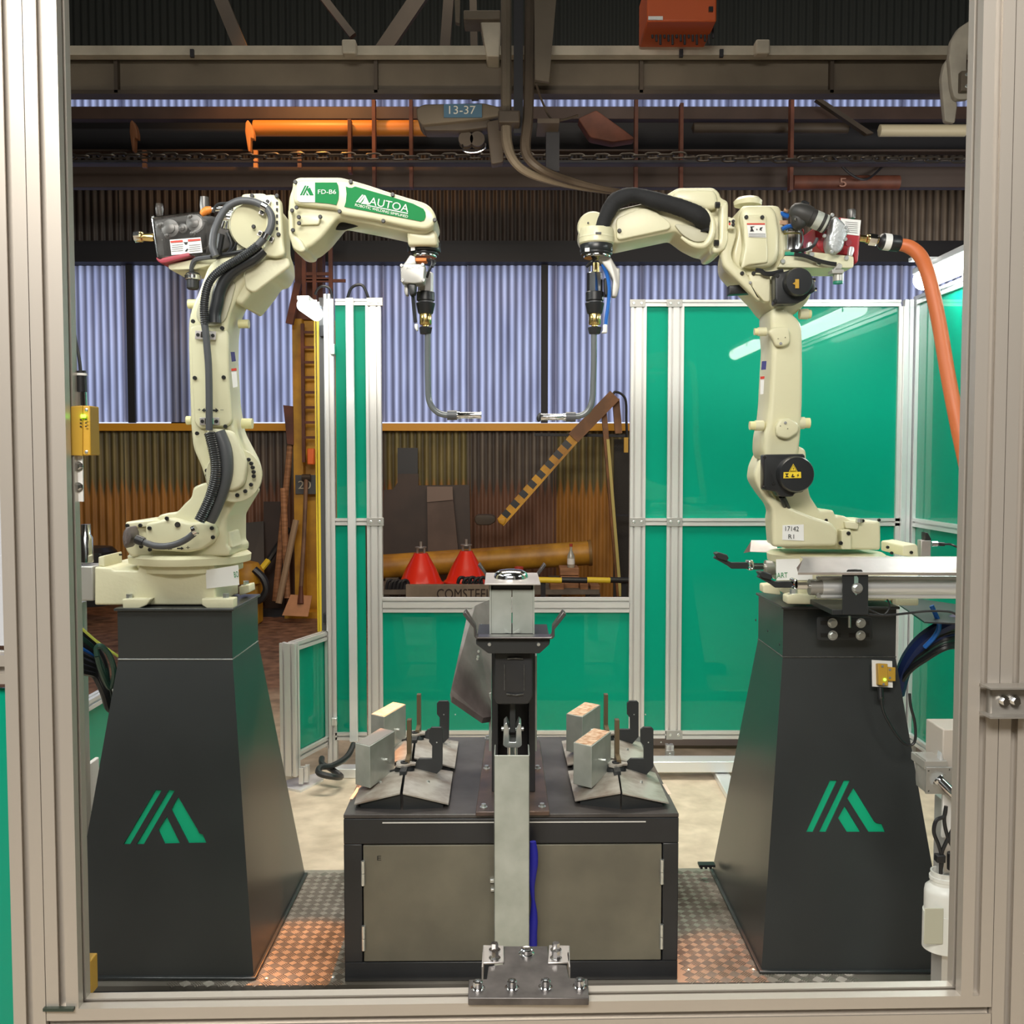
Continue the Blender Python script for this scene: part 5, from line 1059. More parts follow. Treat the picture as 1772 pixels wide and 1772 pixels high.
# ---------------- torches
def torch(mirror, label):
    s = -1 if mirror else 1
    if not mirror:
        tx = 737; t = thing('welding_torch', label, 'torch', W(737, 446, 3.05), 'welding torches'); Y = 3.05
        mk('mount_arm', MB().slab(LD([(1275,835),(1330,850),(1340,930),(1200,935),(1230,900)]), Y-.06, Y-.03, .003, corner=2), GREYB, t)
        bx = mk('mount_box', MB().slab(LD([(1178,930),(1240,920),(1430,925),(1418,1100),(1330,1110),(1185,1100)]), Y-.09, Y-.03, .003, corner=3), GREYB, t, label='grey cover plate with four corner screws')
        for q in LD([(1190,938),(1392,930),(1198,1082),(1400,1078)]): bolt('screw', bx, *q, Y-.09, 3.2, CHROME, .005, 10)
        text('lettering', 'AUTOA', *LD([(1235,975)])[0], *LD([(1370,968)])[0], 3.6, Y-.0905, GREYI, bx)
        mk('orange_plug', MB().pbox(719, 446, 738, 452, Y-.07, Y-.03), mat('orange_plug', (.75, .2, .03), .5), t, bev=.002)
        mk('lower_tab', MB().slab(LD([(1215,1100),(1260,1110),(1265,1220),(1230,1225),(1215,1190)]), Y-.06, Y-.03, .003, corner=3), GREYB, t)
        mk('black_block', MB().slab(LD([(1250,1105),(1340,1115),(1330,1210),(1270,1225)]), Y-.08, Y-.04, .003, corner=3), BLK, t)
        mk('wire', MB().tube([W(744,448,3.0), W(748,456,2.99), W(742,470,2.99), W(739,480,3.0)], .004, 6), BLK, t); mk('wire', MB().tube([W(736,450,3.0), W(752,452,2.99), W(748,462,2.98)], .004, 6), BLK, t)
        hose = [(714,505),(716,530),(719,558)]; hm = BLK; elb = (717,560,724,572)
        SX = lambda x: x
    else:
        t = thing('welding_torch', label, 'torch', W(1029, 446, 3.05), 'welding torches'); Y = 3.05
        q = lambda p: crop(p, 980, 300, 5.5375)
        mk('mount_arm', MB().slab(q([(300,812),(420,800),(485,905),(515,907),(512,1080),(485,1182),(435,1182),(438,1110),(445,1020),(415,960),(370,900)]), Y-.06, Y-.03, .003, corner=3), GREYB, t)
        mk('brass_post', MB().cyl(W(1031, 476, Y), W(1031, 455, Y), R(6, Y), n=16), BRASS, t)
        mk('black_block', MB().slab(q([(350,1000),(420,1010),(430,1100),(420,1170),(360,1170)]), Y-.02, Y+.02, .003, corner=2), BLK, t)
        mk('wire', MB().tube([W(1015,462,3.0), W(1024,452,2.99), W(1032,446,3.0)], .004, 6), BLK, t); mk('wire', MB().tube([W(1020,470,3.0), W(1021,458,3.0), W(1027,448,3.0)], .003, 6), BLK, t)
        hose = crop([(345,870),(370,920),(395,990),(408,1060),(412,1150),(400,1280),(385,1380),(380,1450)], 980, 300, 5.5375); hm = BLUE; elb = (1043,561,1051,576)
    cx = 736.5 if not mirror else 1029
    def ring(n, y0, y1, w0, w1, m, k=24):
        a = W(cx, y1, Y); c = W(cx, y0, Y); L_ = (c-a).length
        return mk(n, MB().lathe([(R(w1/2, Y)*.92, 0), (R(w1/2, Y), .002), (R(w0/2, Y), L_-.002), (R(w0/2, Y)*.92, L_)], a, (0, 0, 1), k), m, t)
    ring('steel_body', 472, 507, 27, 27, CHROME if mirror else STEEL, 8); ring('upper_collar', 505, 521, 31, 31, BLK); ring('collar_waist', 520, 526, 26, 26, HOSE)
    ring('lower_collar', 524, 543, 33, 26, BLK); ring('brass_nut', 541, 562, 21, 21, BRASS, 12); ring('brass_stem', 561, 568, 11, 11, BRASS)
    ring('black_nut', 566, 578, 24, 20, BLK, 6)
    mk('gas_hose', MB().tube([W(x, y, Y-.05) for x, y in hose], .0055, 8), hm, t)
    mk('white_elbow', MB().slab([(elb[0], elb[1]), (elb[2], elb[1]), (elb[2], elb[3]), (elb[0]-3 if mirror else elb[0]+4, elb[3]), (elb[0], elb[3]-5)], Y-.06, Y-.04, .003, corner=2), WHITE, t)
    if not mirror: P = [(740,576),(740,620),(740.5,660),(742,690),(749,706),(762,716),(780,719)]; S0, S1, N0, N1, yy = 774, 791, 790, 833, 718.5
    else: P = [(1027.5,578),(1027.5,620),(1026.5,660),(1025,690),(1019,708),(1008,718),(990,721.5)]; S0, S1, N0, N1, yy = 996, 979, 980, 936, 721.5
    mk('swan_neck', MB().tube([W(x, y, Y) for x, y in P], R(5.2, Y), 14), mat('neck_grey', (.14, .155, .16), .25, coat=.3), t)
    mk('neck_sleeve', MB().cyl(W(S0, yy, Y), W(S1, yy, Y), R(8.5, Y), n=18), HOSE, t)
    a = W(N0, yy, Y); c = W(N1, yy, Y); d = (c-a).normalized(); L_ = (c-a).length
    mk('nozzle', MB().lathe([(R(6.3, Y), 0), (R(6.3, Y), L_*.12), (R(5.6, Y), L_*.14), (R(5.6, Y), L_*.95), (R(6, Y), L_), (R(4, Y), L_)], a, d, 24), CHROME, t)
    if mirror: mk('spatter', MB().slab(crop([(1012,395),(1025,378),(1034,378),(1034,420),(1020,425),(1010,410)], 586, 586, 2.953), Y-.015, Y+.015, .003, corner=2), BLK, t)
    return t
torch(False, 'welding torch hanging from the left robot, nozzle pointing right'); torch(True, 'welding torch hanging from the right robot with a blue hose, nozzle pointing left')

# ================================================================ RIGHT ROBOT
RC = lambda pts: crop(pts, 1230, 320, 5.212)
RD = lambda pts: crop(pts, 980, 300, 5.5375)
RE = lambda pts: crop(pts, 1240, 760, 4.219)
rb = thing('welding_robot', 'cream welding robot on the right pedestal, labelled 17142 R1', 'robot', (cxR, 3.1, 1.07), 'welding robots on the pedestals')
base = mk('base_casting', MB().slab([(1342,966),(1500,966),(1590,975),(1590,1040),(1342,1040)], 2.985, 3.24, .006, corner=3), CREAM2, rb)
decal('side_label', [(1343,968),(1406,966),(1406,1004),(1343,1004)], 2.98, WHITE, base, label='white label with green lettering')
text('lettering', 'JART', *RE([(428,1015)])[0], *RE([(520,1010)])[0], 9, 2.978, DECALG, base)
for pl in ([(1354,1031),(1370,1028),(1411,1030),(1411,1046),(1354,1045)], [(1314,1012),(1345,1010),(1352,1030),(1314,1026)], [(1540,1036),(1590,1036),(1590,1048),(1540,1048)]):
    Yq = 2.955 if pl[0][0] != 1314 else 3.12; mk('mounting_foot', MB().slab(pl, Yq, Yq+.05, .003, corner=3), CREAM2, base)
hexbolt('foot_bolt', base, W(1373, 1030, 2.975), .011, .018, (0, 0, 1))
cc = Vector((W(1430, 960, 3.1).x, 3.11, W(1430, 972, 3.1).z))
mk('turntable_ring', MB().lathe([(.14, -.03), (.155, .0), (.172, .004), (.174, .024), (.165, .03), (.14, .032)], cc, (0, 0, 1), 64), CREAM, rb)
sw = mk('swivel_body', MB().slab([(1330,890),(1325,876),(1311,860),(1297,841),(1291,829),(1294,807),(1304,786),(1320,771),(1350,768),(1372,778),(1376,840),(1381,860),(1400,885),(1426,882),(1430,893),(1448,892),(1462,901),(1524,902),(1525,952),(1331,950),(1327,902)], 2.985, 3.2, .008, corner=6), CREAM, rb)
mk('sweeping_flank', MB().slab([(1333,898),(1332,880),(1318,862),(1304,838),(1300,822),(1309,800),(1322,788),(1322,840),(1335,862),(1361,877),(1401,893),(1440,905),(1450,918),(1451,945),(1333,947)], 2.95, 2.99, .010, corner=8), CREAM, sw)
mk('inner_web', MB().slab([(1345,860),(1360,850),(1388,852),(1400,880),(1402,893),(1362,880)], 3.02, 3.1, .004, corner=3), CREAM2, sw)
mk('front_pad', MB().slab(RE([(878,665),(980,660),(985,805),(880,805)]), 2.945, 2.99, .003, corner=2), CREAM, sw)
mk('casting_boss', MB().slab(RE([(920,600),(1040,610),(1035,660),(925,650)]), 2.97, 2.99, .003, corner=2), CREAM2, sw)
caps(sw, RE([(963,687),(906,758)]), 2.944, 5); caps(sw, RE([(800,592),(1068,595),(1186,590)]), 2.985, 4)
mk('lifting_stud', MB().cyl(W(*RE([(1040,605)])[0], 2.97), W(*RE([(1040,580)])[0], 2.97), .010, n=8), ZINC, sw)
decal('number_label', RE([(482,628),(636,622),(638,742),(480,735)]), 2.948, WHITE, sw, label='white paper label reading 17142 R1')
text('lettering', '17142', *RE([(502,670)])[0], *RE([(600,672)])[0], 8.2, 2.946, INK, sw); text('lettering', 'R1', *RE([(524,727)])[0], *RE([(566,727)])[0], 7.5, 2.946, INK, sw)
rp = mk('rear_connector_block', MB().slab([(1524,944),(1575,941),(1586,945),(1590,965),(1524,962)], 3.02, 3.2, .004, corner=3), CREAM2, base)
caps(rp, [(1536,947),(1577,956),(1543,957)], 3.018, 4)
def motor(par, plate, cx, cy, r, Yb, label):
    m_ = mk('motor', MB().slab(plate, Yb-.05, Yb, .004, corner=4), BLKM, par, label=label)
    mk('motor_cap', MB().lathe([(R(r, Yb), 0), (R(r, Yb), .03), (R(r*.93, Yb), .038), (R(r*.5, Yb), .039)], W(cx, cy, Yb-.045), (0, -1, 0), 40), BLKM, m_)
    return m_
m1 = motor(sw, RE([(318,112),(640,108),(645,160),(690,170),(688,330),(640,345),(632,385),(560,395),(545,420),(440,420),(420,385),(318,370)]), 1372.7, 820.5, 30.5, 2.95, 'black servo motor with yellow warning sign')
for q in RE([(350,130),(348,352),(415,325)]): bolt('bolt', m1, *q, 2.90, 3, CAPM, .004, 10)
decal('warning_sign', RE([(560,180),(592,237),(529,237)]), 2.864, YELB, m1, label='yellow triangle with a black flash'); decal('warning_mark', RE([(560,187),(585,233),(536,233)]), 2.8628, INK, m1, th=.0006); decal('warning_sign', RE([(560,193),(580,230),(541,230)]), 2.862, YELB, m1, th=.0006)
decal('flash_mark', RE([(563,202),(556,215),(561,215),(557,227),(566,212),(561,212)]), 2.8605, INK, m1, th=.0006)
decal('warning_sign', RE([(490,241),(616,238),(618,283),(488,286)]), 2.864, YELB, m1, label='yellow strip with three black pictograms')
for q in ([(500,250),(528,250),(515,265),(530,277),(500,277),(512,265)], [(545,277),(555,252),(562,258),(556,268),(572,270),(565,278)], [(600,250),(585,265),(595,264),(588,278),(604,262),(595,262)]): decal('pictogram', RE(q), 2.8625, INK, m1, th=.0006)
mk('motor_cable', MB().tube([W(1351,860,2.92), W(1356,872,2.94), W(1360,880,2.97)], .006, 8), BLK, m1); mk('motor_cable', MB().tube([W(1356,860,2.92), W(1362,872,2.94), W(1367,884,2.97)], .005, 8), BLK, m1)
# lower arm
la = mk('lower_arm', MB().slab([(1316,535),(1316,562),(1320,600),(1319,612),(1316,650),(1313,700),(1308,735),(1302,752),(1300,780),(1306,795),(1378,795),(1385,755),(1389,700),(1390,640),(1389,585),(1387,560),(1370,545),(1340,530)], 2.97, 3.12, .012, corner=10), CREAM, rb)
for q in ([(492,1320),(560,1280),(690,1275),(715,1300),(720,1430),(640,1460),(570,1450),(545,1380)],): mk('raised_pad', MB().slab(RC(q), 2.95, 2.975, .006, corner=6), CREAM, la)
RG = lambda pts: crop(pts, 1172, 586, 2.953)
mk('raised_pad', MB().slab(RG([(492,455),(515,410),(575,405),(625,440),(620,480),(560,515),(500,500)]), 2.95, 2.975, .006, corner=6), CREAM, la)
for q, Yq in ((RC([(632,1430)])[0], 2.948), (RG([(553,430)])[0], 2.948)): bolt('plug', la, *q, Yq, 2.5, GREYI, .003, 12)
for q in RC([(608,1387),(673,1375)])+RG([(528,446),(565,460)]): bolt('screw_hole', la, *q, 2.948, .8, CAPM, .002, 6)
for px in ((1305,568,1324,580), (1386,536,1403,551), (1297,729,1322,744), (1376,723,1401,741)):
    a = W(px[0], (px[1]+px[3])/2, 2.99); c = W(px[2], (px[1]+px[3])/2, 2.99); mk('stopper', MB().cyl(a, c, R((px[3]-px[1])/2, 2.99), n=16), CREAMS, la)
    mm = W((px[0]+px[2])/2 + (4 if px[0] < 1350 else -4), (px[1]+px[3])/2, 2.99); mk('stopper_boss', MB().cyl(mm-Vector((.012, 0, 0)), mm+Vector((.012, 0, 0)), R((px[3]-px[1])/2+1.5, 2.99), n=16), CREAM, la)
decal('rating_label', RC([(462,1590),(503,1588),(497,1665),(455,1668)]), 2.965, mat('navy_label2', (.06, .06, .22), .4), la)
decal('warning_label', RG([(425,195),(445,193),(440,283),(424,285)]), 2.968, WHITE, la, label='white warning label with red bar'); decal('label_bar', RG([(425,194),(446,192),(445,205),(425,207)]), 2.966, REDI, la)
# elbow housing
eh = mk('elbow_housing', MB().slab([(1240,440),(1242,458),(1257,474),(1272,485),(1307,516),(1322,534),(1345,546),(1364,547),(1391,527),(1406,510),(1404,490),(1380,465),(1345,455),(1350,435),(1346,385),(1342,364),(1334,354),(1262,354),(1252,385)], 2.99, 3.2, .014, corner=8), CREAM, rb)
mk('upper_cover', MB().slab([(1276,372),(1283,355),(1332,354),(1344,366),(1350,400),(1350,440),(1340,458),(1318,462),(1290,462),(1276,455),(1283,420)], 2.955, 3.0, .014, corner=8), CREAM, eh)
mk('label_pad', MB().slab(RC([(272,265),(505,265),(505,330),(520,700),(330,720),(265,760),(300,560),(285,340)]), 2.948, 2.96, .005, corner=5), CREAM, eh)
mk('breather_dome', MB().lathe([(.04, 0), (.042, .012), (.032, .022), (0, .025)], W(1294, 356, 3.07), (0, 0, 1), 28), CREAM, eh)
mk('left_lobe', MB().slab([(1246,380),(1262,372),(1275,400),(1262,440),(1268,455),(1290,470),(1300,486),(1318,520),(1312,520),(1275,485),(1248,460),(1243,440)], 2.965, 3.0, .008, corner=8), CREAM, eh)
mk('lower_plate', MB().slab([(1290,474),(1333,474),(1333,522),(1322,522),(1300,500)], 2.965, 3.0, .004, corner=4), CREAM2, eh)
caps(eh, RC([(320,290),(464,292)]), 2.945, 4.8); caps(eh, RC([(282,797),(385,797)]), 2.962, 4.8); bolt('plug', eh, *RC([(357,882)])[0], 2.962, 2.6, GREYI, .003, 12)
decal('warning_label', RC([(325,345),(488,345),(500,475),(340,470)]), 2.9455, WHITE, eh, label='white warning label showing a robot striking a person')
decal('label_bar', RC([(325,345),(488,345),(489,358),(327,358)]), 2.944, REDI, eh)
for q in ([(357,375),(395,372),(385,380),(372,384),(390,418),(355,420),(362,395)], [(445,385),(470,380),(455,400),(462,415),(440,405)], [(410,395),(425,400),(415,410)]): decal('label_pictogram', RC(q), 2.944, INK, eh)
for k in range(3): decal('label_line', RC([(343,436+k*12),(494,438+k*12),(494,442+k*12),(343,440+k*12)]), 2.944, GREYI, eh)
mk('switch_plate', MB().slab(RC([(152,295),(222,295),(215,395),(150,395)]), 2.94, 2.955, .003, corner=2), CREAM2, eh)
caps(eh, RC([(202,327),(202,358)]), 2.937, 4); decal('marker', RC([(162,322),(178,322),(178,338),(162,338)]), 2.938, INK, eh); decal('marker', RC([(162,342),(178,342),(178,360),(162,360)]), 2.938, REDI, eh)
m2 = motor(eh, RC([(542,795),(640,780),(700,760),(870,765),(900,830),(940,870),(945,960),(880,985),(845,1030),(760,1070),(545,1075)]), 1376.8, 490.8, 23.5, 2.965, 'black servo motor below the elbow with small yellow sticker')
decal('warning_sign', RC([(762,850),(796,850),(796,932),(762,932)]), 2.878, YEL, m2); decal('warning_sign', RC([(738,890),(760,875),(760,900)]), 2.878, YEL, m2)
for q in RC([(580,1045),(600,820)]): bolt('bolt', m2, *q, 2.915, 3.5, CAPM, .004, 10)
for q in RC([(925,858),(938,942)]): mk('plug_pin', MB().cyl(W(q[0]-3, q[1], 2.93), W(q[0]+3, q[1], 2.93), .006, n=10), CHROME, m2)
mk('motor_cable', MB().tube([W(*q, 2.95) for q in RC([(405,770),(450,775),(490,800),(560,800),(650,775)])], .007, 8), BLK, m2)
mk('black_bar', MB().slab([(1257,494),(1257,509),(1300,507),(1300,491)], 3.02, 3.06, .002, corner=1), BLK, eh)
sh = mk('feeder_shelf', MB().slab(RC([(585,740),(648,640),(760,640),(860,660),(860,600),(920,605),(1290,645),(1288,740),(1270,748),(590,742)]), 2.975, 3.0, .002, corner=2), CREAM2, rb)
for q in RC([(648,690),(972,705),(910,628),(1222,660)]): bolt('bolt', sh, *q, 2.972, 4.2, ZINC, .007, 12)
mk('white_tab', MB().slab(RC([(868,512),(908,512),(918,600),(850,600),(858,560)]), 2.98, 3.0, .002, corner=2), ALUB, sh); mk('white_tab', MB().slab(RC([(1240,552),(1292,556),(1296,590),(1270,645),(1222,640)]), 2.98, 3.0, .002, corner=2), ALUB, sh)
mk('shelf_floor', MB().pbox(1346, 456, 1476, 462, 3.0, 3.15), CREAM2, sh)
# forearm
fa = mk('forearm', MB().slab([(998,401),(1000,382),(1008,372),(1020,367),(1042,366),(1075,358),(1110,350),(1148,336),(1168,324),(1234,323.5),(1245,333),(1247,342),(1261,347),(1261,416),(1254,432),(1238,441),(1228,440),(1227,431),(1213,429),(1188,417),(1173,406),(1164,400),(1110,411),(1063,421),(1005,415)], 2.99, 3.15, .010, corner=7), CREAM, rb)
mk('shoulder_box', MB().slab(RD([(1000,210),(1050,145),(1400,145),(1450,190),(1455,330),(1350,350),(1010,260)]), 2.965, 3.0, .012, corner=6), CREAM, fa)
mk('mount_flange', MB().slab(RD([(1460,300),(1550,275),(1553,640),(1520,720),(1440,760),(1385,760),(1380,700),(1460,640)]), 2.955, 2.995, .006, corner=5), CREAM, fa)
mk('opening_rim', MB().tube([W(*q, 2.965) for q in RD([(1330,345),(1370,400),(1398,470),(1400,560),(1370,640),(1320,690),(1240,690),(1170,660),(1100,610)])], [.006,.008,.009,.010,.010,.009,.008,.006,.004], 10), CREAM, fa)
mk('web_panel', MB().slab(RD([(470,430),(700,330),(820,340),(1000,470),(1000,530),(480,640)]), 2.978, 2.992, .004, corner=8), CREAM2, fa)
mk('recess', MB().slab(RD([(1020,480),(1200,500),(1380,580),(1340,650),(1230,660),(1110,590)]), 2.981, 2.992, .002, corner=8), MT['cream_shaded'], fa)  # darker cream again carries the shade of the hollow
mk('end_disc', MB().cyl(W(1026, 394, 2.995), W(1026, 394, 2.975), R(27, 2.98), R(25, 2.98), n=40), CREAM, fa)
caps(fa, RD([(508,550)]), 2.975, 5); bolt('screw_hole', fa, *RD([(209,473)])[0], 2.969, 1.6, CAPM, .002, 8)
for q in RD([(1448,305),(1437,668)]): mk('hex_bolt', MB().cyl(W(q[0]-4, q[1], 2.945), W(q[0]+4, q[1], 2.945), .009, n=6), CAPM, fa)
wr = mk('wrist', MB().lathe([(.046, 0), (.0505, .004), (.0505, .034), (.048, .045), (.040, .047), (.02, .047)], W(1032, 424, 2.99), (0, 0, 1), 40), CREAM, rb)
mk('seam_ring', MB().lathe([(.051, .018), (.0515, .02), (.051, .022)], W(1032, 424, 2.99), (0, 0, 1), 40), CREAM2, wr)
decal('slot', RD([(280,562),(335,562),(335,580),(280,580)]), 2.936, BLK, wr, th=.004)
wristring(wr, 1032, 423, 437, 56, BLKM, Y=2.99); wristring(wr, 1032, 436, 441.5, 54, BLKM, Y=2.99); wristring(wr, 1033, 440, 446.5, 46, CHROME, 'tool_flange', Y=2.99)
decal('ring_label', RD([(178,715),(222,712),(222,748),(178,750)]), 2.945, WHITE, wr)
P = RD([(335,548),(355,480),(400,370),(470,270),(590,215),(700,215),(850,260),(1000,300),(1150,350),(1270,410),(1340,490),(1350,570)])
rr = [.021,.019,.0215,.024,.0225,.020,.0245,.0235,.0245,.026,.026,.022]
b = MB().tube([W(x, y, 2.965 if i < 10 else 2.99) for i, (x, y) in enumerate(P)], rr, 18, sub=8)
for i, v in enumerate(b.v): v += Vector((math.sin(i*1.7)*.0008, math.cos(i*.9)*.0008, math.sin(i*2.3)*.0009))
tag(mk('cable_sleeve', b, CLOTH, smooth=80), 'wrinkled black fabric sleeve over the forearm of the right robot', 'sleeve')
# ---------------- right feeder
wf = thing('wire_feeder', 'red wire feeder with a grey gear motor at the rear of the right robot', 'feeder', W(1430, 462, 3.08))
mk('red_housing', MB().slab(RC([(820,380),(1110,290),(1355,318),(1345,480),(1320,690),(1290,715),(1270,640),(900,600),(850,560)]), 3.0, 3.13, .004, corner=3), RED, wf)
decal('data_label', RC([(1172,300),(1355,318),(1340,458),(1178,440)]), 2.998, WHITE, wf, label='white data label')
for k in range(6): decal('label_line', RC([(1215,330+k*18),(1325,340+k*18),(1325,344+k*18),(1215,334+k*18)]), 2.996, GREYI, wf)
decal('oval_badge', RC([(1215,520),(1225,498),(1250,492),(1270,505),(1272,525),(1260,545),(1235,552),(1218,542)]), 2.997, PINK, wf)
gx = mk('gear_housing', MB().slab(RC([(1060,290),(1100,278),(1200,345),(1235,390),(1240,440),(1205,480),(1190,550),(1150,600),(1095,615),(1040,590),(1008,540),(1008,470),(1040,420)]), 2.94, 3.0, .006, corner=8), mat('cast_alloy', (.50, .53, .54), .4, .6, bump=.3, bscale=120), wf)
for q in RC([(1095,272),(1218,380),(1235,415),(1025,460),(1090,605),(1215,490)]): bolt('screw', gx, *q, 2.94, 3.2, ZINC, .006, 10)
a = W(*RC([(1050,360)])[0], 2.95); c = W(*RC([(790,245)])[0], 2.95); d = (c-a).normalized(); L_ = (c-a).length; rr_ = R(15.5, 2.95)
mo = mk('motor_body', MB().lathe([(rr_*.98, 0), (rr_, .004), (rr_, L_*.6), (rr_*1.12, L_*.62), (rr_*1.15, L_*.85), (rr_*1.0, L_*1.06), (rr_*.7, L_*1.22), (rr_*.3, L_*1.28), (0, L_*1.29)], a, d, 36), mat('motor_black', (.035, .034, .032), .5), wf)
mk('end_cap', MB().slab(RC([(705,215),(760,162),(830,165),(900,220),(880,330),(830,385),(760,390),(700,320)]), 2.93, 2.975, .016, corner=8), MT['motor_black'], mo)
e = MB().lathe([(rr_*1.015, L_*.24), (rr_*1.015, L_*.46)], a, d, 36); mk('silver_label', e, mat('silver_label', (.55, .58, .52), .35, .3), mo)
mk('silver_label', MB().lathe([(rr_*1.015, L_*.06), (rr_*1.015, L_*.13)], a, d, 36), MT['silver_label'], mo)
mk('terminal_clip', MB().tube([W(*q, 2.95) for q in RC([(820,160),(840,152),(885,172)])], .004, 6), BLK, mo); bolt('screw', mo, *RC([(770,308)])[0], 2.928, 2.2, CHROME, .003, 8)
mk('chrome_cup', MB().lathe([(.030, 0), (.034, .004), (.034, .05), (.037, .054), (.037, .064), (.03, .068), (0, .068)], W(1368, 438, 3.02), (0, 0, 1), 28), CHROME, wf)
mk('brass_ring', MB().lathe([(.0355, .048), (.0375, .05), (.0355, .053)], W(1368, 438, 3.02), (0, 0, 1), 28), mat('olive_brass', (.35, .32, .12), .3, .8), wf)
mk('blue_tube', MB().tube([W(*q, 2.98) for q in RC([(640,400),(690,375),(740,370)])], .006, 8), BLUE, wf); mk('blue_tube', MB().tube([W(*q, 3.0) for q in RC([(610,270),(640,262),(670,275),(700,285)])], .008, 8), BLUE, wf)
mk('copper_fittings', MB().pbox(1349, 381, 1364, 389, 2.99, 3.02).cyl(W(*RC([(660,225)])[0], 2.99), W(*RC([(695,238)])[0], 2.99), .006, n=8), mat('copper', (.6, .38, .25), .35, .8), wf, bev=.001)
mk('dark_knob', MB().lathe([(.011, 0), (.013, .02), (.011, .026)], W(1473, 378, 3.06), (0, 0, 1), 14), FEEDL, wf)
for q_, Y_, r_ in (([(755,625),(850,640),(960,680),(1060,705),(1130,715)], 2.955, .006), ([(820,420),(830,500),(800,580),(760,625)], 2.96, .003), ([(960,480),(930,540),(880,575),(810,590),(720,590)], 2.95, .005)):
    mk('wire', MB().tube([W(*q, Y_) for q in RC(q_)], r_, 8), BLK, wf)
vv = mk('valve', MB().pbox(1440, 466, 1460, 473, 2.95, 2.99).cyl(W(1450, 487, 2.97), W(1450, 472, 2.97), .0145, n=18).slab(RC([(1060,800),(1110,740),(1150,700),(1190,720),(1180,760),(1110,760),(1080,810)]), 2.96, 2.98, .002, corner=2), GREYB, wf, bev=.001)
mk('green_ring', MB().cyl(W(1450, 491, 2.97), W(1450, 486, 2.97), .0142, n=18), mat('valve_green', (.03, .25, .17), .4), vv)
nz = mk('outlet_nozzle', MB().lathe([(.010, 0), (.010, .02), (.013, .022), (.013, .028), (.016, .03), (.016, .048), (.012, .05), (.012, .058)], W(1487, 412, 3.06), (1, 0, -.12), 16), BRASS, wf)
mk('steel_union', MB().lathe([(.017, .028), (.0175, .03), (.0175, .05), (.015, .052)], W(1487, 412, 3.06), (1, 0, -.12), 8), CHROME, nz)
oh = thing('orange_hose', 'thick orange hose drooping from the right wire feeder down the right side', 'hose', W(1640, 700, 3.0))
mk('black_coupling', MB().lathe([(.012, 0), (.02, .006), (.024, .012), (.024, .062), (.021, .066)], W(1519, 417, 3.06), (1, 0, -.12), 20), BLK, oh)
mk('white_band', MB().lathe([(.0245, .016), (.0245, .036)], W(1519, 417, 3.06), (1, 0, -.12), 20), WHITE, oh)
mk('hose_body', MB().tube([W(x, y, Y) for x, y, Y in ((1556,423,3.06),(1575,428,3.05),(1593,444,3.03),(1606,475,3.0),(1617,520,2.98),(1627,570,2.96),(1637,630,2.93),(1648,690,2.9),(1660,750,2.88),(1675,820,2.86),(1690,900,2.85),(1700,980,2.85))], [.018]+[.0205]*11, 16), ORG, oh)
# ================================================================ PNEUMATIC CYLINDERS ON THE RIGHT PEDESTAL
def cyl_unit(dY, dx, dy, label, front=True):
    q = lambda pts: [(x+dx, y+dy) for x, y in RE(pts)]
    Y = 2.80+dY; t = thing('pneumatic_cylinder', label, 'cylinder', W(1550+dx, 1040+dy, Y), 'pneumatic cylinders on the right')
    def hz(n, x0, x1, y0, y1, m, ns=20):
        a = W(x0+dx, (y0+y1)/2+dy, Y); c = W(x1+dx, (y0+y1)/2+dy, Y); return mk(n, MB().cyl(a, c, R(abs(y1-y0)/2, Y), n=ns), m, t)
    hz('barrel', 1421, 1720, 1002, 1030, ALUB, 28); hz('tie_tube', 1418, 1720, 996.5, 1005, ALUB); hz('tie_tube', 1418, 1720, 1027, 1036, ALUB)
    hz('end_cap', 1400, 1421, 1002, 1030, mat('cast_end', (.42, .41, .38), .4, .5), 12); hz('rod', 1392, 1402, 1009, 1019, CHROME); hz('rod_nut', 1378, 1396, 1007, 1020, CHROME, 6)
    for y in (1000, 1031): bolt('cap_screw', t, 1416+dx, y+dy, Y-.012, 4, ZINC, .008, 10)
    mk('clevis', MB().slab(q([(530,1030),(575,1020),(595,1035),(595,1085),(575,1098),(530,1098),(530,1085),(572,1080),(572,1050),(530,1050)]), Y-.025, Y+.025, .003, corner=2), CHROME, t)
    ar = mk('clamp_arm', MB().prism([W(x, y, Y-.01) for x, y in q([(300,1008),(400,1062),(430,1085),(545,1086),(562,1062),(545,1040),(430,1040),(320,985)])], (0, .02, 0)), DPLT, t, bev=.002)
    mk('arm_head', MB().prism([W(x, y, Y-.02) for x, y in q([(310,975),(335,965),(400,985),(410,1010),(395,1030),(330,1010)])], (0, .04, 0)), DPLT, ar, bev=.002)
    return t
cyl_unit(0, 0, 0, 'long aluminium pneumatic cylinder in front of the right robot base, the nearer one')
cyl_unit(.62, -76, -33, 'pneumatic cylinder with dark clamp arm behind the nearer one, left of the robot base')
t = thing('cylinder_shield', 'long bent stainless cover above the nearer pneumatic cylinder', 'cover', W(1550, 990, 2.78))
x1 = W(1720, 975, 2.76)
a, b_, c, e = W(1390, 967, 2.80), W(1381, 991, 2.73), W(1720, 991, 2.73), W(1720, 967, 2.80)
mk('sloped_sheet', MB().prism([a, b_, c, e], (0, .0015, .002)), STEEL, t, smooth=0); mk('top_sheet', MB().prism([a, e, e+Vector((0, .03, .002)), a+Vector((0, .03, .002))], (0, 0, .0015)), STEEL, t, smooth=0)
mk('lip', MB().prism([b_, c, c+Vector((0, .001, -.006)), b_+Vector((0, .001, -.006))], (0, .0015, 0)), STEEL, t, smooth=0)
mk('end_gusset', MB().prism([a, b_, a+Vector((-.004, .05, -.03))], (.001, 0, 0)), mat('gusset_brown', (.16, .1, .08), .5, .3), t, smooth=0)
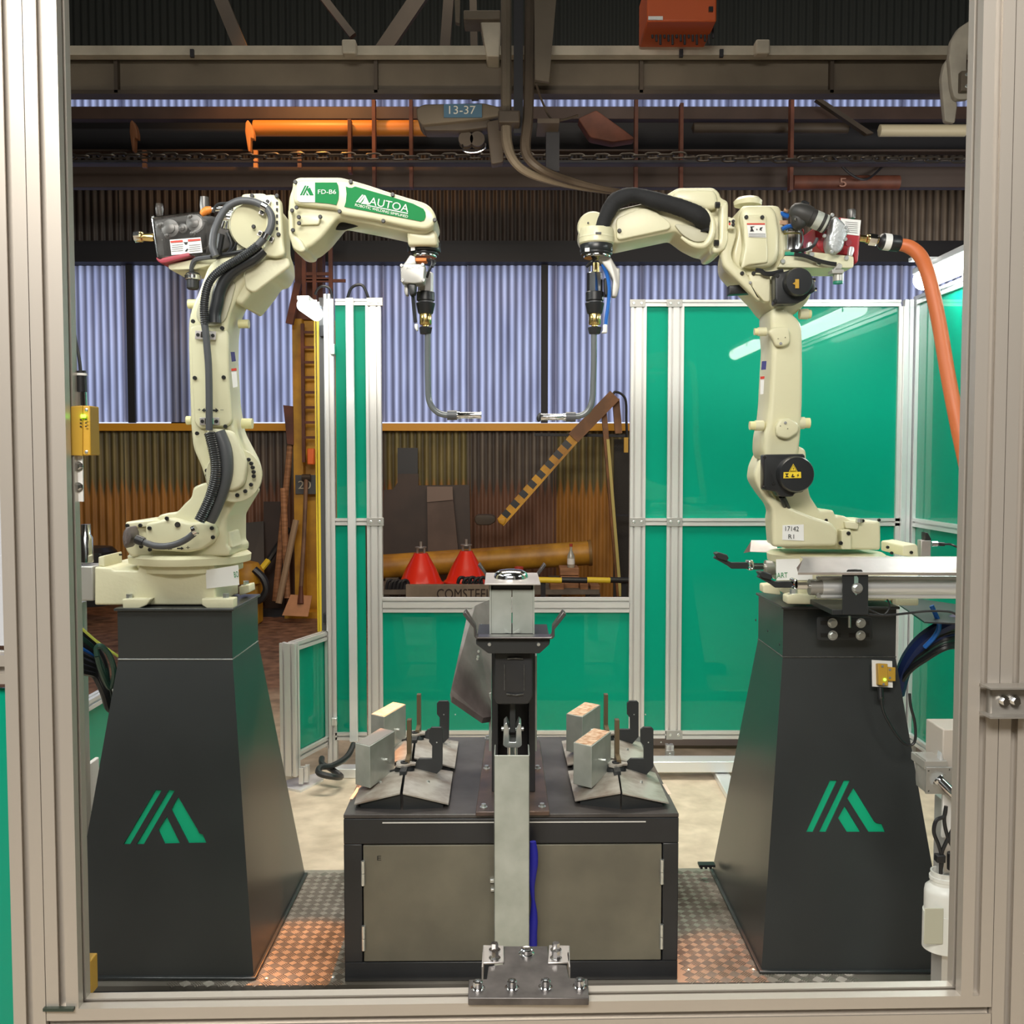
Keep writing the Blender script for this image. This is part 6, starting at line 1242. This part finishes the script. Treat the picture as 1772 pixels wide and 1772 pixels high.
t = thing('cylinder_shield', 'bent stainless cover on the rear pneumatic cylinder, left of the robot base', 'cover', W(1310, 950, 3.32))
a, b_, c, e = W(1300, 936, 3.4), W(1298, 955, 3.33), W(1345, 957, 3.33), W(1345, 936, 3.4)
mk('sloped_sheet', MB().prism([a, b_, c, e], (0, .0015, .002)), STEEL, t, smooth=0); mk('end_gusset', MB().prism([a, b_, a+Vector((-.014, .05, -.045))], (.001, 0, 0)), MT['gusset_brown'], t, smooth=0)
# bracket
t = thing('slotted_bracket', 'black slotted steel bracket bolted to the right pedestal, carrying the cylinder', 'bracket', W(1480, 1085, 2.8))
br = mk('upright_plate', MB().prism([W(x, y, 2.74) for x, y in RE([(930,980),(1105,980),(1108,985),(1108,1282),(920,1282),(920,990)])], (0, .006, 0)), DPLT, t, bev=.001, smooth=0)
decal('slot', RE([(1005,1000),(1025,998),(1035,1015),(1035,1120),(1020,1140),(1005,1125)]), 2.738, mat('slot_shade', (.22, .33, .29), .5), br, th=.001)
hexbolt('bolt', br, W(1483, 1018, 2.74), .010, .012, (0, -1, 0))
mk('shelf_plate', MB().pbox(1440, 1055, 1503, 1064, 2.745, 2.95), DPLT, t, bev=.001)
mk('wire_loop', MB().tube([W(x, y, 2.735) for x, y in RE([(958,972),(960,958),(1055,958),(1057,975)])], .0025, 6, sub=2), BLK, t)
sp = mk('slotted_plate', MB().slab(RE([(735,1300),(1125,1300),(1138,1315),(1138,1455),(1125,1468),(740,1468),(725,1455),(725,1315)]), 2.925, 2.935, .001, corner=3), DPLT, t)
for x0_, x1_, y in ((760,905,1340),(970,1115,1340),(760,905,1432),(970,1115,1432)): decal('slot', RE([(x0_,y-14),(x1_,y-14),(x1_,y+14),(x0_,y+14)]), 2.9235, CAPM, sp)
for q in RE([(845,1342),(1052,1342),(847,1432),(1050,1432)]): hexbolt('bolt', sp, W(*q, 2.924), .0095, .012, (0, -1, 0))
mk('adjusting_screw', MB().cyl(W(1470, 1066, 2.9), W(1470, 1086, 2.9), .004, n=10), ZINC, t)
# cable tray plates and cables on the right
t = thing('cable_tray', 'black sheet tray sticking out to the right behind the right pedestal', 'tray', W(1580, 1060, 3.05))
mk('tray_sheet', MB().prism([Wz(1556, 1046, 1.035), Wz(1590, 1036, 1.035), Wz(1700, 1052, 1.035), Wz(1700, 1080, 1.035), Wz(1600, 1076, 1.035)], (0, 0, -.004)), DPLT, t, smooth=0)
mk('thin_wire', MB().tube([W(x, y, 2.76) for x, y in RE([(1100,1235),(1150,1262),(1220,1282),(1260,1240),(1262,1200),(1245,1170)])], .0028, 6), BLK, t); mk('thin_wire', MB().tube([W(x, y, 2.76) for x, y in RE([(1100,1280),(1250,1285),(1400,1270),(1550,1255),(1700,1260),(1765,1290)])], .0035, 6), BLK, t)
random.seed(5)
def bundle(name, label, spec, mats):
    t = thing(name, label, 'cables', spec[0][0][0] if False else W(*spec[0][0][:2], spec[0][0][2]))
    for i, P in enumerate(spec): mk('cable', MB().tube([W(x, y, Y) for x, y, Y in P], mats[i][1], 8), mats[i][0], t)
    return t
DB = mat('navy_cable', (.015, .03, .12), .4); GC = mat('dark_green_cable', (.02, .06, .045), .4)
sp_ = []; ms_ = []
for k in range(9):
    o_ = k*5; sp_.append([(1700, 1060+o_*1.6, 3.0+.02*k), (1645, 1078+o_, 3.02), (1600, 1105+o_*.9, 3.06), (1575, 1135+o_*.6, 3.1), (1562, 1165+o_*.3, 3.14), (1553, 1200, 3.18)])
    ms_.append(((DB, BLK, GC, BLK, DB, BLK, GC, BLK, BLK)[k], (.022, .012, .011, .009, .008, .008, .006, .006, .01)[k]))
sp_.append([(1612,1048,2.98),(1625,1080,2.98),(1618,1100,3.0),(1600,1120,3.02)]); ms_.append((BLUE, .007))
bundle('cable_bundle', 'thick bundle of black and blue cables behind the right pedestal', sp_, ms_)
sp_ = []; ms_ = []
for k in range(8):
    o_ = k*7; sp_.append([(120, 1080+o_*1.5, 3.0), (145, 1098+o_*1.3, 3.05), (165, 1120+o_, 3.1), (180, 1150+o_, 3.12), (188, 1200+o_*.5, 3.15), (200, 1230, 3.18)])
    ms_.append(((BLK, GC, BLK, BLUE, BLK, BLK, BLK, BLK)[k], (.012, .011, .008, .007, .012, .014, .013, .012)[k]))
sp_.append([(142, 1088, 2.95), (170, 1112, 2.98), (205, 1136, 3.0)]); ms_.append((mat('yellow_green_wire', (.45, .5, .08), .4), .004))
sp_.append([(168, 1135, 2.92), (167, 1122, 2.92), (175, 1118, 2.92), (190, 1135, 2.94), (198, 1165, 2.96), (190, 1190, 2.98), (175, 1160, 2.94), (168, 1135, 2.92)]); ms_.append((GC, .008))
bundle('cable_bundle', 'tangle of black, green and blue cables behind the left pedestal', sp_, ms_)
# left low side screen behind the front post
t = thing('side_guard_screen', 'green side guard screen at the far left behind the front post', 'screen', (-1.62, 3.6, 0))
for y in (3.35, 4.15): profile('post', (-1.6, y, 0), (-1.6, y, .60), .04, .04, 1, 1, t, ALUB)
for z in (.58, .1): profile('rail', (-1.6, 3.37, z), (-1.6, 4.13, z), .04, .04, 1, 1, t, ALUB)
mk('green_pane', MB().box((-1.603, 3.37, .12), (-1.597, 4.13, .56)), GREEN, t)
mk('white_box', MB().pbox(147, 1322, 156, 1407, 3.2, 3.28), WHITE, t, bev=.004)
# bits seen left of the left robot
t = thing('air_filter', 'pale metal filter unit with chrome cup at the far left of the left robot base', 'filter', W(150, 1040, 3.1))
mk('lower_body', MB().pbox(128, 980, 162, 1040, 3.05, 3.15), GREYB, t, bev=.004); mk('cup', MB().lathe([(.012, 0), (.02, .006), (.02, .08), (.014, .09), (.014, .12), (0, .12)], W(150, 976, 3.08), (0, 0, 1), 20), CHROME, t)
mk('upright', MB().box(W(126, 1040, 3.08)-Vector((0, 0, 1.0)), W(150, 1040, 3.14)), ALU, t)
# pressure sensor right of the right robot
t = thing('pressure_sensor', 'small steel pressure sensor with black cap and plug at the right end', 'sensor', W(1602, 966, 3.1))
mk('body', MB().pbox(1594, 935, 1611, 965, 3.07, 3.1), STEEL, t, bev=.002); mk('cap', MB().slab([(1594, 921), (1602, 922), (1612, 933), (1612, 935), (1594, 935)], 3.07, 3.1, .002, corner=1), BLK, t)
mk('plug', MB().cyl(W(1612, 941, 3.08), W(1622, 941, 3.08), .008, n=12), CHROME, t); mk('plug_boot', MB().cyl(W(1620, 941, 3.08), W(1634, 942, 3.08), .006, n=12), BLK, t)
mk('cable', MB().tube([W(1632, 942, 3.08), W(1645, 942, 3.08), W(1660, 948, 3.06), W(1700, 960, 3.05)], .0035, 6), BLK, t)
mk('stand', MB().box(W(1594, 965, 3.1)-Vector((0, 0, .10)), W(1700, 965, 3.13)), STEEL, t)
# yellow safety switches
def switch(par_label, px0, py0, px1, py1, Y, led, name='safety_switch', dep=.02):
    t = thing(name, par_label, 'switch', W((px0+px1)/2, py1, Y)); return t
t = switch('yellow safety switch on a white plate on the right pedestal', 1513, 1147, 1545, 1188, 2.87, None)
def onface(px, py, off=0):
    K0 = Vector((0, 2.95, .92)); B0 = Vector((0, 2.76, .076)); n = Vector((0, B0.z-K0.z, -(B0.y-K0.y))).normalized(); n = n if n.y < 0 else -n
    return Wp(px, py, K0+n*off, n), n
def fbox(nm, pts, off0, off1, m, par, **k):
    _, n = onface(0, 0); P = [onface(x, y, off0)[0] for x, y in pts]; return mk(nm, MB().prism(P, n*(off1-off0)), m, par, **k)
fbox('backing_plate', [(1508,1142),(1543,1144),(1544,1190),(1509,1188)], 0, .004, WHITE, t)
s1 = fbox('sensor_body', [(1515,1148),(1532,1149),(1533,1187),(1516,1185)], .004, .024, YEL, t, bev=.002); s2 = fbox('actuator', [(1533,1154),(1547,1155),(1547,1179),(1533,1178)], .004, .018, YEL, t, bev=.002)
for x, y, o in ((1527,1153,s1),(1529,1184,s1),(1540,1159,s2),(1540,1173,s2)):
    c, n = onface(x, y, .026 if o is s1 else .019); mk('screw', MB().cyl(c, c+n*.001, .0035, n=10), ZINC, o)
c, n = onface(1531, 1176, .025); mk('led', MB().cyl(c, c+n*.002, .004, n=8), LEDG, s1)
c, n = onface(1523, 1190, .012); c2, _ = onface(1524, 1210, .012); mk('plug', MB().cyl(c, c2, .0085, n=12), BLK, t)
mk('cable', MB().tube([W(x, y, 2.80) for x, y in ((1525,1208),(1529,1232),(1545,1262),(1562,1284),(1577,1289),(1584,1278),(1583,1250),(1576,1222),(1574,1200))], .004, 8), BLK, t)
# nozzle cleaning station at the right
YN = 2.35
t = thing('nozzle_cleaner', 'grey metal nozzle cleaning unit beside the right front post with black tubes', 'machine', W(1640, 1375, YN))
mk('main_block', MB().slab(RH([(1218,420),(1270,470),(1272,595),(1215,560)]) if False else [(1584,1315),(1603,1331),(1603,1373),(1584,1362)], YN, YN+.06, .001, corner=1), GREYB, t)
mk('front_plate', MB().pbox(1603, 1328, 1665, 1374, YN-.005, YN), mat('plate_grey', (.42, .42, .40), .35, .6), t, bev=.001)
for x, y in ((1607,1334),(1643,1332),(1607,1369)): bolt('screw', t, x, y, YN-.005, 1.5, WHITE, .002, 8)
mk('top_box', MB().pbox(1600, 1318, 1640, 1331, YN, YN+.08), GREYB, t); mk('pin_block', MB().slab([(1621,1309),(1626,1302),(1632,1309),(1632,1327),(1621,1327)], YN+.01, YN+.03, .001, corner=1), ALUB, t)
mk('upper_housing', MB().pbox(1632, 1262, 1680, 1330, YN+.02, YN+.12), mat('warm_grey_box', (.55, .50, .44), .5), t, bev=.003)
mk('spindle', MB().lathe([(.019, 0), (.019, .004), (.012, .004), (.012, .03), (.010, .06), (.006, .07)], W(1625, 1350, YN-.006), (.45, -.75, -.5), 20), CHROME, t)
mk('column', MB().box(W(1636, 1374, YN+.02)-Vector((0, 0, 1.2)), W(1700, 1374, YN+.08)), ALU, t)
mk('side_plate', MB().pbox(1632, 1374, 1690, 1450, YN+.0, YN+.01), WHITE, t, bev=.002)
for P_ in (((1637,1395),(1634,1412),(1620,1420),(1616,1440),(1624,1462),(1630,1485),(1628,1505)), ((1637,1395),(1634,1420),(1640,1448),(1650,1470),(1656,1500)), ((1648,1436),(1636,1460),(1629,1480),(1628,1512))):
    mk('black_tube', MB().tube([W(x, y, YN-.03) for x, y in P_], .0045, 8), BLK, t)
mk('tube_joint', MB().pbox(1622, 1481, 1637, 1494, YN-.04, YN-.02).cyl(W(1648, 1505, YN-.02), W(1648, 1475, YN-.02), .012, n=12), BLK, t, bev=.002)
t = thing('liquid_bottle', 'milky plastic bottle without cap beside the right front post', 'bottle', W(1630, 1638, YN))
cb_ = W(1628, 1636, YN+.04); rB = R(33, YN)
b = MB().lathe([(rB*.9, 0), (rB, .008), (rB, .13), (rB*.96, .142), (rB*.72, .152), (rB*.72, .160), (rB*.76, .162), (rB*.76, .17), (rB*.7, .171), (rB*.7, .182), (rB*.62, .182), (rB*.62, .15)], cb_ + Vector((.004, 0, 0)), (0, 0, 1), 36)
bo = mk('bottle_shell', b, BOTTLE, t)
mk('holder', MB().lathe([(rB*1.06, -.004), (rB*1.06, .085)], cb_ + Vector((.004, 0, 0)), (0, 0, 1), 36), BOTTLE, t)
mk('level_window', MB().pbox(1600, 1572, 1632, 1634, YN+.04-rB*1.10, YN+.04-rB*1.02), BOTTLEL, t, bev=.004)
mk('bottle_hanger', MB().box(cb_+Vector((.02, .03, -.006)), cb_+Vector((.12, .05, .12))), ALUB, t)
tag(mk('comb_block', MB().pbox(1210, 1497, 1238, 1501, 3.42, 3.45).pbox(1212, 1500, 1216, 1504, 3.42, 3.45).pbox(1220, 1500, 1224, 1504, 3.42, 3.45).pbox(1228, 1500, 1232, 1504, 3.42, 3.45), BLK), 'small black comb-shaped block on the deck left of the right pedestal', 'block')

# ================================================================ FRONT DOOR FRAME
YF = 1.3
xBr = W(112, 700, YF-.016).x; zr = Wz(886, 1735, .81); zrail = W(886, 1735, YF).z
t = thing('front_door_frame', 'slotted aluminium door frame in the foreground, around the whole view', 'frame', (0, YF, 0))
def fpost(xa, xb, n, par=t, z0=0, z1=2.6, Y=YF, dep=.04, nm='post', m=ALUF):
    return profile(nm, ((xa+xb)/2, Y+dep/2, z0), ((xa+xb)/2, Y+dep/2, z1), xb-xa, dep, n, 1, par, m, u=(1, 0, 0))
fpost(xBr-.041, xBr, 1, z0=zrail); fpost(xBr-.083, xBr-.042, 1)
xr0 = W(1687, 700, YF+.016).x
fpost(xr0, xr0+.041, 1, z0=zrail); fpost(xr0+.042, xr0+.083, 1); fpost(xr0+.084, xr0+.125, 1, Y=YF+.002)
profile('sill_rail', (xBr-.041, YF+.02, zrail-.02), (xr0+.041, YF+.02, zrail-.02), .04, .04, 1, 1, t, ALUF, u=(0, 0, 1))
profile('sill_rail', (xBr-.041, YF+.02, zrail-.062), (xr0+.041, YF+.02, zrail-.062), .04, .04, 1, 1, t, ALUF, u=(0, 0, 1))
cbk = mk('corner_bracket', MB().pbox(1724, 1196, 1800, 1250, YF-.012, YF), mat('cast_bracket', (.40, .38, .35), .4, .6), t, bev=.003)
mk('bracket_web', MB().pbox(1724, 1196, 1800, 1199, YF-.03, YF), MT['cast_bracket'], cbk); mk('bracket_web', MB().pbox(1724, 1247, 1800, 1250, YF-.03, YF), MT['cast_bracket'], cbk)
for px in (1748, 1767): hexbolt('bolt', cbk, W(px, 1219, YF-.012), .005, .008, (0, -1, 0), CHROME)
t.rotation_euler.z = .0276
# left neighbour bay
t2 = thing('outer_guard_panel', 'pale panel and green sheet at the extreme left edge behind the front frame', 'screen', (xBr-.2, YF+.1, 0))
mk('green_pane', MB().box((xBr-.5, YF+.12, .2), (xBr-.08, YF+.125, 1.18)), GREEN, t2); mk('pale_pane', MB().box((xBr-.5, YF+.12, 1.24), (xBr-.08, YF+.125, 2.6)), mat('pale_pane', (.5, .52, .56), .4), t2)
profile('rail', (xBr-.5, YF+.12, 1.21), (xBr-.085, YF+.12, 1.21), .04, .04, 1, 1, t2, ALUF, u=(0, 0, 1))
mk('edge_post', MB().box((xBr-.105, YF+.06, 0), (xBr-.086, YF+.11, 2.6)), ALUB, t2)
# back-side strip on inner post: cable and duct, left
t = thing('safety_switch', 'yellow safety switch with green light and black cable on the left front post', 'switch', W(140, 788, 1.33))
ys = 1.29; a = W(158, 700, ys); 
x0 = W(122, 742, 1.30).x
p0, p1 = W(143, 702, 1.315), W(157, 788, 1.315)
bdy = mk('sensor_body', MB().box((p0.x-.016, 1.315, p1.z), (p1.x, 1.345, p0.z)), YEL, t, bev=.0015)
side = MB().prism([W(122, 703, 1.305), W(143, 702, 1.313), W(143, 789, 1.313), (W(122, 788, 1.305))], (0, .02, 0)); mk('housing_half', side, mat('yellow_dark', (.50, .30, .035), .45), t, bev=.001, smooth=0)
for y in (709, 782): bolt('screw', bdy, 148.5, y, 1.313, 3, ZINC, .001, 12)
mk('led', MB().pbox(139, 717, 148, 723, 1.310, 1.313), LEDG, bdy, bev=.001)
for k in range(3):
    for x in (138, 147): mk('indicator_mark', MB().pbox(x, 725+k*6, x+3, 727+k*6, 1.3105, 1.3115), INK, bdy)
mk('threaded_neck', MB().cyl(W(142, 702, 1.33), W(141, 679, 1.33), .0068, n=14), CHROME, t); mk('plug', MB().cyl(W(141, 678, 1.33), W(140, 651, 1.33), .0068, n=16), BLK, t); mk('plug_collar', MB().cyl(W(141, 652, 1.33), W(140, 642, 1.33), .0062, n=16), BLK, t)
mk('white_band', MB().cyl(W(141, 650, 1.33), W(141, 646, 1.33), .0071, n=16), WHITE, t)
mk('cable', MB().tube([W(x, y, 1.33) for x, y in ((140,645),(137,620),(131,590),(125,555),(119,530),(119,515))], .0022, 8), BLK, t)
t = thing('switch_bracket', 'white bracket plate with two bolts just under the yellow switch at left', 'bracket', W(134, 868, 1.33))
mk('plate', MB().pbox(123, 789, 144, 868, 1.32, 1.323), WHITE, t)
for y in (807, 843): hexbolt('bolt', t, W(136, y, 1.32), .0042, .006, (0, -1, 0), CHROME)
mk('cable_cover', MB().pbox(119, 470, 123, 515, 1.325, 1.33), WHITE, t)
t = thing('safety_actuator', 'yellow actuator block on a white plate at the bottom left of the frame', 'switch', W(140, 1725, 1.33))
mk('body', MB().pbox(125, 1664, 157, 1724, 1.325, 1.35), YEL, t, bev=.0015)
mk('backing_plate', MB().prism([W(111, 1680, 1.30), W(124, 1662, 1.335), W(124, 1738, 1.335), W(111, 1750, 1.30)], (.002, 0, 0)), WHITE, t, smooth=0)
for x, y in ((137, 1686), (152, 1678), (137, 1717), (152, 1710)): bolt('screw', t, x, y, 1.325, 3.2, BRASS, .001, 12)
c = Wz(100, 1722, zrail+.003); mk('floor_plate', MB().box((xBr-.043, YF-.022, zrail), (xBr-.004, YF-.016, zrail+.004)), mat('dark_green_plate', (.05, .07, .055), .4, .4), t)
# lock bracket on the sill
t = thing('lock_plate', 'thick steel plate with stainless tabs and cap bolts on the middle of the sill rail', 'bracket', W(914, 1733, YF))
zl = zrail+.010
out = [(810,1727),(811,1695),(842,1694),(845,1672),(852,1671),(870,1668),(872,1637),(948,1637),(951,1668),(981,1670),(985,1692),(1017,1693),(1019,1727)]
P = [Wz(x, y, zl) for x, y in out]
mk('base_plate', MB().prism(P, (0, 0, -.010)), mat('lock_plate_steel', (.17, .155, .15), .35, .6, var=.4, scale=30), t, bev=.0012)
for (x0_, x1_, sg) in ((834, 872, 1), (948, 986, -1)):
    z2 = zl+.003; q = [(x0_+2, 1635), (x1_, 1636), (x1_, 1664), (x0_, 1666)]
    tb = mk('stainless_tab', MB().prism([Wz(x, y, z2) for x, y in q], (0, 0, -.003)), STEEL, t, bev=.001)
    xo = x0_ if sg > 0 else x1_; A_ = Wz(xo, 1666, z2); mk('tab_flange', MB().box((A_.x, A_.y-.012, zl-.02), (A_.x+.002*sg, A_.y+.03, z2)), STEEL, tb)
    xc = 856 if sg > 0 else 962
    for y in (1652, 1638): hexbolt('nut', tb, Wz(xc, y+8, z2), .0055, .012, (0, 0, 1), CHROME)
c = Wz(911, 1652, zl); mk('centre_bolt', MB().lathe([(.011, 0), (.011, .002), (.0085, .003), (.0085, .008), (.007, .009), (.004, .0085), (.0, .0085)], c, (0, 0, 1), 24), CHROME, t)
for x, y in ((827, 1711), (886, 1710), (944, 1709), (1003, 1708)):
    c = Wz(x, y, zl); mk('cap_bolt', MB().lathe([(.0095, 0), (.0095, .0015), (.0065, .0018), (.0065, .010), (.0055, .011), (.0035, .011), (.003, .007), (0, .007)], c, (0, 0, 1), 20), CHROME, t)
